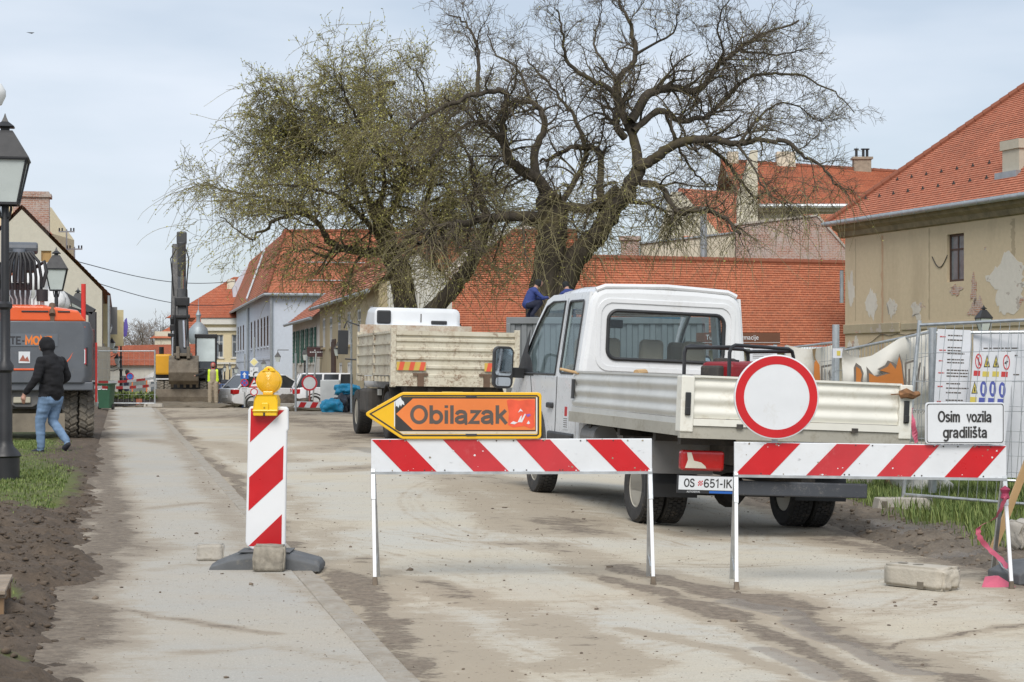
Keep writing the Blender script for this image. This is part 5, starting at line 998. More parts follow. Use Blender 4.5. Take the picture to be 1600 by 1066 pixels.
MB().box(-.52, .02, B0+.12, B0+.15, .54, .86).build('badge_panel', ALUW, fb); text('lettering', 'Sprinter', .085, m('chrome_grey', (.25, .25, .25), .4), fb, -.32, B0+.119, .74, 1.1, shear=.2)
pl = MB().box(-.98, -.44, B0+.10, B0+.12, .385, .54).build('number_plate', BLKP, fb); pl.location.x = -.09
MB().box(-.97, -.45, B0+.094, B0+.1, .415, .535).build('plate_face', SWHT, pl); sign_text('plate_text', 'OS', .075, SBLK, pl, -.872, B0+.0935, .475, sw=.15, width=.1); sign_text('plate_text', '651-IK', .075, SBLK, pl, -.603, B0+.0935, .475, sw=.15, width=.27)
chk = [rect(-.79+.011*i, -.779+.011*i, .452+.011*j, .463+.011*j) for i in range(4) for j in range(4) if (i+j) % 2 == 0]; decal('plate_shield', chk, B0+.0935, SRED, pl); 
decal('plate_strip', [rect(-.68, -.46, .388, .408)], B0+.0995, SBLU, pl); text('plate_text', 'AUTOSERVIS', .022, SWHT, pl, -.83, B0+.0985, .398)
# --- things lying on the bed
def bedpt(x, y, z): return fb.matrix_basis @ Vector((x, y, z))
bpy.context.view_layer.update()
gn = thing('generator', 'portable red generator in a black tube frame on the flatbed', 'generator', bedpt(-.28, -.85, 1.0), rot=(0, R(2.3), R(40)))
RED = m('tank_red', (.3, .015, .02), .4, dirt=.25, dc=(.2, .1, .08)); w2, d2, hh = .42, .28, .68
fr = MB()
for s in (-1, 1): fr.tube([(-w2, s*d2, 0), (-w2, s*d2, hh-.07), (-w2+.02, s*d2, hh-.02), (-w2+.07, s*d2, hh), (w2-.07, s*d2, hh), (w2-.02, s*d2, hh-.02), (w2, s*d2, hh-.07), (w2, s*d2, 0)], .017, 8)
for x in (-w2, w2): fr.cyl((x, -d2, .05), (x, d2, .05), .015, 8); fr.cyl((x+(-.02 if x > 0 else .02), -d2, hh-.02), (x+(-.02 if x > 0 else .02), d2, hh-.02), .017, 8)
fr.build('tube_frame', BLACK, gn, smooth=True)
tk = MB().box(-.3, .06, -.2, .2, .36, .54).build('fuel_tank', RED, gn, bevel=.05, seg=3); MB().cyl((-.12, -.05, .54), (-.12, -.05, .56), .05, 12).build('fuel_cap', BLKP, tk)
MB().box(-.34, .05, -.2, .2, .05, .33).box(-.38, -.28, -.1, .12, .3, .5).build('engine', CHAS, gn, bevel=.02); eb = MB().box(.12, .38, -.2, .16, .1, .56).build('alternator', RED, gn, bevel=.03); MB().box(.15, .36, -.205, -.2, .3, .52).build('control_panel', SBLK, eb)
MB().box(-.15, .05, .05, .2, .5, .58).build('air_filter', CHAS, gn, bevel=.03)
hs = thing('hose', 'grey blue hose loop beside the generator on the flatbed', 'hose', bedpt(.14, -1.2, 1.01), R(14)); MB().tube([(-.16, 0, -.02)] + [(-.16*math.cos(a), .02*a, .22+.24*math.sin(a)) for a in np.linspace(0, PI, 12)] + [(.16, .1, 0)], .022, 8).lathe([(.06, -.04), (.1, -.04), (.1, .04), (.06, .04)], 16, Matrix.Translation((.06, -.05, .3)) @ Matrix.Rotation(PI/2, 4, 'X'), True).build('hose_pipe', m('hose_blue', (.12, .2, .27), .55), hs, smooth=True)
for nm, lb, p0, p1, r_ in (('tool_handle', 'light wooden tool handle sticking out over the left dropside', (-.98, 1.6, 1.36), (-1.14, 2.2, 1.42), .015), ('timber_offcut', 'short brown timber offcut behind the front of the left dropside', (-.68, 1.0, 1.41), (-.55, 1.1, 1.42), .035)):
    o = MB().tube([bedpt(*p0), bedpt(*p1)], r_, 8).build(nm, WOODN, smooth=True); tag(o, lb, 'handle' if nm[0] == 't' and 'tool' in nm else 'timber')
kn = MB().tube([bedpt(.97, -1.62, 1.31), bedpt(1.03, -1.64, 1.33), bedpt(1.1, -1.63, 1.31), bedpt(1.16, -1.62, 1.33)], [.035, .045, .035, .022], 7).tube([bedpt(.88, -1.63, 1.31), bedpt(.98, -1.64, 1.32)], .006, 6).build('wood_knot', mat('rotten_wood', (.22, .11, .05), .9, var=.5, vs=25)); tag(kn, 'splintered brown wooden peg on the right corner of the tailgate', 'peg')

# --- cream tipper lorry
tp = thing('tipper_lorry', 'rusty cream tipper lorry with white cab parked beyond the barrier', 'truck', (-2.27, 36.3, 0), rot=(0, R(.9), R(13)))     # origin under the rear left corner of the body
bw, bl = 2.4, 4.3; ZB, ZT = 1.27, 2.12
tgp = MB().box(.05, bw-.05, 0, .05, ZB, ZT).build('tailgate', TIPW, tp)
for i, z in enumerate(np.linspace(ZB, ZT, 6)): MB().prism([(-.035, z-.025), (-.035, z+.015), (0, z+.04), (0, z-.05)] if i < 5 else [(-.045, z-.08), (-.045, z), (0, z), (0, z-.09)], .05, bw-.05, 'x').build('plank_rib', TIPW, tgp)
MB().prism([(-.04, ZB-.2), (-.04, ZB-.03), (.1, ZB-.03), (.1, ZB-.2)], -.02, bw+.02, 'x').build('body_sill', TIPW, tp)
for x in (0, bw):
    MB().box(x-.05, x+.05, -.03, .09, ZB-.22, ZT+.05).build('corner_post', TIPW, tp, bevel=.008)
    sd_ = MB().box(x-.03, x+.03, .09, bl, ZB, ZT).build('side_board', TIPW, tp); sg = -1 if x == 0 else 1
    for z in np.linspace(ZB+.02, ZT-.03, 5): MB().box(x+sg*.045-.015, x+sg*.045+.015, .1, bl, z-.02, z+.02).build('plank_rib', TIPW, sd_)
    MB().box(x-.06, x+.06, 2.05, 2.17, ZB-.1, ZT+.04).build('stake_post', TIPW, tp); MB().box(x-.06, x+.06, bl-.05, bl+.05, ZB-.1, ZT+.06).build('stake_post', TIPW, tp)
    for y in np.arange(.3, bl, .45): MB().box(x+sg*.05-.03, x+sg*.05+.03, y, y+.13, ZB-.12, ZB-.02).build('hinge', TIPW, sd_)
MB().box(.03, bw-.03, .05, bl, ZB-.08, ZB-.02).build('body_floor', CHAS, tp); MB().box(0, bw, bl, bl+.06, ZB, ZT+.22).build('headboard', mat('rusty_board', (.6, .55, .45), .7, dirt=.7, dc=(.3, .12, .04), ds=3), tp)
for x in (.52, bw-.6): MB().box(x-.06, x+.06, -.09, -.01, ZB-.2, ZB+.02).box(x-.14, x+.14, -.06, -.01, ZB+.0, ZB+.05).build('tailgate_lock', mat('rust', (.14, .09, .06), .9, var=.3), tgp)
YRF = m('chevron_yellow', (.55, .38, .08), .4); 
for x0 in (.06, bw-.64):
    pnl = MB().box(x0, x0+.56, -.042, -.036, ZB+.1, ZB+.26).build('chevron_plate', YRF, tgp)
    decal('chevron', [[(x0+.03+.2*k, ZB+.1), (x0+.12+.2*k, ZB+.1), (x0+.16+.2*k if k < 2 else x0+.56, ZB+.26), (x0+.07+.2*k, ZB+.26)] for k in range(3)], -.0425, m('chevron_red', (.65, .1, .05), .4), pnl)
cb = MB().loft([[(x, y, z) for x, z in rrect(.38+i, bw-.16-i, 1.0, zt, .13, 4)] for y, i, zt in ((bl+.45, .06, 2.64), (bl+.5, 0, 2.72), (bl+1.5, 0, 2.76), (bl+1.9, .02, 2.58), (bl+2.15, .05, 1.6), (bl+2.2, .05, 1.0))]).build('cab', TIPC, tp, smooth=True)
MB().box(.35, bw-.16, bl+.3, bl+.46, 2.16, 2.36).build('roof_box', TIPC, tp, bevel=.03); MB().box(.42, .72, bl+.38, bl+.46, 2.38, 2.66).build('air_intake', BLKP, tp, bevel=.03); MB().box(1.6, 1.95, bl+.42, bl+.46, 2.38, 2.46).build('air_vent', BLKP, tp, bevel=.03)
for x in (.62, 1.38): MB().box(x-.01, x+.01, bl+.44, bl+.452, 2.42, 2.6).build('cab_seam', CHAS, cb)
for s, x in ((-1, .1), (1, bw-.1)):
    mx_ = x; x = x + (.2 if s < 0 else -.05)
    mr = MB().tube([(x, bl+1.9, 2.35), (x+s*.3, bl+2.0, 2.45), (x+s*.36, bl+2.0, 2.3)], .02, 6).tube([(x, bl+1.9, 1.6), (x+s*.33, bl+2.0, 1.62)], .02, 6).box(x+s*.38-.11, x+s*.38+.11, bl+1.95, bl+2.06, 1.72, 2.25).build('wing_mirror', BLKP, tp, bevel=.02); x = mx_
    for nm_, yc, ww, ss in (('r', 1.15, .26, .0), ('r2', 1.15, .26, .29), ('f', 5.1, .3, .0)): wheel(tp, (x+s*.0 - s*(.1+ss), yc, .48), .48, ww, .27, s, RUB, RIM, 'road', .08)
    MB().prism([(1.15+.62*math.cos(a), .48+.62*math.sin(a)) for a in np.linspace(.1, PI-.1, 12)] + [(1.15+.59*math.cos(a), .48+.59*math.sin(a)) for a in np.linspace(PI-.1, .1, 12)], x-s*.4, x+s*.03, 'x').build('mudguard', CHAS, tp)
    MB().box(x-.03, x+.03, 2.1, 4.2, .55, .67).box(x-.03, x+.03, 2.1, 4.2, .87, .99).build('side_guard', m('guard_grey', (.45, .45, .42), .6, dirt=.3), tp); MB().box(x-.2, x+.2, 2.3, 3.6, .5, 1.0).build('side_tank', CHAS, tp, bevel=.06)
b = MB()
for x in (.75, 1.65): b.box(x-.06, x+.06, .1, 6.2, .75, 1.05)
b.box(.2, 2.2, .35, .45, .55, .7).box(.3, 2.1, .2, .9, .75, 1.1).cyl((.3, 1.15, .48), (2.1, 1.15, .48), .09, 10); b.build('chassis', CHAS, tp); MB().box(.95, 1.35, -.01, .04, .86, .98).build('number_plate', m('dirty_plate', (.35, .27, .08), .7), tp)

# --- grey and orange wheeled excavator on the left (seen from behind)
xg = thing('wheeled_excavator', 'grey and orange wheeled excavator standing on the left verge', 'excavator', (-9.3, 36.6, .0), R(14))
EGR = mat('excavator_grey', (.105, .115, .13), .45, var=.1, dirt=.25, dc=(.25, .22, .17), ds=4, coat=.2); EOR = mat('excavator_orange', (.75, .11, .02), .38, var=.06, dirt=.1, coat=.3)
cwp = [(-1.3, 1.25), (-1.25, 1.12), (1.25, 1.12), (1.3, 1.25), (1.3, 2.1), (1.22, 2.3), (-1.22, 2.3), (-1.3, 2.1)]
MB().loft([[(x*k, y, z) for x, z in cwp] for y, k in ((-.25, .86), (-.12, .96), (.15, 1), (1.1, 1), (3.2, 1))]).build('counterweight', EGR, xg, smooth=True, bevel=.02)
hd = MB().loft([[(x*k, y, 2.3 + (z-2.3)*h_) for x, z in ((-1.18, 2.3), (1.15, 2.3), (1.0, 2.52), (.35, 2.62), (-1.0, 2.62))] for y, k, h_ in ((-.14, 1, .9), (.1, 1, 1), (2.4, 1, 1))]).build('engine_hood', EOR, xg, bevel=.03)
for x0, x1 in ((-.05, .45), (.62, .85), (-.8, -.3)): MB().box(x0, x1, -.16, -.12, 2.47, 2.5).build('hood_slot', BLACK, hd, bevel=.01)
MB().cyl((.52, -.18, 2.42), (.52, .0, 2.62), .06, 10).box(.48, .56, -.16, -.13, 2.3, 2.42).build('exhaust', mat('burnt', (.13, .08, .05), .7), xg); MB().cyl((1.12, .6, 2.3), (1.12, .6, 3.05), .045, 8).build('handrail', m('rail_red', (.6, .04, .03), .4), xg, smooth=True)
pl_ = MB().box(-1.0, .62, -.262, -.23, 1.82, 2.06).build('name_plate', m('plate_grey', (.13, .145, .165), .45), xg); sign_text('lettering', 'MONTE-', .15, m('letter_dark', (.035, .035, .04), .5), pl_, -.32, -.2625, 1.93, sw=.2, width=.68); sign_text('lettering', 'MONT', .16, m('letter_orange', (.75, .2, .03), .45), pl_, .27, -.2625, 1.93, sw=.24, width=.5)
decal('sticker', [rect(-.1, .11, 1.5, 1.72)], -.262, SWHT, pl_, .004); decal('sticker_print', [[(-.09, 1.54), (-.02, 1.66), (.02, 1.58), (.06, 1.63), (.1, 1.53)]], -.2665, m('sticker_brown', (.35, .12, .08), .6), pl_)
MB().tube([(1.12, -.2, 2.2), (1.02, -.22, 1.95), (.85, -.235, 1.6), (.7, -.24, 1.42), (.4, -.25, 1.38), (-1.1, -.255, 1.38)], .02, 6).build('orange_trim', EOR, xg); tl = MB().box(.95, 1.18, -.225, -.1, 1.45, 1.8).build('lamp_recess', BLACK, xg); MB().box(1.03, 1.15, -.245, -.22, 1.48, 1.78).build('tail_lamp', m('lamp_red', (.42, .01, .012)), tl); decal('lamp_ring', [rect(1.05, 1.065, 1.5, 1.76), rect(1.115, 1.13, 1.5, 1.76), rect(1.065, 1.115, 1.5, 1.515), rect(1.065, 1.115, 1.745, 1.76), rect(1.08, 1.1, 1.56, 1.7)], -.246, SWHT, tl)
MB().prism([(-.2, 2.18), (.0, 2.18), (.03, 2.26), (-.23, 2.26)], -.2, -.13, 'y').build('camera_housing', BLACK, xg); MB().box(-1.28, 1.28, -.2, .6, .98, 1.14).build('lower_skirt', EGR, xg, bevel=.02)
MB().cyl((0, 1.3, .75), (0, 1.3, 1.15), .62, 24).build('slew_ring', CHAS, xg)
MUDC = mat('caked_mud', (.2, .17, .13), .95, var=.3, dirt=.4, dc=(.1, .085, .065), ds=5)
uc = MB().box(-.75, .75, .2, 3.4, .62, 1.0).prism([(-.72, 1.0), (.72, 1.0), (.72, .82), (.3, .74), (.15, .66), (-.15, .66), (-.3, .74), (-.72, .82)], -.05, .12, 'y').build('undercarriage', mat('grey_frame', (.13, .13, .13), .7, dirt=.5, dc=(.22, .19, .15)), xg, bevel=.02)
MB().box(-.2, .12, -.1, -.03, .74, .86).build('tow_hitch', m('hitch_cream', (.45, .42, .33), .7), uc, bevel=.02); MB().box(-.7, .7, .0, .3, .98, 1.18).build('mud_cake', MUDC, uc, bevel=.06)
MB().cyl((-.75, .75, .52), (.75, .75, .52), .15, 14).lathe([(0, -.25), (.2, -.2), (.26, 0), (.2, .2), (0, .25)], 14, Matrix.Translation((-.1, .75, .5)) @ Matrix.Rotation(PI/2, 4, 'Y')).build('rear_axle', MUDC, xg, smooth=True)
bl_ = MB().prism([(-.28, .22), (-.3, .5), (-.36, .55), (-.38, .2)], -.75, .75, 'x')
for x in (-.65, -.25, .05, .4): bl_.box(x-.06, x+.06, .9, 1.0, .2, .42)
bl_.box(-.7, .7, .95, 1.0, .33, .5).box(-.1, .1, -.3, .95, .38, .46).build('dozer_frame', MUDC, xg)
for s in (-1, 1):
    for xo in (.85, 1.17): wheel(xg, (s*xo, .75, .53), .53, .285, .29, s, RUBM, MUDC, 'lug', .08, 36)
    for xo in (.85, 1.17): wheel(xg, (s*xo, 3.3, .53), .53, .285, .29, s, RUBM, MUDC, 'lug', .08, 36)
MB().box(.5, 1.35, .25, .95, 1.1, 1.14).build('fender', BLACK, xg, bevel=.01); MB().lathe([(0, 0), (.1, 0), (.1, .1), (.06, .16), (0, .18)], 12, Matrix.Translation((1.08, .2, 1.12))).build('beacon', BLKP, xg)
MB().box(1.33, 1.37, .2, .28, .75, 1.9).build('side_rail', m('rail_red', (.6, .04, .03)), xg)
MB().box(1.12, 1.34, .9, 1.0, 1.8, 2.18).box(1.14, 1.34, .95, 1.05, 1.55, 1.78).build('mirror', mat('mirror_red', (.12, .02, .02), .3), xg, bevel=.03)
bm_ = MB().box(-.28, .12, 1.4, 1.8, 2.3, 3.1).box(-.36, .2, 1.3, 1.7, 3.3, 3.85).cyl((-.42, 1.4, 3.78), (.26, 1.4, 3.78), .12, 12).build('boom', EGR, xg, bevel=.04)
MB().cyl((-.1, 1.25, 3.1), (-.1, 1.25, 3.75), .13, 12).build('boom_cylinder', m('cyl_grey', (.2, .22, .25), .4, metal=.5), bm_, smooth=True)
hz_ = MB(); st = MB()
for i in range(9):
    x = -.48+.1*i; hz_.tube([(x, 1.15, 2.95), (x, 1.1, 3.2), (x*.85, 1.1, 3.5), (x*.5-.04, 1.15, 3.68)], .032, 7); st.tube([(x*1.02, 1.15, 2.95), (x*1.02, 1.12, 2.85), (x*.8, 1.12, 2.75), (x*.8, 1.12, 2.3)], .016, 6)
for s in (-1, 1): hz_.tube([(s*.42-.08, 1.1, 3.0), (s*.5-.08, 1.05, 3.3), (s*.46-.08, 1.1, 3.5), (s*.3-.08, 1.2, 3.4)], .04, 7); st.cyl((s*.42-.08, 1.1, 2.3), (s*.42-.08, 1.1, 2.75), .045, 10); hz_.cyl((s*.42-.08, 1.02, 2.72), (s*.42-.08, 1.02, 2.95), .11, 12)
hz_.build('hydraulic_hose', BLKP, bm_, smooth=True); st.build('hydraulic_pipe', GALV, bm_, smooth=True)
MB().loft([[(x, y, z) for x, z in rrect(-1.15, -.35, 2.3, 3.5, .1, 3)] for y in (1.5, 3.0)]).build('cab', DGLASS, xg) 

# --- far yellow excavator with raised boom
fx = thing('yellow_excavator', 'yellow wheeled excavator with black boom raised and bucket lowered', 'excavator', (P(290, 580, 79).x, 79, 0), R(8))
EYE_ = mat('excavator_yellow', (.72, .36, .02), .45, var=.06, dirt=.15); ey = EYE_
MB().box(-1.25, -.55, .3, 3.0, 1.2, 2.05).build('engine_side', ey, fx, bevel=.08, seg=3); MB().box(-1.25, 1.2, .5, 3.2, 1.0, 1.25).build('slew_frame', BLACK, fx, bevel=.03); MB().cyl((-1.0, .5, 2.05), (-1.0, .5, 2.35), .1, 8).build('exhaust', BLACK, fx)
cbn = MB()
for x in (.42, 1.22):
    for y in (.1, 1.6): cbn.beam((x, y, 1.1), (x, y+(.12 if y < 1 else 0), 2.75), .07, .07)
cbn.box(.36, 1.28, .15, 1.68, 2.72, 2.88).box(.36, 1.28, .06, 1.68, 1.05, 1.4).box(.4, 1.25, .07, .12, 1.42, 1.47).build('cab', BLACK, fx, bevel=.02)
MB().poly([(.45, .1, 1.75), (1.19, .1, 1.75), (1.19, .2, 2.72), (.45, .2, 2.72)]).build('windscreen', m('cab_screen', (.55, .62, .62), .2, var=.1), fx); MB().poly([(.45, .09, 1.4), (1.19, .09, 1.4), (1.19, .1, 1.72), (.45, .1, 1.72)]).build('lower_screen', DGLASS, fx); MB().box(.45, 1.2, 1.55, 1.6, 1.4, 2.7).build('rear_panel', WGLASS, fx)
MB().box(1.35, 1.5, .1, .16, 2.15, 2.45).beam((1.25, .15, 2.5), (1.4, .13, 2.4), .03, .03).build('mirror', BLKP, fx); 
bmm = MB().beam((-.28, .6, 1.3), (-.36, .2, 3.6), .55, .5, (0, 1, 0)).beam((-.36, .25, 3.4), (-.34, 1.6, 6.6), .5, .45, (0, 1, 0)).build('boom', BLACK, fx, bevel=.04)
st_ = MB().beam((-.25, 1.7, 6.9), (-.12, -.6, 4.6), .34, .34, (0, 1, 0)).beam((-.12, -.55, 4.7), (-.02, -.95, 2.0), .42, .36, (0, 1, 0)).build('dipper_arm', m('arm_grey', (.06, .062, .066), .5, dirt=.2), fx, bevel=.04)
MB().box(-.42, .18, -1.0, -.55, 4.0, 4.35).box(-.5, .2, -1.02, -.6, 3.5, 3.65).box(-.62, -.4, -.6, -.3, 3.0, 3.25).box(-.7, -.42, -.6, -.3, 2.75, 2.9).build('arm_joint', BLACK, st_, bevel=.03); MB().cyl((-.12, -1.0, 5.2), (-.12, -1.25, 6.6), .17, 12).box(-.32, .08, -1.3, -1.0, 6.5, 7.0).build('arm_head', m('arm_grey', (.06, .062, .066)), st_, bevel=.05)
CHR = m('chrome', (.75, .75, .75), .15, metal=1.0, var=.02); MB().cyl((.0, -1.1, 2.3), (-.05, -.95, 3.4), .06, 10).build('ram', CHR, st_, smooth=True); MB().cyl((-.5, -.6, 1.9), (-.48, -.5, 3.0), .05, 10).build('ram', CHR, st_, smooth=True); MB().cyl((-.1, -1.1, 4.7), (-.1, -1.2, 5.4), .06, 10).build('ram', CHR, st_, smooth=True)
hz_ = MB()
for s in (-1, 1): hz_.tube([(s*.24-.2, -.9, 4.4), (s*.3-.2, -1.1, 5.2), (s*.36-.2, -1.2, 5.9), (s*.2-.15, -1.1, 6.3)], .03, 6); hz_.tube([(s*.2-.15, -1.0, 2.2), (s*.26-.15, -1.05, 3.2), (s*.22-.15, -1.0, 4.2)], .028, 6)
hz_.build('hydraulic_hose', BLKP, st_)
bk_ = MB(); arc = [(-.5+.0, 1.95), (-.15, 1.98), (.28, 1.75), (.42, 1.3), (.25, .95), (-.1, .8)]
o2 = [(y_*1.0-1.0, z_) for y_, z_ in arc]; i2 = [(y_*.9-1.02, 1.35+(z_-1.35)*.9) for y_, z_ in arc][::-1]
bk_.prism([(-y-2.0, z) for y, z in o2] + [(-y-2.0, z) for y, z in i2], -.62, .52, 'x')
for x in (-.64, .5): bk_.prism([(-y-2.0, z) for y, z in o2], x, x+.05, 'x')
MUDB = mat('bucket_mud', (.15, .125, .095), .8, var=.3, dirt=.5, dc=(.26, .23, .18), ds=3)
bkt = bk_.build('bucket', MUDB, fx, bevel=.02)
for i in range(5): MB().prism([(-.95, .85), (-.8, .86), (-.86, .68)], -.56+.25*i, -.46+.25*i, 'x').build('bucket_tooth', MUDB, bkt)
MB().box(-.35, -.2, -1.3, -.9, 1.85, 2.35).box(.08, .22, -1.3, -.9, 1.85, 2.35).box(-.45, .3, -1.25, -1.0, 1.95, 2.08).build('quick_hitch', MUDB, fx, bevel=.03)
for s in (-1, 1):
    for y in (.5, 2.9): wheel(fx, (s*.72, y, .5), .5, .27, .28, s, RUBM, MUDC, 'lug', .08, 24); wheel(fx, (s*1.03, y, .5), .5, .27, .28, s, RUBM, MUDC, 'lug', .08, 24)
MB().box(-.6, .6, .3, 3.1, .55, 1.0).build('undercarriage', BLACK, fx); MB().prism([(-.75, -.02), (-.85, .3), (-.82, .62), (-.7, .62), (-.65, .3), (-.6, -.02)], -1.28, 1.28, 'x').build('dozer_blade', MUDB, fx, bevel=.02); MB().box(-1.25, -.6, .2, .35, 1.0, 1.05).build('plate', WTUBE, fx)
# ------------------------------------------------------------------ barriers, signs and marker in front
def S2(px, py, Y): v = P(px, py, Y); return (v.x, v.z)
def barrier(label, Y, x0, x1, tl, tr_, h, stripes, dz, legs):
    b = thing('road_barrier', label, 'barrier', ((x0+x1)/2, Y, dz), 0, 'striped trestle barriers'); ox = (x0+x1)/2
    tilt = lambda x: tl + (tr_-tl)*(x-x0)/(x1-x0) - dz
    bd = MB().add([(x-ox, y, tilt(x)-d) for y in (-.014, .014) for x, d in ((x0, h), (x1, h), (x1, 0), (x0, 0))], [(0,1,2,3),(7,6,5,4),(0,4,5,1),(1,5,6,2),(2,6,7,3),(3,7,4,0)]).build('board', SWHT, b, bevel=.004)
    for i, (ba, bb, ta, tb, mt) in enumerate(stripes):
        X = lambda p: (p-800)*Y/F; q = [(X(ba), h-.004), (X(bb), h-.004), (X(tb), .004), (X(ta), .004)]
        MB().prism([(x-ox, tilt(x)-d) for x, d in q], -.0165, -.0135, 'y').build('stripe', mt, bd)
    for k in range(14): x = x0 + .05 + (x1-x0-.1)*random.random(); zz = random.choice((.012, h-.012)); MB().cyl((x-ox, -.0185, tilt(x)-zz), (x-ox, -.013, tilt(x)-zz), .005, 6).build('rivet', CHAS, bd)
    rr_ = random.Random(int(x0*100)); sc_ = [[], []]
    for k in range(46):
        x = x0 + .04 + (x1-x0-.08)*rr_.random(); zc = tilt(x) - (rr_.choice((.006, .012, h-.01)) if rr_.random() < .5 else h*rr_.random()*.92 + .005); q = rr_.uniform(.002, .007); sc_[rr_.random() < .5].append([(x-ox+q*rr_.uniform(.6, 1.6)*math.cos(a), zc+q*rr_.uniform(.5, 1.2)*math.sin(a)) for a in np.linspace(0, 5.4, 7)])
    decal('paint_chip', sc_[0], -.0165, SWHT, bd, .0008)['kind'] = 'stuff'; decal('mud_speck', sc_[1], -.0165, m('mud_speck', (.3, .25, .18), .9), bd, .0008)['kind'] = 'stuff'
    MB().beam((x0-ox, 0, tilt(x0)-h-.006), (x1-ox, 0, tilt(x1)-h-.006), .05, .016).build('edge_rail', GALV, b)
    for x, (fx0, fy0, fz0, rx0, ry0, rz0) in zip((x0+.012, x1-.012), legs):
        top = Vector((x-ox, 0, tilt(x)-h+.02)); f = Vector((fx0-ox, fy0-Y, fz0-dz)); r = Vector((rx0-ox, ry0-Y, rz0-dz)); mid = top.lerp(f, .24)
        MB().beam(mid, f, .022, .022, (0, 1, 0)).build('front_leg', WTUBE, b, bevel=.003); MB().beam(top, top.lerp(f, .27), .029, .029, (0, 1, 0)).build('leg_socket', GALV, b, bevel=.003); MB().tube([f.lerp(top, .07), f.lerp(top, .03), f - Vector((0, 0, .004))], [.0155, .018, .022], 7).build('foot_mud', CLOD, b)
        MB().beam(top + Vector((0, .02, 0)), r, .026, .026, (0, 1, 0)).build('rear_leg', GALV, b, bevel=.003)
        a_, c_ = top.lerp(f, .85), top.lerp(r, .8); MB().tube([a_, (a_+c_)/2 - Vector((0, 0, .03)), c_], .005, 6).build('stay', GALV, b)
    return b
YB = 12.3; s_ = F/YB
st1 = [(629, 682, 581, 634, SRED), (740, 795, 692, 746, SRED2), (852, 906, 806, 859, SRED2), (964, 1018, 915, 970, SRED)]
g1 = [G(586, 915), G(591, 902), G(1021, 914), G(1013, 902)]
barrier('red and white striped trestle barrier carrying the orange detour arrow', YB, (580-800)/s_, (1018.5-800)/s_, 1.35-106/s_, 1.35-105.3/s_, .212, st1, 0, [(*g1[0], *g1[1]), (*g1[2], *g1[3])])
st2 = [(1148, 1203, 1196, 1250, SRED), (1259, 1313, 1307, 1359, SRED2), (1369, 1422, 1414, 1467, SRED2), (1475, 1527, 1520, 1571, SRED)]
g2 = [G(1151, 923, -.03), G(1143, 905, -.03), G(1581, 921, -.03), G(1551, 895, -.03)]
barrier('red and white striped trestle barrier carrying the round sign and white plate', YB, (1147-800)/s_, (1572-800)/s_, 1.35-110.5/s_, 1.35-116/s_, .212, st2, -.03, [(*g2[0], *g2[1]), (*g2[2], *g2[3])])
# detour arrow
YS = 12.27; Z = lambda x, y: S2(560 + x/5.333, 600 + y/5.333, YS)
ds = thing('detour_sign', 'yellow and orange arrow sign reading Obilazak above the left barrier', 'sign', (0, YS, 0)); ds.location.z = 0
def zz(l): return [Z(*p) for p in l]
plate = [(62, 252), (66, 240), (78, 230), (350, 76), (375, 68), (1495, 70), (1518, 78), (1526, 100), (1524, 430), (1516, 448), (1495, 457), (375, 459), (350, 452), (78, 272), (66, 263)]
pp = MB().prism(zz(plate), -.004, .018, 'y').build('plate', SYEL, ds, bevel=.004)
sb = lambda l, y, mt, nm, t=.0015: decal(nm, [zz(q) for q in l], y, mt, pp, t)
bo = [(88, 250), (370, 92), (1488, 92), (1506, 108), (1506, 420), (1488, 436), (370, 436)]; bi = [(110, 250), (374, 104), (1484, 104), (1493, 112), (1493, 414), (1484, 424), (374, 424)]
MB().holes(zz(bo), [zz(bi)], lambda u, v, t: (u, -.0055+t, v), .0015).build('border_line', SBLK, pp)
sb([[(298, 148), (306, 143), (306, 358), (298, 352)]], -.004, SWHT, 'white_line'); sb([[(340, 396), (1490, 396), (1490, 416), (372, 418)]], -.004, m('dirty_white', (.62, .54, .42), .5, dirt=.3), 'lower_strip'); sb([[(1480, 112), (1491, 112), (1491, 396), (1480, 396)]], -.004, SWHT, 'white_line')
sb([[(307, 140), (365, 108), (1480, 110), (1480, 394), (338, 394), (307, 376)]], -.004, SBLK, 'black_panel'); sb([[(315, 250), (455, 122), (1474, 124), (1474, 384), (455, 382)]], -.0056, SORG, 'orange_arrow')
sb([[(308, 142), (330, 126), (352, 110), (362, 134), (380, 150), (384, 178), (366, 168), (356, 190), (345, 172), (335, 200), (322, 182), (312, 190)]], -.0075, SWHT, 'torn_patch')
c = Z(832, 255); sign_text('lettering', 'Obilazak', .118, SGRY, pp, c[0]+.003, -.0066, c[1], sw=.19, width=.625)
STK = mat('sticker_orange_red', (.75, .1, .045), .35, var=.2, vs=9, dirt=.1, dc=(.8, .35, .25), ds=9); sb([[(1236, 140), (1262, 128), (1340, 140), (1420, 130), (1468, 134), (1474, 200), (1462, 280), (1470, 350), (1440, 374), (1380, 350), (1290, 362), (1248, 340), (1254, 240)]], -.0073, STK, 'sticker')
sb([[(1265, 330), (1290, 310), (1325, 322), (1350, 270), (1362, 262), (1356, 300), (1388, 246), (1394, 256), (1364, 320), (1335, 318), (1300, 336)], [(1330, 240), (1350, 205), (1372, 230), (1350, 226)], [(1402, 330), (1418, 305), (1430, 328), (1416, 336)]], -.009, SWHT, 'sticker_scratch'); sb([[(1396, 255), (1430, 248), (1434, 264), (1410, 276)]], -.009, m('sticker_violet', (.25, .1, .4), .5), 'sticker_print')
for x in (940,):
    for y in (104, 424): sb([[(x-48, y-8), (x+48, y-8), (x+42, y+10), (x-42, y+10)]], -.006, CHAS, 'fixing_slot', .004)
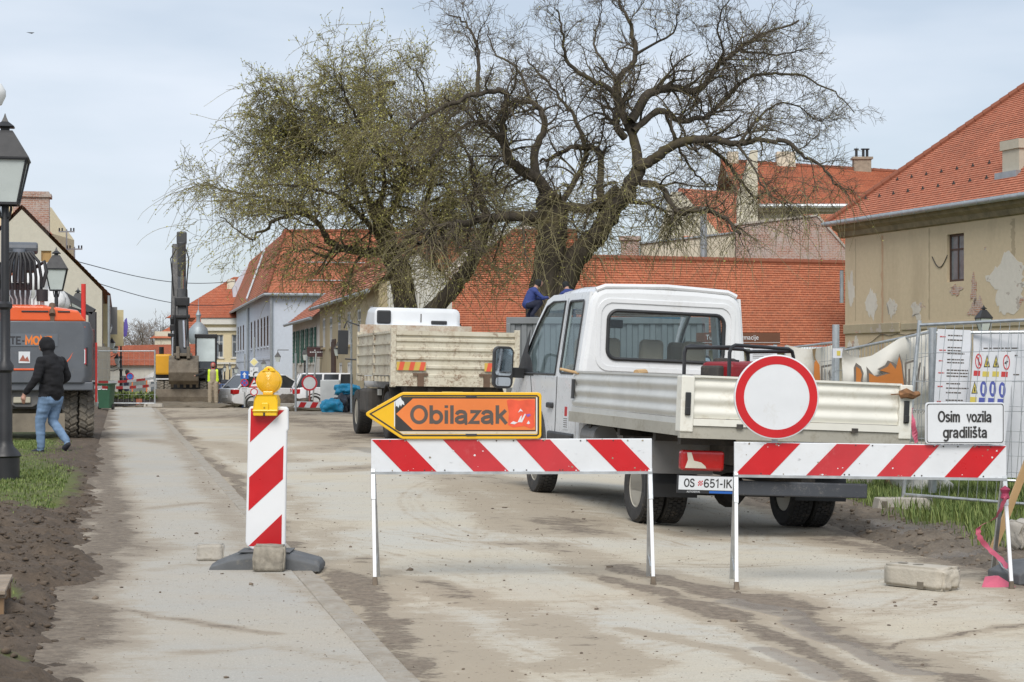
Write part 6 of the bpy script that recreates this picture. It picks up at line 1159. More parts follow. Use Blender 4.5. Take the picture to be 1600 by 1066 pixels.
for x in (100, 500, 1000, 1400): MB().beam((Z(x+60, 0)[0], .055, Z(0, 200)[1]), (Z(x+60, 0)[0], .055, Z(0, 520)[1]), .03, .012).beam((Z(x+60, 0)[0], .018, Z(0, 250)[1]), (Z(x+60, 0)[0], .055, Z(0, 250)[1]), .03, .03).build('rear_strap', GALV, ds) if x in (500, 1000) else None
# round no-entry-for-vehicles sign
rs = thing('round_sign', 'large round white sign with broad red border above the right barrier', 'sign', (0, YS-.03, 0)); c = S2(1213.3, 620.5, YS-.03); k = (YS-.03)/F
dk = MB().prism(circ(c[0], c[1], 66.3*k, 64), 0, .02, 'y').build('disc', SWHT, rs, bevel=.006); MB().prism(circ(c[0], c[1], 66.0*k, 64), .02, .035, 'y').build('back_rim', SGREY, rs)
MB().holes(circ(c[0], c[1], 64*k, 64), [circ(c[0]+.3*k, c[1], 51.2*k, 64)], lambda u, v, t: (u, -.002+t, v), .0015).build('red_ring', SRED, dk); MB().box(c[0]-.02, c[0]+.02, .08, .092, c[1]-.48, c[1]-.1).box(c[0]-.02, c[0]+.02, .036, .08, c[1]-.16, c[1]-.1).build('rear_strap', GALV, rs)
# white plate
ws = thing('text_sign', 'white rectangular sign reading Osim vozila gradilišta above the right barrier', 'sign', (0, YS-.02, 0)); Z2 = lambda px, py: S2(px, py, YS-.02); a0, a1 = Z2(1446, 694), Z2(1570, 629)
dp = MB().prism(rrect(a0[0], a1[0], a0[1], a1[1], .022, 5), 0, .02, 'y').build('plate', SWHT, ws, bevel=.003); i1 = .008; i2 = .0125
MB().holes(rrect(a0[0]+i1, a1[0]-i1, a0[1]+i1, a1[1]-i1, .016, 5), [rrect(a0[0]+i2, a1[0]-i2, a0[1]+i2, a1[1]-i2, .014, 5)], lambda u, v, t: (u, -.002+t, v), .0015).build('border_line', SBLK, dp)
t1_ = Z2(1507.5, 650.5); t2_ = Z2(1508, 675); sign_text('lettering', 'Osim  vozila', .072, SBLK, dp, t1_[0], -.0015, t1_[1]-.002, sw=.155, width=.345); sign_text('lettering', 'gradilišta', .072, SBLK, dp, t2_[0], -.0015, t2_[1]-.002, sw=.155, width=.285)
for x in (a0[0]+.1, a1[0]-.1): MB().box(x-.012, x+.012, .07, .082, a0[1]-.2, a0[1]+.2).box(x-.012, x+.012, .021, .07, a0[1]+.1, a0[1]+.15).build('rear_strap', GALV, ws)

# marker post with lamp
YM = 12.94; mk = thing('marker_post', 'red and white striped delineator panel standing in a rubber foot', 'marker', (0, YM, 0)); Z3 = lambda x, y: S2(290 + x/2.96, 560 + y/2.96, YM)
def z3(l): return [Z3(*p) for p in l]
pn = MB().prism(z3([(290, 240), (300, 222), (325, 220), (465, 224), (476, 232), (477, 330), (470, 340), (462, 870), (450, 886), (310, 884), (284, 868), (278, 850), (288, 400)]), -.02, .03, 'y').build('panel', m('panel_plastic', (.76, .77, .78), .4, var=.03, dirt=.06, dc=(.5, .46, .4)), mk, bevel=.012, seg=3)
for q in ([(304, 232), (458, 240), (300, 388)], [(455, 403), (452, 558), (293, 705), (296, 550)], [(447, 720), (445, 872), (293, 867)]): decal('red_stripe', [z3(q)], -.02, SRED, pn, .002)
b0 = Z3(130, 990); b1 = Z3(633, 990); cx = (b0[0]+b1[0])/2; hw = (b1[0]-b0[0])/2
RFZ = .015
ft = MB().loft([[(cx+x, y, z) for y, z in ((-.2, RFZ), (.2, RFZ), (.2, RFZ+h*.7), (.13, RFZ+h), (-.13, RFZ+h), (-.2, RFZ+h*.75))] for x, h in ((-hw, .035), (-hw*.97, .05), (-hw*.6, .105), (-hw*.3, .125), (hw*.35, .125), (hw*.55, .11), (hw*.95, .07), (hw, .045))]).build('rubber_foot', RUBG, mk, bevel=.008)
MB().box(cx-hw*.5, cx-hw*.1, -.15, .15, .14, .147).box(cx+hw*.12, cx+hw*.45, -.15, .15, .138, .146).build('foot_rib', RUBG, ft, bevel=.004); MB().box(cx-.03, cx+.03, -.012, .02, .1, .2).build('socket', RUBG, mk)
lm = thing('warning_lamp', 'yellow hazard lamp mounted on top of the striped marker', 'lamp', (0, YM, 0)); Z4 = lambda x, y: S2(360 + x/9.69, 540 + y/9.69, YM); LY = m('lamp_yellow', (.85, .53, .01), .32, var=.03, dirt=.06, dc=(.5, .3, .02), coat=.2)
f4 = lambda l: [Z4(*p) for p in l]
bx = MB().loft([[(x, y, z) for x, z in f4(q)] for y, q in ((-.075, [(372, 985), (722, 985), (728, 840), (700, 760), (420, 760), (388, 820)]), (-.085, [(362, 975), (735, 975), (740, 830), (715, 745), (420, 742), (384, 812)]), (.07, [(362, 975), (735, 975), (740, 830), (715, 745), (420, 742), (384, 812)]))]).build('battery_box', LY, lm, bevel=.008)
MB().prism(f4([(358, 1000), (740, 1000), (738, 968), (360, 968)]), -.095, .07, 'y').prism(f4([(370, 1062), (722, 1062), (728, 1000), (366, 1000)]), -.085, .06, 'y').build('box_base', LY, bx, bevel=.006); MB().prism(f4([(498, 1000), (600, 1000), (600, 865), (498, 865)]), -.09, -.08, 'y').build('box_panel', LY, bx, bevel=.004); MB().prism(f4([(520, 1062), (550, 1062), (550, 1012), (520, 1012)]), -.088, -.08, 'y').build('slot', SBLK, bx); MB().prism(f4(circ(540, 938, 14, 16)), -.0925, -.089, 'y').build('screw', m('screw_dark', (.4, .24, .01), .5), bx)
c4 = Z4(588, 540); lr = 186/9.69*YM/F; LENS = mat('amber_lens', (.8, .44, .02), .18, var=.08, vs=20, coat=.5)
Mx = Matrix.Translation((c4[0], 0, c4[1])) @ Matrix.Rotation(PI/2, 4, 'X'); ln_ = MB().lathe([(0, .062)] + [(lr*t, .062-.03*t**2.4 + .0015*math.sin(t*60)) for t in np.linspace(.06, .93, 30)] + [(lr, .02), (lr, -.02), (lr*.93, -.032), (0, -.06)], 48, Mx).build('lens', LENS, lm, smooth='full')
MB().lathe([(lr*.97, .026), (lr*1.035, .026), (lr*1.035, -.022), (lr*.97, -.022)], 48, Mx, True).build('lens_ring', LY, lm, smooth=True)
MB().prism(f4([(488, 398), (690, 398), (686, 372), (640, 328), (600, 314), (560, 320), (520, 352)]), -.05, .03, 'y').build('top_cap', LY, lm, bevel=.006); MB().prism(f4([(505, 745), (655, 745), (660, 690), (500, 690)]), -.045, .045, 'y').build('neck', LENS, lm, bevel=.006); MB().prism(f4(circ(595, 362, 13, 10)), -.053, -.05, 'y').build('cap_screw', SRED, lm)
# loose stones and concrete
def rough_block(name, label, cat, dims, loc, rot, mt, amp=.008, cuts=5, seed=0):
    bm = bmesh.new(); bmesh.ops.create_cube(bm, size=1); bmesh.ops.scale(bm, vec=dims, verts=bm.verts); bmesh.ops.bevel(bm, geom=bm.edges[:], offset=min(dims)*.07, segments=2, affect='EDGES'); bmesh.ops.subdivide_edges(bm, edges=bm.edges[:], cuts=cuts, use_grid_fill=True)
    for v in bm.verts: n_ = noise.noise_vector(v.co*14 + Vector((seed,)*3)); v.co += n_*amp + noise.noise_vector(v.co*45)*amp*.4
    me = bpy.data.meshes.new(name); bm.to_mesh(me); bm.free(); o = link(name, me, mt, smooth='full'); o.location = loc; o.rotation_euler = rot; return tag(o, label, cat)
p_ = G(419.5, 901); rough_block('stone_block', 'rough grey brown stone cube weighing down the rubber foot', 'block', (.205, .15, .175), (p_.x, p_.y+.06, .03+.085), (0, .02, .05), GRAN, .007)
p_ = G(326, 884); rough_block('paving_block', 'pale worn paving block lying left of the striped marker', 'block', (.185, .12, .115), (p_.x, p_.y+.08, .03+.058), (0, 0, .12), CONC, .007, seed=4)
p_ = G(1447, 922, -.03); cbk = thing('concrete_block', 'broken pale concrete fence foot lying on the road by the right barrier', 'block', (p_.x, p_.y+.12, -.03), R(-50))
CN2 = mat('pale_concrete', (.46, .42, .35), .92, var=.12, vs=7, dirt=.25, dc=(.3, .25, .18), ds=6, bump=.6, bs=50)
bm = bmesh.new(); bmesh.ops.create_cube(bm, size=1); bmesh.ops.scale(bm, vec=(.47, .2, .14), verts=bm.verts); bmesh.ops.bevel(bm, geom=bm.edges[:], offset=.014, segments=2, affect='EDGES'); bmesh.ops.subdivide_edges(bm, edges=bm.edges[:], cuts=7, use_grid_fill=True)
for v in bm.verts:
    k = sst(.15, .235, v.co.x); v.co += noise.noise_vector(v.co*22)*(.004 + .016*float(k)); v.co.z += .075
me = bpy.data.meshes.new('body'); bm.to_mesh(me); bm.free(); bd_ = link('body', me, CN2, cbk, smooth='full')
for x in (-.15, -.03): MB().cyl((x, 0, .139), (x, 0, .1475), .035, 14).build('socket_hole', m('hole_dark', (.15, .13, .1), .9), bd_)
MB().box(.04, .09, -.104, -.095, .005, .05).build('notch', m('hole_dark', (.15, .13, .1)), bd_)
# pink tape, plank and dark foot at the right edge
PNK = mat('pink_tape', (.5, .1, .16), .45, var=.2, vs=6)
def ribbon(pts, w, b=None):
    b = b or MB(); pts = catmull(pts, 6); n = len(pts); vs = []
    for i, p in enumerate(pts): a = .9*math.sin(i*.7); vs += [p + np.array([w*math.cos(a), w*math.sin(a)*.6, w*.4]), p - np.array([w*math.cos(a), w*math.sin(a)*.6, w*.4])]
    b.add([Vector(v) for v in vs], [(2*i, 2*i+2, 2*i+3, 2*i+1) for i in range(n-1)]); return b
Q = lambda x, y, Y: P(1440 + x/4.845, 740 + y/4.845, Y)
tp_ = thing('warning_tape', 'faded pink warning tape tied to the right barrier leg', 'tape', (0, 0, 0))
ribbon([Q(632, 125, 12.2), Q(640, 150, 12.2), Q(630, 190, 12.15), Q(590, 290, 12.2), Q(540, 350, 12.3), Q(440, 400, 12.4), Q(430, 450, 12.4), Q(450, 500, 12.4), Q(520, 580, 12.4), Q(600, 650, 12.3), Q(655, 715, 12.2)], .018).build('tape_strip', PNK, tp_, smooth=True); MB().lathe([(0, -.05), (.03, -.03), (.022, 0), (.034, .025), (0, .05)], 10, Matrix.Translation(Q(632, 150, 12.19))).build('knot', m('pink_dark', (.3, .03, .08), .6), tp_)
b = MB(); c = Q(570, 845, 12.3); b.add([(c.x+.11*x, c.y+.08*y, c.z+z) for x, y, z in ((-1, -.6, -.01), (0, -1, -.012), (1.05, -.8, -.012), (1, .7, .0), (0, .8, .055), (-.6, .5, .05), (.1, 0, .06))], [(0, 1, 6), (1, 2, 6), (2, 3, 6), (3, 4, 6), (4, 5, 6), (5, 0, 6)]).build('tape_end', PNK, tp_)
tk2 = thing('warning_tape', 'torn pink tape tied to the leaning wire fence post', 'tape', (0, 0, 0)); ribbon([P(1420, 640, 20), P(1416, 660, 19.9), P(1411, 690, 19.9), P(1410, 705, 19.9)], .05).build('tape_strip', PNK, tk2); ribbon([P(1421, 640, 20), P(1427, 665, 19.9), P(1432, 692, 19.9)], .03).build('tape_strip', PNK, tk2)
pk = MB().beam(P(1548, 868, 14.6), P(1612, 705, 14.3), .05, .035, (0, 1, 0)).build('wooden_plank', WOODN); tag(pk, 'pale wooden plank leaning beside the right barrier leg', 'plank')
kf = thing('rubber_ballast', 'dark rubber foot at the right edge behind the barrier leg', 'foot', (G(1597, 905, -.03).x+.1, 12.62, -.03), R(20)); MB().prism([(-.3, 0), (.3, 0), (.3, .1), (.1, .14), (-.15, .13), (-.3, .07)], -.18, .18, 'y').build('foot_body', RUBG, kf, bevel=.01); MB().box(-.2, -.12, -.19, -.18, .02, .05).build('notch', SBLK, kf)
p_ = P(1600, 838, 15); rough_block('field_stone', 'pale field stone in the grass at the right edge', 'stone', (.2, .18, .22), (p_.x, 15, vr_z(p_.x, 15)+.08), (0, 0, .5), CONC, .03, seed=7)
# pallet corner at the lower left
pal = thing('wooden_pallet', 'weathered wooden pallet corner at the lower left edge', 'pallet', (G(18, 985).x - .1, G(18, 985).y + .35, .03), R(12))
for i in range(6): MB().box(-.9, .0, -.5+.14*i, -.38+.14*i, .17, .192).build('deck_board', WOOD, pal, bevel=.004)
for y in (-.46, -.05, .3):
    for x in (-.8, -.42, -.12): MB().box(x, x+.11, y, y+.09, .022, .15).build('pallet_block', m('pallet_brown', (.25, .16, .09), .85), pal)
    MB().box(-.9, .0, y, y+.09, 0, .022).box(-.9, .0, y-.002, y+.092, .15, .17).build('pallet_runner', WOOD, pal)
# ------------------------------------------------------------------ street furniture, fences, people, cars
def lamp_post(label, loc, H=4.44, k=1.0, detail=True, rz=.2, grp='black lantern street lamps', group=True):
    t = thing('street_lamp', label, 'lamp', loc, rz, grp); u = H/4.44
    MB().lathe([(.17*k, 0), (.17*k, .34*u), (.19*k, .36*u), (.17*k, .4*u), (.10*k, .48*u), (.085*k, .55*u), (.085*k, .95*u), (.075*k, 1.0*u), (.075*k, 1.35*u), (.1*k, 1.38*u), (.1*k, 1.44*u), (.06*k, 1.5*u), (.06*k, 2.1*u), (.085*k, 2.13*u), (.085*k, 2.17*u), (.05*k, 2.2*u), (.045*k, 3.35*u), (.03*k, 3.4*u), (0, 3.4*u)], 14).build('post', BLACK, t, smooth=True)
    z0, z1, z2 = H-1.08*u, H-.56*u, H-.24*u; a, b = .15*u*k, .26*u*k
    ar = MB()
    for i in range(4): an = PI/4+PI/2*i; ar.tube([(0, 0, z0-.18*u), (.07*u*math.cos(an), .07*u*math.sin(an), z0-.16*u), (.1*u*math.cos(an), .1*u*math.sin(an), z0-.05*u), (.09*u*math.cos(an), .09*u*math.sin(an), z0)], .012*u, 6)
    ar.build('arm_scroll', BLACK, t)
    ln = MB(); q = lambda r, z: [(r, r, z), (-r, r, z), (-r, -r, z), (r, -r, z)]
    for i in range(4): p0, p1 = q(a, z0)[i], q(b, z1)[i]; ln.beam(p0, p1, .022*u, .022*u); ln.beam(q(a, z0)[i], q(a, z0)[(i+1) % 4], .03*u, .03*u); ln.beam(q(b, z1)[i], q(b, z1)[(i+1) % 4], .03*u, .03*u)
    fr = ln.build('lantern_frame', BLACK, t)
    for i in range(4): g = [Vector(v)*.0 + Vector((v[0]*.97, v[1]*.97, v[2])) for v in (q(a, z0)[i], q(a, z0)[(i+1) % 4], q(b, z1)[(i+1) % 4], q(b, z1)[i])]; MB().poly(g).build('pane', LGLASS, fr)
    MB().loft([q(b*1.1, z1), q(b*1.1, z1+.02*u), q(.11*u*k, z2), q(.09*u*k, z2+.03*u)]).loft([q(.1*u*k, z2+.07*u), q(.11*u*k, z2+.08*u), q(.04*u, z2+.14*u), q(.015*u, z2+.2*u), q(.004*u, H)]).box(-.05*u, .05*u, -.05*u, .05*u, z2, z2+.1*u).build('lantern_roof', BLACK, t); return t
gl_ = thing('street_luminaire', 'pale rounded lamp head just showing at the upper left edge', 'lamp', (P(-55, 0, 24).x, 24, 0)); MB().cyl((0, 0, 0), (0, 0, 4.75), .06, 10).tube([(0, 0, 4.7), (.1, 0, 4.85), (.3, 0, 4.9)], .03, 8).build('pole', GALV, gl_, smooth=True); MB().lathe([(0, -.16), (.1, -.13), (.15, -.02), (.15, .05), (.1, .13), (0, .16)], 18, Matrix.Translation((.36, 0, 4.81))).build('lamp_head', m('lamp_white', (.72, .72, .7), .4), gl_, smooth=True)
lamp_post('tall black lantern street lamp cut by the left edge of the picture', (G(8, 757).x, G(8, 757).y, -.02), 4.44, 1.0)
for px, pt, lb in ((88, 386, 'black lantern street lamp just behind the orange excavator hoses'), (122, 449, 'black lantern street lamp against the gabled house behind the red handrail'), (189, 494, 'black lantern street lamp beside the blue bunting past the gabled house')):
    Yd = (4.44-EYE)*F/(580-pt); lamp_post(lb, (P(px, 0, Yd).x, Yd, 0))
lamp_post('black lantern street lamp in front of the peeling beige house', (P(1537, 0, 68).x, 68, -.1), 3.8)
lamp_post('black lantern street lamp beside the white house with green shutters', (P(476, 0, 85).x, 85, 0), 2.4, .8); lamp_post('small black lantern lamp before the far yellow house', (P(359, 0, 120).x, 120, 0), 1.9, .8)
wr = lamp_post('lantern lamp with dark wrapped post behind the worker', (P(351, 0, 100).x, 100, 0), 1.75, .8); MB().lathe([(.3, -.5), (.42, .1), (.36, .6), (.45, .75), (.3, .9), (0, .92)], 10).build('wrapping', m('dark_wrap', (.02, .022, .028), .6), wr, smooth=True)
def wall_lamp(label, p, arm, hang=False):
    t = thing('wall_lantern', label, 'lamp', p, 0, 'wall lanterns'); t.scale = (.62,)*3; q = lambda r, z: [(r, r, z), (-r, r, z), (-r, -r, z), (r, -r, z)]
    MB().loft([q(.13, 0), q(.22, .45)]).build('lantern', LGLASS, t); MB().loft([q(.25, .45), q(.1, .7), q(.03, .85), q(.005, .95)]).tube([(0, 0, -.02), (0, 0, -.15), (arm*.5, 0, -.35), (arm, 0, -.3)] if not hang else [(0, 0, .9), (0, 0, 1.0), (arm, 0, 1.0)], .035, 6).build('bracket', BLACK, t)
wall_lamp('wall lantern on the far end of the pale blue house', P(369, 583, 128), .7); wall_lamp('wall lantern near the corner of the pale blue house', P(412, 576, 112), .6); wall_lamp('lantern hanging from an arm by the white house', P(434, 566, 98), .9, True); wall_lamp('wall lantern on the ochre house above the car', P(527, 556, 80), .5)
for px, py, Yd in ((170, 520, 88), (175, 545, 94), (180, 552, 100), (183, 568, 106), (185, 574, 114)):
    wall_lamp('dark wall lantern in the row along the left house front', P(px, py, Yd), -.9)
# sign cluster
def pole(t, h, r=.03, x=0, y=.05): return MB().cyl((x, y, 0), (x, y, h), r, 8).build('pole', GALV, t, smooth=True)
Yg = 72.0; sg_ = thing('traffic_sign_post', 'post with blue one way and no stopping signs beside the white car', 'sign', (P(382, 0, Yg).x, Yg, 0)); pole(sg_, 2.0); k = Yg/F; zz_ = lambda py: EYE-(py-580)*k
q = MB().box(-6.3*k, 6.3*k, 0, .02, zz_(592), zz_(580)).build('blue_plate', SBLU, sg_); decal('arrow', [[(-.03, zz_(590.5)), (.03, zz_(590.5)), (.03, zz_(585.5)), (.085, zz_(586)), (0, zz_(581.5)), (-.085, zz_(586)), (-.03, zz_(585.5))]], 0, SWHT, q, .006)
c0 = zz_(598.4); q = MB().prism(circ(0, c0, 6*k, 24), 0, .02, 'y').build('round_plate', SBLU, sg_); MB().holes(circ(0, c0, 6*k, 24), [circ(0, c0, 4.8*k, 24)], lambda u, v, t: (u, -.006+t, v), .005).prism([(-.1, c0-.075), (-.08, c0-.095), (.1, c0+.075), (.08, c0+.095)], -.007, 0, 'y').prism([(-.1, c0+.075), (-.08, c0+.095), (.1, c0-.075), (.08, c0-.095)], -.0075, 0, 'y').build('red_ring', SRED, q)
q = MB().box(-6*k, 6*k, 0, .02, zz_(613), zz_(605.5)).build('white_plate', SWHT, sg_); decal('print', [rect(-4.6*k, 4.4*k, zz_(607.6+2*i), zz_(607+2*i)) for i in range(3)], 0, SGRY, q, .005)
s2 = thing('traffic_sign_post', 'post with yellow diamond and red triangle warning signs beside the white car', 'sign', (P(397, 0, Yg-1).x, Yg-1, 0)); pole(s2, 2.6); k = (Yg-1)/F; zz_ = lambda py: EYE-(py-580)*k
c0 = zz_(566); d_ = 7.3*k; q = MB().prism([(0, c0-d_), (d_, c0), (0, c0+d_), (-d_, c0)], 0, .02, 'y').build('diamond_plate', SWHT, s2); d_ *= .8; decal('diamond', [[(0, c0-d_), (d_, c0), (0, c0+d_), (-d_, c0)]], 0, m('pale_yellow', (.75, .66, .3), .4), q, .006)
q = MB().box(-6.6*k, 6.6*k, 0, .02, zz_(588.5), zz_(574)).build('route_plate', SWHT, s2); MB().tube([(-.02+0*i, -.012, zz_(587)) for i in range(1)] + [(-.02, -.012, zz_(585)), (.0, -.012, zz_(582.5)), (.05, -.012, zz_(581.3)), (.13, -.012, zz_(581.3))], .022, 6).tube([(-.02, -.012, zz_(579)), (.0, -.012, zz_(575.5))], .008, 6).tube([(-.13, -.012, zz_(580)), (-.07, -.012, zz_(579.6))], .008, 6).build('route_mark', SBLK, q)
tr = [(-8.4*k, zz_(605.5)), (8.4*k, zz_(605.5)), (0, zz_(589.5))]; ti = [(-5.6*k, zz_(603.8)), (5.6*k, zz_(603.8)), (0, zz_(593))]; q = MB().prism(tr, 0, .02, 'y').build('triangle_plate', SWHT, s2); MB().holes(tr, [ti], lambda u, v, t: (u, -.006+t, v), .005).build('red_border', SRED, q); decal('slippery_car', [[(-.06, zz_(601)), (.07, zz_(599.5)), (.08, zz_(598)), (.03, zz_(597.6)), (.0, zz_(598.2)), (-.06, zz_(599.4))]], 0, SBLK, q, .006)
q = MB().prism(circ(0, zz_(612.5), 6*k, 20), 0, .02, 'y').build('round_plate', SWHT, s2); MB().holes(circ(0, zz_(612.5), 6*k, 20), [circ(0, zz_(612.5), 4.6*k, 20)], lambda u, v, t: (u, -.006+t, v), .005).build('red_ring', SRED, q)
Yn = 66; rn = thing('no_entry_sign', 'small round white sign with red border on a red post by the wagon', 'sign', (P(483.5, 0, Yn).x, Yn, 0)); k = Yn/F; zz_ = lambda py: EYE-(py-580)*k
MB().cyl((0, .04, 0), (0, .04, zz_(609)), .03, 8).build('pole', m('post_red', (.35, .1, .09), .6), rn); q = MB().prism(circ(0, zz_(598.5), 12.4*k, 32), 0, .02, 'y').build('disc', m('grey_white', (.62, .63, .62), .5), rn); MB().holes(circ(0, zz_(598.5), 12.4*k, 32), [circ(0, zz_(598.5), 9.7*k, 32)], lambda u, v, t: (u, -.006+t, v), .005).build('red_ring', SRED2, q)
for i, (px, pt, Yd, lb) in enumerate(((462, 552, 64, 'thin grey pole standing left of the small round sign'), (479.5, 556, 67, 'thin grey pole standing close behind the small round sign'), (488, 552, 74, 'slanting thin grey pole near the brown shop sign'), (549, 500, 62, 'grey pole beside the cream tipper lorry'))):
    o = MB().cyl((0, 0, 0), ((.15 if i == 2 else 0), 0, EYE+(580-pt)*Yd/F), .035, 8).build('metal_pole', GALV, smooth=True); o.location = (P(px, 0, Yd).x, Yd, 0); tag(o, lb, 'pole')

# --- wire fence panels
def fence_panel(label, A, B, C_, D_, feet=True, r=.021, step=.105, hor=6, grp='site fence panels'):     # A bottom-left B bottom-right C top-right D top-left
    A, B, C_, D_ = map(Vector, (A, B, C_, D_)); t = thing('mesh_fence', label, 'fence', A, 0, grp); o = A.copy(); A, B, C_, D_ = A-o, B-o, C_-o, D_-o
    MB().tube([A, D_], r, 8).build('post', GALV, t, smooth=True); MB().tube([B, C_], r, 8).build('post', GALV, t, smooth=True); a0, b0 = A.lerp(D_, .06), B.lerp(C_, .06); MB().tube([a0, b0], r*.8, 8).build('bottom_rail', GALV, t, smooth=True); MB().tube([A.lerp(D_, .975), B.lerp(C_, .975)], r*.8, 8).build('top_rail', GALV, t, smooth=True)
    w = MB(); n = int((B-A).length/step)
    for i in range(1, n): p0, p1 = a0.lerp(b0, i/n), A.lerp(D_, .975).lerp(B.lerp(C_, .975), i/n); w.tube([p0, p1], .0032, 4, False)
    for j in range(1, hor): f = .06 + .915*j/hor; w.tube([A.lerp(D_, f), B.lerp(C_, f)], .0032, 4, False)
    w.build('wire_mesh', GALV, t)['kind'] = 'stuff'; return t
def fence_foot(label, p, rz=0, L_=.7):
    t = thing('concrete_ballast', label, 'ballast block', p, rz, 'concrete fence feet'); b = MB().prism([(-L_/2, 0), (L_/2, 0), (L_/2-.03, .13), (-L_/2+.03, .13)], -.11, .11, 'y').build('block', CONC, t, bevel=.012); MB().box(-.26, -.2, -.112, -.1, .03, .1).build('notch', m('hole_dark', (.15, .13, .1)), b)
fa = (P(1410, 790, 20.2), P(1660, 812, 19.0), P(1685, 488, 19.0), P(1437, 501, 20.2)); fence_panel('leaning wire fence panel in front of the printed site boards', *fa)
fb_ = (P(1300, 742, 24.5), P(1458, 756, 21.5), P(1458, 512, 21.5), P(1302, 546, 24.5)); fence_panel('tilted wire fence panel carrying the graffiti banner', *fb_)
fence_panel('wire fence panel behind the flatbed tailgate at the beige house', P(1225, 715, 29), P(1306, 715, 27), P(1306, 530, 27), P(1228, 540, 29)); fence_panel('wire fence panel standing behind the printed site boards', P(1458, 760, 21.3), P(1690, 772, 20.8), P(1690, 512, 20.8), P(1457, 514, 21.3))
p_ = P(1408, 795, 20.1); fence_foot('concrete fence foot in the grass below the leaning fence post', (p_.x+.02, 20.1, vr_z(p_.x, 20.1)-.02), .1, .62); p_ = P(1320, 770, 24); fence_foot('concrete fence foot half hidden behind the flatbed bumper', (p_.x, 24, vr_z(p_.x, 24)), .1)
TARP = mat('white_tarp', (.60, .58, .52), .7, var=.08, vs=1.5, dirt=.25, dc=(.4, .35, .27), ds=2); GRO = m('graffiti_orange', (.5, .17, .03), .6, var=.15); GRG = m('graffiti_grey', (.16, .14, .12), .6)
ban = thing('graffiti_banner', 'sagging white banner with orange graffiti lettering on the fence', 'banner', (0, 0, 0)); Yb = 22.2; B2 = lambda x, y: S2(1280+x/4.847, 480+y/4.847, Yb)
nx, nz_ = 30, 14; vs = []
for j in range(nz_+1):
    for i in range(nx+1):
        u = i/nx; xx = 180 + 670*u; top = np.interp(xx, [180, 240, 310, 400, 520, 600, 850], [310, 365, 385, 370, 290, 240, 165]); bot = 1020; yy = top + (bot-top)*j/nz_; p = B2(xx, yy); vs.append((p[0], Yb + .06*math.sin(u*9+j*.4) + .05*math.sin(j*1.1+u*4), p[1]))
MB().add(vs, [(j*(nx+1)+i, j*(nx+1)+i+1, (j+1)*(nx+1)+i+1, (j+1)*(nx+1)+i) for j in range(nz_) for i in range(nx)]).build('cloth', TARP, ban, smooth='full')
gr = lambda l: [[B2(*p) for p in q] for q in l]
decal('graffiti_outline', gr([[(248, 590), (245, 460), (262, 422), (300, 450), (320, 500), (310, 560), (335, 590)], [(350, 590), (340, 450), (400, 520), (480, 500), (422, 470), (480, 440), (500, 405), (545, 420), (570, 440), (588, 352), (612, 420), (634, 605)]]), Yb-.14, GRG, ban, .004)
decal('graffiti_fill', gr([[(262, 585), (262, 450), (292, 470), (306, 510), (296, 560), (318, 588)], [(362, 588), (358, 500), (420, 528), (520, 500), (440, 480), (500, 450), (520, 420), (560, 470), (586, 375), (602, 430), (622, 598)]]), Yb-.146, GRO, ban, .004)
decal('graffiti_letters', gr([[(628, 420), (715, 395), (715, 410), (640, 432), (640, 590), (628, 590)], [(655, 470), (668, 466), (668, 600), (655, 600)], [(690, 455), (702, 452), (710, 560), (740, 420), (752, 420), (720, 640), (708, 640)], [(770, 450), (780, 450), (780, 570), (770, 570)]]), Yb-.14, GRG, ban, .004)
text('print', 'g', .12, GRG, ban, *[v for v in (B2(635, 810)[0], Yb-.12, B2(635, 810)[1])]); text('print', 'enjoy', .09, GRG, ban, B2(735, 780)[0], Yb-.12, B2(735, 780)[1], .8, shear=.3); text('print', 'Aven', .1, GRG, ban, B2(670, 915)[0], Yb-.12, B2(670, 915)[1], .8)
b2 = thing('graffiti_banner', 'white banner with grey letters hanging left of the galvanised post', 'banner', (0, 0, 0)); Yc = 27.6; B3 = lambda x, y: S2(1280+x/4.847, 480+y/4.847, Yc)
vs = []
for j in range(9):
    for i in range(13): u = i/12; xx = -250 + 360*u; yy = 285 + 30*math.sin(u*PI) + (1000-285)*j/8; p = B3(xx, yy); vs.append((p[0], Yc+.05*math.sin(u*8+j), p[1]))
MB().add(vs, [(j*13+i, j*13+i+1, (j+1)*13+i+1, (j+1)*13+i) for j in range(8) for i in range(12)]).build('cloth', TARP, b2, smooth='full'); gr3 = lambda l: [[B3(*p) for p in q] for q in l]
decal('graffiti_letters', gr3([[(5, 445), (95, 430), (98, 445), (18, 460), (18, 570), (5, 570)], [(30, 470), (40, 470), (40, 570), (30, 570)], [(60, 500), (75, 470), (85, 540), (72, 560)]]), Yc-.09, GRG, b2, .004); decal('graffiti_fill', gr3([[(-50, 570), (-45, 420), (-30, 400), (-5, 440), (0, 570)]]), Yc-.09, GRO, b2, .004); decal('stain', gr3([[(-60, 320), (-30, 310), (-40, 370), (-30, 410), (-45, 400), (-55, 360)]]), Yc-.09, m('stain_brown', (.2, .14, .07), .8), b2, .003)
PAPER = mat('site_board_white', (.66, .67, .7), .55, var=.05, dirt=.12, dc=(.5, .46, .38), ds=3)
def board(name, label, pts, Y, dy=0.0, th=.008):
    t = thing(name, label, 'board', (0, 0, 0)); c = [S2(*p, Y) for p in pts]; MB().prism(c, Y, Y+th, 'y').build('sheet', PAPER, t); return t, c
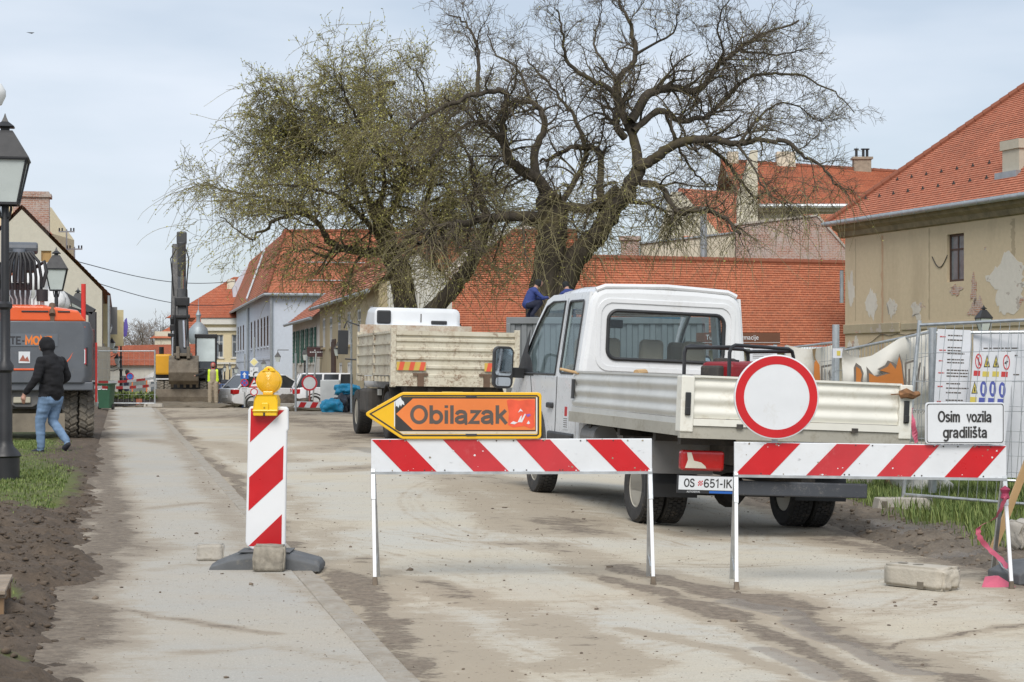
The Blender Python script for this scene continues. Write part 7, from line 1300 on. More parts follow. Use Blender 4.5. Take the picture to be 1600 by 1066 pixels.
def lines(t, c, Y, rows, mt, w0=.1, w1=.9, hh=.35, seed=1):
    rr = random.Random(seed); l = []; at = lambda u, v: (c[0][0]*(1-u)*(1-v)+c[1][0]*u*(1-v)+c[2][0]*u*v+c[3][0]*(1-u)*v, c[0][1]*(1-u)*(1-v)+c[1][1]*u*(1-v)+c[2][1]*u*v+c[3][1]*(1-u)*v)
    for v in rows:
        u = w0
        e = w0 + (w1-w0)*rr.uniform(.6, 1)
        while u < e: du = rr.uniform(.03, .1); l.append([at(u, v-.004), at(min(u+du, e), v-.004), at(min(u+du, e), v+.004), at(u, v+.004)]); u += du + .015
    decal('print', l, Y, mt, t, .003)
Ys = 20.95; t, c = board('site_notice', 'tall white printed notice sheet tied to the wire fence', [(1453, 750), (1515, 750), (1517, 516), (1465, 514)], Ys)
lines(t, c, Ys, [.96, .93, .88, .86, .84, .8, .78, .73, .71, .69, .64, .61, .58, .53, .5, .47, .42, .4, .34, .32, .3, .28, .24], SGRY, .32, .95, seed=3); lines(t, c, Ys, [.95, .86, .79, .71, .62, .52, .41, .35], m('print_red', (.5, .1, .1), .6), .08, .28, seed=5)
t, c = board('site_notice', 'wide white printed sheet behind the safety pictogram board', [(1521, 745), (1640, 748), (1642, 516), (1521, 517)], Ys+.25); lines(t, c, Ys+.25, [.88, .855, .83, .7], SGRY, .13, .7, seed=9)
t, c = board('safety_board', 'tilted white board of red, yellow and blue safety pictograms', [(1511, 690), (1570, 697), (1586, 550), (1521, 548)], Ys-.25, .02, .012)
Yp = Ys-.25; B4 = lambda x, y: S2(1280+x/4.847, 480+y/4.847, Yp); PY = m('pict_yellow', (.62, .5, .1), .5); PR = m('pict_red', (.55, .05, .05), .5); PB = m('pict_blue', (.08, .1, .35), .5)
for (x, y) in ((1207, 410), (1418, 418)): MB().holes([B4(*p) for p in circ(x, y, 26, 24, 58)], [[B4(*p) for p in circ(x, y, 20, 24, 47)]], lambda u, v, t_: (u, Yp-.004+t_, v), .003).build('pictogram', PR, t)
decal('pictogram', [[B4(*p) for p in q] for q in ([(1190, 375), (1196, 370), (1226, 440), (1220, 447)], [(1203, 380), (1212, 380), (1214, 440), (1202, 440)])], Yp, PR, t, .004); decal('pictogram', [[B4(*p) for p in q] for q in ([(1402, 425), (1420, 405), (1432, 410), (1415, 432)],)], Yp, SBLK, t, .004)
for (x, y) in ((1270, 410), (1338, 412), (1176, 610)):
    decal('pictogram', [[B4(*p) for p in ((x-24, y+45), (x+24, y+45), (x+2, y-52))]], Yp, SBLK, t, .002); decal('pictogram', [[B4(*p) for p in ((x-17, y+38), (x+17, y+38), (x+1, y-34))]], Yp-.002, PY, t, .002); decal('pictogram', [[B4(*p) for p in ((x-5, y+30), (x+7, y+30), (x+3, y-5), (x-2, y-5))]], Yp-.004, SBLK, t, .002)
for (x, y) in ((1244, 620), (1314, 620), (1386, 628)): decal('pictogram', [[B4(*p) for p in circ(x, y, 26, 24, 60)]], Yp, PB, t, .002); decal('pictogram', [[B4(*p) for p in ((x-7, y-35), (x+8, y-30), (x+4, y+35), (x-10, y+30))]], Yp-.002, SWHT, t, .002)
for x, y, mt in ((1193, 502, PR), (1260, 508, PY), (1335, 508, PY), (1402, 510, PR), (1166, 702, PY), (1232, 707, PB), (1302, 710, PB), (1373, 716, PB)): decal('pictogram_caption', [[B4(*p) for p in ((x-25, y+18), (x+24, y+20), (x+27, y-20), (x-22, y-22))]], Yp, mt, t, .002)
o = MB().cyl((0, 0, -.3), (0, 0, 2.05), .05, 10).build('steel_post', GALV, smooth=True); o.location = (P(1306, 0, 26.8).x, 26.8, -.05); tag(o, 'stout galvanised post between the two white banners', 'post')
o = MB().tube([P(1457, 770, 21.2), P(1457, 512, 21.2)], .045, 10).build('steel_post', GALV, smooth=True); tag(o, 'upright galvanised post left of the tall printed notice', 'post')
o = MB().box(-.07, .07, 0, .02, -.06, .06).build('warning_label', PAPER); o.location = P(1310, 552, 24); tag(o, 'small pale label with yellow mark on the galvanised post', 'label'); decal('mark', [rect(-.02, .025, -.03, .03)], 0, PY, o, .003)
# rubbish behind the fence
def lump(name, label, cat, loc, dims, mt, amp=.12, seed=0, sub=4):
    bm = bmesh.new(); bmesh.ops.create_icosphere(bm, subdivisions=sub, radius=1)
    for v in bm.verts: n_ = v.co.normalized(); v.co = n_*(1 + amp*3*noise.noise(n_*1.7+Vector((seed,)*3)) + amp*noise.noise(n_*6+Vector((seed,)*3))); v.co = Vector((v.co.x*dims[0], v.co.y*dims[1], v.co.z*dims[2]))
    me = bpy.data.meshes.new(name); bm.to_mesh(me); bm.free(); o = link(name, me, mt, smooth='full'); o.location = loc; return tag(o, label, cat)
p_ = P(1440, 760, 23); lump('crumpled_tarp', 'crumpled white plastic tarp behind the wire fence', 'tarp', (p_.x+.02, 23, .05), (.28, .25, .3), TARP, .25, 3)
for px, Yd, lb, sx in ((1500, 28, 'heap of broken grey rubble beyond the fence', 1.2), (1580, 30, 'heap of rubble and dark timber beyond the fence at right', 1.5)): lump('rubble_heap', lb, 'rubble', (P(px, 0, Yd).x, Yd, -.1), (sx, .8, .35), GRAN, .3, px, 4)
o = MB().beam(P(1375, 715, 24.3), P(1393, 772, 23.9), .06, .05).build('rusty_bar', mat('rusty_iron', (.12, .045, .03), .85)); tag(o, 'rusty brown bar leaning behind the flatbed bumper', 'bar')

# --- brown tourist board and info sheet behind the cab
tb = thing('tourist_sign', 'brown tourist information sign behind the flatbed cab', 'sign', (0, 30, 0)); Z5 = lambda px, py: S2(px, py, 30); a0, a1 = Z5(1088, 538), Z5(1219, 520)
q = MB().prism(rect(a0[0], a1[0], a0[1], a1[1]), 0, .02, 'y').build('board', m('tourist_brown', (.13, .05, .022), .45), tb); tt = Z5(1144, 527.5); text('lettering', 'Turističke informacije', .108, SWHT, q, tt[0], -.001, tt[1], .86); decal('line', [rect(a0[0], a1[0], Z5(0, 535.5)[1], Z5(0, 535)[1])], 0, SWHT, q)
i0, i1_ = Z5(1172, 566), Z5(1214, 540); q = MB().box(i0[0], i1_[0], 0, .02, i0[1], i1_[1]).build('info_sheet', PAPER, tb); decal('print', [rect(i0[0]+.04, i1_[0]-.06, i1_[1]-.05-.025*i, i1_[1]-.042-.025*i) for i in range(7)], 0, SGRY, q)
for px in (1095, 1212): x_ = Z5(px, 0)[0]; MB().cyl((x_, .05, -.2), (x_, .05, a1[1]), .03, 8).build('post', GALV, tb)
# --- grey container
ct = thing('grey_container', 'grey corrugated steel container under the gnarled tree', 'container', (0, 0, 0)); X0 = P(791, 0, 41).x; X1 = 4.2; CG = m('container_grey', (.2, .21, .215), .55, metal=.2, var=.1, dirt=.2, dc=(.13, .12, .1))
sec = []; x = X0+.08; k = 0
while x < X1-.1: sec += [(x, 0 if k % 2 == 0 else .035), (x+.1, 0 if k % 2 == 0 else .035)]; x += .125; k += 1
b = MB(); b.add([(x, 41+d, .12) for x, d in sec] + [(x, 41+d, 2.38) for x, d in sec], [(i, i+1, len(sec)+i+1, len(sec)+i) for i in range(len(sec)-1)]); b.build('wall', CG, ct); b = MB().box(X0, X1, 40.96, 43.4, 2.36, 2.5).box(X0, X1, 40.96, 43.4, 0, .14).box(X0, X0+.09, 40.955, 43.41, .13, 2.37).box(X1-.09, X1, 40.955, 43.41, .13, 2.37).box(X0+.02, X1-.02, 43.2, 43.35, .1, 2.4); b.build('frame', CG, ct, bevel=.01); MB().poly([(X0+.01, 41, .1), (X0+.01, 43.3, .1), (X0+.01, 43.3, 2.4), (X0+.01, 41, 2.4)]).build('end_wall', CG, ct)
b = MB().box(X0+.1, X1, 40.95, 40.97, .5, .54); b.build('rail', CG, ct)

# --- people
def person(name, label, segs, loc, rz, mats, scale=1.0, extra=None, voxel=.014):
    b = MB(); info = []
    for a, c, ra, rb, mk_ in segs:
        a, c = Vector(a), Vector(c); n = 4; pts = [a.lerp(c, i/n) for i in range(n+1)]; rs_ = [ra+(rb-ra)*i/n for i in range(n+1)]
        d = (c-a).normalized(); b.tube([a-d*ra*.7, a-d*ra*.35] + pts + [c+d*rb*.35, c+d*rb*.7], [ra*.45, ra*.85] + rs_ + [rb*.85, rb*.45], 12); info.append((np.array(a), np.array(c), (ra+rb)/2, mk_))
    me = bpy.data.meshes.new('tmp'); me.from_pydata(b.v, [], b.f); o = bpy.data.objects.new('tmp', me); COL.objects.link(o)
    r = o.modifiers.new('r', 'REMESH'); r.mode = 'VOXEL'; r.voxel_size = voxel; s = o.modifiers.new('s', 'SMOOTH'); s.factor = .5; s.iterations = 5
    me2 = bpy.data.meshes.new_from_object(o.evaluated_get(bpy.context.evaluated_depsgraph_get())); bpy.data.objects.remove(o)
    keys = list(mats); n = len(me2.polygons); C_ = np.empty(n*3); me2.polygons.foreach_get('center', C_); C_ = C_.reshape(-1, 3); best = np.full(n, 1e9); mi = np.zeros(n, np.int32)
    for a, c, rr, mk_ in info:
        d = c-a; t = np.clip(((C_-a)@d)/(d@d+1e-9), 0, 1); q = np.linalg.norm(C_-a-t[:, None]*d, axis=1) - rr; kk = q < best; best[kk] = q[kk]; mi[kk] = keys.index(mk_)
    co = np.empty(len(me2.vertices)*3); me2.vertices.foreach_get('co', co); co = co.reshape(-1, 3)
    w = np.array([noise.noise(Vector(v)*14)*.006 + noise.noise(Vector((v[0]*8, v[1]*8, v[2]*22)))*.007 for v in co]); nn = np.empty(len(me2.vertices)*3); me2.vertices.foreach_get('normal', nn); me2.vertices.foreach_set('co', (co+nn.reshape(-1, 3)*w[:, None]).ravel())
    t = thing(name, label, 'person', loc, rz); ob = link('body', me2, [mats[k] for k in keys], t, smooth='full'); me2.polygons.foreach_set('material_index', mi); t.scale = (scale,)*3
    return t
SKIN = m('skin', (.45, .25, .18), .6, var=.08); JEAN = mat('blue_jeans', (.15, .235, .36), .85, var=.3, vs=6, dirt=.3, dc=(.3, .4, .5), ds=5); HOOD = m('black_cotton', (.008, .008, .01), .9, var=.3); SHOE = m('dark_shoe', (.02, .022, .03), .7); SOLE = m('shoe_sole', (.2, .18, .15), .8)
def hand(w, d, side, k='skin', curl=.5):        # palm, four fingers and a thumb
    w, d = Vector(w), Vector(d).normalized(); x = Vector((side, 0, 0)); f = Vector((0, 1, 0)); L_ = [(w, w+d*.08, .03, .033, k)]
    for i, ln in enumerate((.07, .078, .073, .058)): o_ = f*(.03-.02*i); r0 = w+d*.085+o_; m1 = r0+d*ln*.55-x*.01; L_ += [(r0, m1, .0105, .0095, k), (m1, m1+d*ln*.5-x*.025*curl*2, .0095, .008, k)]
    t0 = w+d*.03+f*.035; L_ += [(t0, t0+d*.035+f*.025-x*.012, .013, .011, k), (t0+d*.035+f*.025-x*.012, t0+d*.065+f*.03-x*.02, .011, .009, k)]; return L_
seg = [((0, 0, .93), (0, -.01, 1.08), .165, .165, 'top'), ((0, -.01, 1.05), (0, .02, 1.3), .18, .2, 'top'), ((-.09, 0, .98), (.09, 0, .98), .15, .15, 'top'), ((-.08, .0, 1.15), (.08, .0, 1.15), .16, .16, 'top'), ((-.11, .01, 1.36), (.11, .01, 1.36), .15, .15, 'top'), ((-.09, 0, .84), (.09, 0, .84), .12, .12, 'leg'), ((0, .03, 1.44), (0, .07, 1.58), .1, .085, 'top'), ((0, .07, 1.62), (0, .10, 1.70), .115, .118, 'top'), ((0, .16, 1.62), (0, .17, 1.7), .075, .07, 'skin'), ((0, -.02, 1.47), (0, -.04, 1.38), .09, .1, 'top'),
 ((-.2, 0, 1.42), (-.3, .0, 1.16), .085, .07, 'top'), ((-.3, .0, 1.16), (-.39, .12, .96), .068, .048, 'top'), ((.2, 0, 1.42), (.3, -.03, 1.18), .085, .07, 'top'), ((.3, -.03, 1.18), (.24, .14, 1.04), .068, .055, 'top'),
 ((-.1, 0, .88), (-.11, .12, .5), .118, .08, 'leg'), ((-.11, .12, .5), (-.11, .1, .12), .078, .06, 'leg'), ((.1, 0, .88), (.09, .06, .5), .118, .08, 'leg'), ((.09, .06, .5), (.1, -.22, .22), .075, .06, 'leg'),
 ((-.11, .08, .06), (-.12, .26, .035), .05, .04, 'shoe'), ((.1, -.25, .17), (.1, -.13, .045), .05, .04, 'shoe'), ((-.11, .06, .03), (-.12, .28, .02), .035, .03, 'sole')] + hand((-.40, .14, .93), (-.12, .22, -1), -1) + [((.23, .15, 1.03), (.18, .2, 1.0), .04, .04, 'skin')]
p_ = G(80, 713); person('person', 'person in black hoodie and blue jeans walking left past the excavator', seg, (p_.x, p_.y, .02), R(58), {'top': HOOD, 'leg': JEAN, 'skin': SKIN, 'shoe': SHOE, 'sole': SOLE}, 1.05, voxel=.011)
VEST = m('hi_vis_yellow', (.6, .8, .03), .6, var=.05); BEIG = m('work_beige', (.36, .3, .22), .85, var=.15); RHD = m('red_scarf', (.45, .07, .07), .8); DJK = m('dark_jacket', (.015, .017, .018), .85)
seg = [((0, 0, .93), (0, 0, 1.1), .14, .14, 'shirt'), ((0, 0, 1.1), (0, 0, 1.35), .145, .15, 'shirt'), ((-.16, 0, 1.0), (-.15, 0, 1.4), .085, .085, 'vest'), ((.16, 0, 1.0), (.15, 0, 1.4), .085, .085, 'vest'), ((-.24, -.03, .95), (-.2, -.02, 1.4), .08, .09, 'coat'), ((.24, -.03, .95), (.2, -.02, 1.4), .08, .09, 'coat'), ((-.1, -.06, 1.0), (-.1, -.06, 1.4), .12, .12, 'coat'), ((.1, -.06, 1.0), (.1, -.06, 1.4), .12, .12, 'coat'),
 ((0, 0, 1.42), (0, 0, 1.55), .08, .07, 'scarf'), ((0, .0, 1.6), (0, .0, 1.68), .105, .1, 'scarf'), ((0, .06, 1.6), (0, .06, 1.67), .065, .065, 'skin'), ((0, .075, 1.56), (0, .07, 1.58), .055, .05, 'beard'),
 ((.24, 0, 1.4), (.45, .05, 1.25), .085, .07, 'coat'), ((.45, .05, 1.25), (.68, .15, 1.2), .068, .05, 'coat'), ((-.24, 0, 1.4), (-.31, 0, 1.14), .085, .07, 'coat'), ((-.31, 0, 1.14), (-.28, .1, .95), .068, .05, 'coat'), ((-.28, .1, .95), (-.27, .12, .86), .035, .04, 'skin'), ((.68, .15, 1.2), (.76, .17, 1.19), .035, .03, 'skin'),
 ((-.1, 0, .9), (-.12, .02, .5), .125, .1, 'leg'), ((-.12, .02, .5), (-.13, 0, .08), .1, .09, 'leg'), ((.1, 0, .9), (.12, .02, .5), .125, .1, 'leg'), ((.12, .02, .5), (.13, 0, .08), .1, .09, 'leg'), ((-.13, 0, .05), (-.14, .17, .04), .055, .045, 'boot'), ((.13, 0, .05), (.14, .17, .04), .055, .045, 'boot')]
person('person', 'worker in open yellow hi-vis vest and red hood beside the muddy bucket', seg, (P(333, 0, 76.5).x, 76.5, .02), R(185), {'shirt': BEIG, 'vest': VEST, 'coat': DJK, 'scarf': RHD, 'skin': SKIN, 'beard': DJK, 'leg': BEIG, 'boot': MUDC}, .96, voxel=.02)
BLJ = m('blue_workwear', (.03, .05, .19), .8, var=.2); NVY = m('navy_trousers', (.012, .015, .035), .85)
crouch = [((0, 0, .4), (0, .18, .75), .15, .17, 'top'), ((-.1, .2, .8), (.1, .2, .8), .13, .13, 'top'), ((0, .28, .9), (0, .34, 1.0), .07, .07, 'skin'), ((0, .36, 1.02), (0, .38, 1.1), .1, .1, 'hair'), ((0, .42, 1.0), (0, .43, 1.08), .075, .075, 'skin'), ((-.2, .2, .8), (-.28, .4, .6), .07, .06, 'top'), ((-.28, .4, .6), (-.15, .6, .6), .055, .045, 'top'), ((.2, .2, .8), (.28, .4, .6), .07, .06, 'top'), ((.28, .4, .6), (.15, .6, .62), .055, .045, 'top'), ((-.15, .6, .6), (-.1, .68, .6), .04, .03, 'skin'), ((.15, .6, .62), (.1, .68, .62), .04, .03, 'skin'),
 ((-.1, 0, .38), (-.16, .38, .48), .11, .09, 'leg'), ((-.16, .38, .48), (-.15, .1, .1), .085, .06, 'leg'), ((.1, 0, .38), (.16, .38, .48), .11, .09, 'leg'), ((.16, .38, .48), (.15, .1, .1), .085, .06, 'leg'), ((-.15, .08, .05), (-.15, .28, .04), .05, .04, 'boot'), ((.15, .08, .05), (.15, .28, .04), .05, .04, 'boot')]
cm = {'top': BLJ, 'leg': NVY, 'skin': SKIN, 'hair': DJK, 'boot': SHOE}
person('person', 'worker in blue jacket crouching on the grey container left of the trunk', crouch, (P(823, 0, 42).x, 42.0, 2.5), R(-70), cm, .74, voxel=.02); person('person', 'worker in blue jacket on the container right of the trunk', crouch, (P(894, 0, 42.8).x, 42.8, 2.5), R(30), cm, .74, voxel=.02)
stand = [((0, 0, .93), (0, 0, 1.35), .15, .17, 'top'), ((0, 0, 1.42), (0, 0, 1.55), .07, .065, 'skin'), ((0, 0, 1.6), (0, 0, 1.7), .1, .1, 'hair'), ((-.2, 0, 1.4), (-.28, 0, 1.12), .07, .055, 'top'), ((-.28, 0, 1.12), (-.2, .2, 1.0), .05, .04, 'skin'), ((.2, 0, 1.4), (.28, 0, 1.12), .07, .055, 'top'), ((.28, 0, 1.12), (.2, .2, 1.0), .05, .04, 'skin'), ((-.1, 0, .9), (-.11, 0, .08), .11, .07, 'leg'), ((.1, 0, .9), (.11, 0, .08), .11, .07, 'leg'), ((-.11, 0, .04), (-.11, .15, .04), .05, .04, 'boot'), ((.11, 0, .04), (.11, .15, .04), .05, .04, 'boot')]
person('person', 'distant person in dark clothes behind the site fence', stand, (P(199, 0, 84).x, 84, -.35), R(-60), {'top': NVY, 'leg': NVY, 'skin': SKIN, 'hair': DJK, 'boot': SHOE}, 1.0, voxel=.025)

# --- far fence across the pavement, bin, tapes and clutter
Yf = 71; fl_, fr_ = P(152, 636, Yf), P(242, 636, Yf-.5); fl_.z = .04; fr_.z = .04; fence_panel('far wire fence panel closing the pavement behind the green bin', fl_, fr_, fr_+Vector((0, 0, 2.1)), fl_+Vector((0, 0, 2.1)), step=.2, r=.03); fence_foot('concrete fence foot at the kerb end of the far fence panel', (fr_.x-.05, fr_.y, .03), 0, .7)
fence_panel('far wire fence panel beside the excavator tyres', P(120, 640, 70.5) , fl_+Vector((-.15, -.1, 0)), fl_+Vector((-.15, -.1, 2.0)), P(120, 550, 70.5), step=.25, r=.03)
bn = thing('wheelie_bin', 'green wheeled rubbish bin with white lettering by the far fence', 'bin', (P(166, 0, 65.5).x, 65.5, .03), R(-8)); GB = m('bin_green', (.03, .1, .055), .5, var=.1, dirt=.15)
MB().loft([[(x, y, z) for x, y in rrect(-w, w, -d, d, .04, 3)] for w, d, z in ((.19, .22, .06), (.235, .28, .85), (.27, .32, .87), (.27, .32, .92))]).build('bin_body', GB, bn, smooth=True); MB().loft([[(x, y, z) for x, y in rrect(-w, w, -d, d, .05, 3)] for w, d, z in ((.28, .33, .92), (.28, .33, .96), (.2, .25, 1.0))]).build('lid', GB, bn, smooth=True); sign_text('lettering', 'DAOS', .12, SWHT, bn, -.02, -.285, .75, sw=.26, width=.34)
for x in (-.27, .2): MB().lathe([(0, -.03), (.1, -.03), (.1, .03), (0, .03)], 16, Matrix.Translation((x, .1, .1)) @ Matrix.Rotation(PI/2, 4, 'Y')).build('wheel', BLKP, bn)
def tape(label, A, B, n, w=.085, sag=.1):
    t = thing('barrier_tape', label, 'tape', (0, 0, 0), 0, 'red and white barrier tapes'); A, B = Vector(A), Vector(B)
    for i in range(n):
        a, b_ = [A.lerp(B, (i+k)/n) - Vector((0, 0, sag*math.sin(PI*(i+k)/n))) for k in (0, 1)]; MB().beam(a, b_, .006, w).build('tape_segment', SRED if i % 2 else SWHT, t)
tape('red and white barrier tape, upper of two crossing the far fence', P(103, 594, 60), P(240, 591, 69.5), 9); tape('red and white barrier tape, lower of two crossing the far fence', P(148, 605, 64), P(242, 602, 70), 9, .1, .05)
sgn = thing('no_stopping_sign', 'round blue and red no stopping sign behind the far fence', 'sign', (P(203, 0, 80).x, 80, 0)); MB().cyl((0, .04, 0), (0, .04, 1.3), .03, 8).build('pole', GALV, sgn); c0 = EYE-(588.5-580)*80/F; q = MB().prism(circ(0, c0, .16, 24), 0, .02, 'y').build('disc', SBLU, sgn); MB().holes(circ(0, c0, .16, 24), [circ(0, c0, .125, 24)], lambda u, v, t_: (u, -.006+t_, v), .005).build('red_ring', SRED, q)
for i in range(7): 
    x_ = P(178+10*i, 0, 78).x; bxp = thing('flower_box', ('dark planter box with green shrub in the row behind the far fence' if i != 4 else 'terracotta planter box with green shrub behind the far fence'), 'planter', (x_, 78, -.05), 0, 'planters behind the far fence'); MB().box(-.12, .12, -.1, .1, 0, .28).build('box', m('planter_dark', (.05, .045, .045), .7) if i != 4 else m('terracotta', (.35, .12, .07), .8), bxp)
    n = 90; c_ = np.column_stack([RNG.normal(0, .09, n), RNG.normal(0, .07, n), RNG.uniform(.25, .55, n)]); a = RNG.normal(0, 1, (n, 3))*.05; b_ = RNG.normal(0, 1, (n, 3))*.03; link('foliage', npmesh(np.stack([c_-a, c_+b_, c_+a, c_-b_], 1).reshape(-1, 3), np.arange(n*4).reshape(-1, 4)), GRSM, bxp)
o = MB().add([P(215, 598, 88), P(240, 596, 88), P(240, 581, 88), P(228, 588, 88)] + [P(215, 598, 88.03), P(240, 596, 88.03), P(240, 581, 88.03), P(228, 588, 88.03)], [(0, 1, 2, 3), (7, 6, 5, 4), (0, 4, 5, 1), (1, 5, 6, 2), (2, 6, 7, 3), (3, 7, 4, 0)]).build('awning_sheet', m('sheet_white', (.7, .7, .7), .7)); tag(o, 'white sheet stretched behind the far fence beside the yellow excavator', 'sheet')
o = MB().prism([(-.12, 0), (.1, .1), (.22, .9), (.1, 1.7), (-.08, 1.5), (-.2, .6)], 0, .06, 'y').build('flag', m('flag_violet', (.13, .1, .4), .7)); o.scale = (.62,)*3; o.location = P(196, 527, 104); tag(o, 'violet blue flag hanging beside the far lantern', 'flag')
ob = thing('info_board', 'orange edged grey board behind the far fence', 'board', (P(218, 0, 82).x, 82, 0)); MB().box(-.28, .28, 0, .03, 0, .95).build('panel', m('board_grey', (.16, .18, .17), .6), ob); MB().box(-.33, -.28, -.01, .04, 0, 1.0).box(.28, .33, -.01, .04, 0, 1.0).build('frame', m('board_orange', (.6, .17, .05), .6), ob)

# --- cars
def car(name, label, loc, rz, paint, L_=4.4, Wd=1.78, H=1.46, kind='hatch'):
    t = thing(name, label, 'car', loc, rz); h = L_/2; w = Wd/2
    def sec(y, zb, zs, wt): return [(-w*wt*.96, y, zb), (-w*wt, y, (zb+zs)/2), (-w*wt*.97, y, zs), (w*wt*.97, y, zs), (w*wt, y, (zb+zs)/2), (w*wt*.96, y, zb)]
    MB().loft([sec(-h, .4, .78, .84), sec(-h+.08, .28, .9, .93), sec(-h+.5, .22, .93, 1), sec(0, .2, .92, 1), sec(h-1.2, .2, .9, 1), sec(h-.35, .25, .76, .95), sec(h-.05, .3, .62, .84)]).build('body', paint, t, smooth=True, bevel=.03)
    gh = lambda y, z, wt: [(-w*wt, y, z), (w*wt, y, z)]
    y0, y1, y2, y3 = (-h+.25, -h+.75, .35, 1.25) if kind == 'hatch' else (-h+.1, -h+.35, .35, 1.25); wb, wt_ = .93, .76; zb = .9
    MB().add([(-w*wb, y0, zb), (w*wb, y0, zb), (w*wb, y3, zb), (-w*wb, y3, zb), (-w*wt_, y1, H-.05), (w*wt_, y1, H-.05), (w*wt_, y2, H-.05), (-w*wt_, y2, H-.05)], [(0, 1, 5, 4), (1, 2, 6, 5), (2, 3, 7, 6), (3, 0, 4, 7)]).build('glasshouse', DGLASS, t)
    MB().loft([[(-w*wt_, y1-.03, H-.06), (w*wt_, y1-.03, H-.06), (w*wt_, y2+.05, H-.06), (-w*wt_, y2+.05, H-.06)], [(-w*.68, y1+.1, H), (w*.68, y1+.1, H), (w*.68, y2-.15, H), (-w*.68, y2-.15, H)]]).build('roof', paint, t, smooth=True, bevel=.02)
    b = MB()
    for s in (-1, 1):
        for ya, yb in ((y0, y1), (y3, y2), (-.45, -.4), (-h+1.15 if kind != 'hatch' else -.44, -h+1.2 if kind != 'hatch' else -.41)): b.beam((s*w*(wb+.01), ya, zb), (s*w*(wt_+.01), yb, H-.05), .07, .05)
    b.build('pillar', paint, t)
    for s in (-1, 1):
        for y in (-h+.85, h-.85): wheel(t, (s*(w-.1), y, .31), .31, .2, .2, s, RUB, m('alloy', (.5, .5, .5), .3, metal=.6), 'road', .02, 24); MB().lathe([(.33, -.06), (.37, -.06), (.37, .06), (.33, .06)], 24, Matrix.Translation((s*(w-.05), y, .33)) @ Matrix.Rotation(PI/2, 4, 'Y'), True).build('wheel_arch', BLKP, t)
        MB().box(s*w*.8-.14, s*w*.8+.14, -h-.005, -h+.3, .66, .86).build('tail_lamp', m('lamp_red', (.42, .01, .012)), t, bevel=.03); MB().box(s*(w+.07)-.08, s*(w+.07)+.08, .9, 1.02, .92, 1.06).build('wing_mirror', paint, t, bevel=.03); MB().box(s*w-.015, s*w+.015, -.3, -.12, .76, .79).build('door_handle', paint, t)
    MB().box(-.26, .26, -h-.02, -h, .5, .61).build('number_plate', SWHT, t); return t
CW = m('car_white', (.72, .73, .75), .25, var=.02, coat=.6); CBL = m('car_blue', (.015, .04, .13), .25, var=.05, coat=.6)
car('parked_car', 'white coupe style car parked behind the striped marker', (P(424, 0, 82).x, 82, -.28), R(-58), CW, 4.3, 1.8, 1.5, 'hatch'); car('parked_car', 'white estate car parked beside the cream tipper lorry', (P(545, 0, 75.5).x, 75.5, -.2), R(-80), CW, 4.5, 1.75, 1.48, 'estate'); car('parked_car', 'dark blue car parked behind the worker', (P(350, 0, 87).x, 87, -.62), R(-60), CBL, 3.6, 1.7, 1.4)
# --- rubbish and spoil by the cars
BTP = mat('blue_tarp', (.02, .3, .52), .45, var=.2, vs=5); DBG = mat('dark_bag', (.03, .035, .05), .4, var=.3)
lump('rubbish_bag', 'bright blue rubbish bag lying in front of the dark bag', 'bag', (P(518, 0, 63).x, 63, .18), (.36, .3, .26), BTP, .14, 2); lump('rubbish_bag', 'dark rubbish bag between the two blue bundles', 'bag', (P(531, 0, 63.4).x, 63.4, .2), (.24, .25, .36), DBG, .14, 5); lump('blue_tarp', 'blue tarp bundle on top of the dark bags by the tipper', 'tarp', (P(543, 0, 64).x, 64, .72), (.4, .3, .22), BTP, .16, 8); lump('rubbish_bag', 'dark rubbish bag under the blue tarp by the tipper wheel', 'bag', (P(545, 0, 64).x, 64, .35), (.3, .25, .3), DBG, .14, 11)
o = MB().box(-.33, .33, -.15, .15, 0, .85).build('white_box', m('box_grey', (.6, .61, .6), .6), bevel=.03); o.location = (P(516, 0, 66).x, 66, .2); tag(o, 'pale grey box standing in front of the white estate car', 'box')
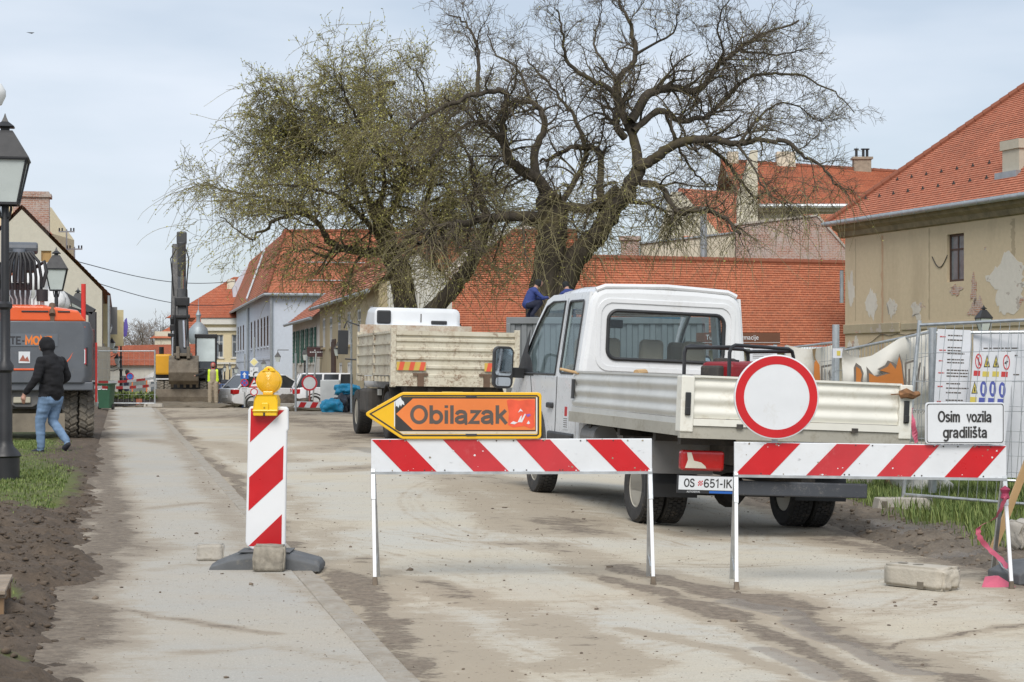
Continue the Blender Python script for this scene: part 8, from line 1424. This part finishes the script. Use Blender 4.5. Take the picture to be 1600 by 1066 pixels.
lump('earth_heap', 'dark brown heap of dug earth in front of the white cars', 'earth heap', (P(456, 0, 67).x, 67, -.05), (.75, .7, .62), mat('dug_earth', (.1, .08, .06), .95, var=.4, vs=4, bump=.6, bs=20), .16, 14, 5); lump('earth_heap', 'low heap of earth along the road end by the small round sign', 'earth heap', (P(490, 0, 65).x, 65, -.05), (1.3, .7, .22), mat('dug_earth2', (.14, .115, .08), .95, var=.4, vs=4, bump=.6, bs=20), .16, 17, 5); lump('earth_heap', 'muddy spoil heap in front of the yellow excavator blade', 'earth heap', (P(285, 0, 75.5).x, 75.5, -.12), (2.2, .8, .22), mat('dug_earth2', (.14, .115, .08)), .16, 19, 5)
o = MB().box(-.8, .8, -.1, .1, 0, .25).build('kerb_slab', CONC, bevel=.02); o.location = (P(468, 0, 66).x, 65.5, 0); tag(o, 'grey concrete slab lying below the dark earth heap', 'slab')
o = MB().prism([(-.7, 0), (.7, 0), (.6, .18), (-.6, .22)], 0, .02, 'y').build('fallen_board', SWHT); o.location = (P(491, 0, 64.5).x, 64.5, .12); tag(o, 'red and white striped board lying beside the small sign post', 'board'); decal('stripe', [[(-.55+.4*i, 0), (-.35+.4*i, 0), (-.25+.4*i, .18), (-.45+.4*i, .19)] for i in range(3)], 0, SRED, o, .003)
lump('plastic_sheet', 'white plastic sheeting bundle behind the orange excavator boom', 'sheet', P(60, 460, 52), (.75, .4, .8), m('sheet_white', (.7, .7, .7)), .2, 23, 4); lump('plastic_sheet', 'white plastic bundle left of the orange excavator boom', 'sheet', P(14, 465, 52), (.45, .3, .6), m('sheet_white', (.7, .7, .7)), .2, 29, 4)
bd = MB().add([(0, 0, 0), (.25, .05, .05), (.05, .2, 0), (-.25, .05, .06), (0, -.16, 0), (0, .05, .06)], [(0, 1, 2), (0, 2, 3), (0, 4, 1), (0, 3, 4), (5, 2, 1), (5, 3, 2), (5, 1, 4), (5, 4, 3)]).build('flying_bird', SBLK); bd.location = P(47, 52, 110); tag(bd, 'tiny dark bird flying high in the sky at upper left', 'bird')
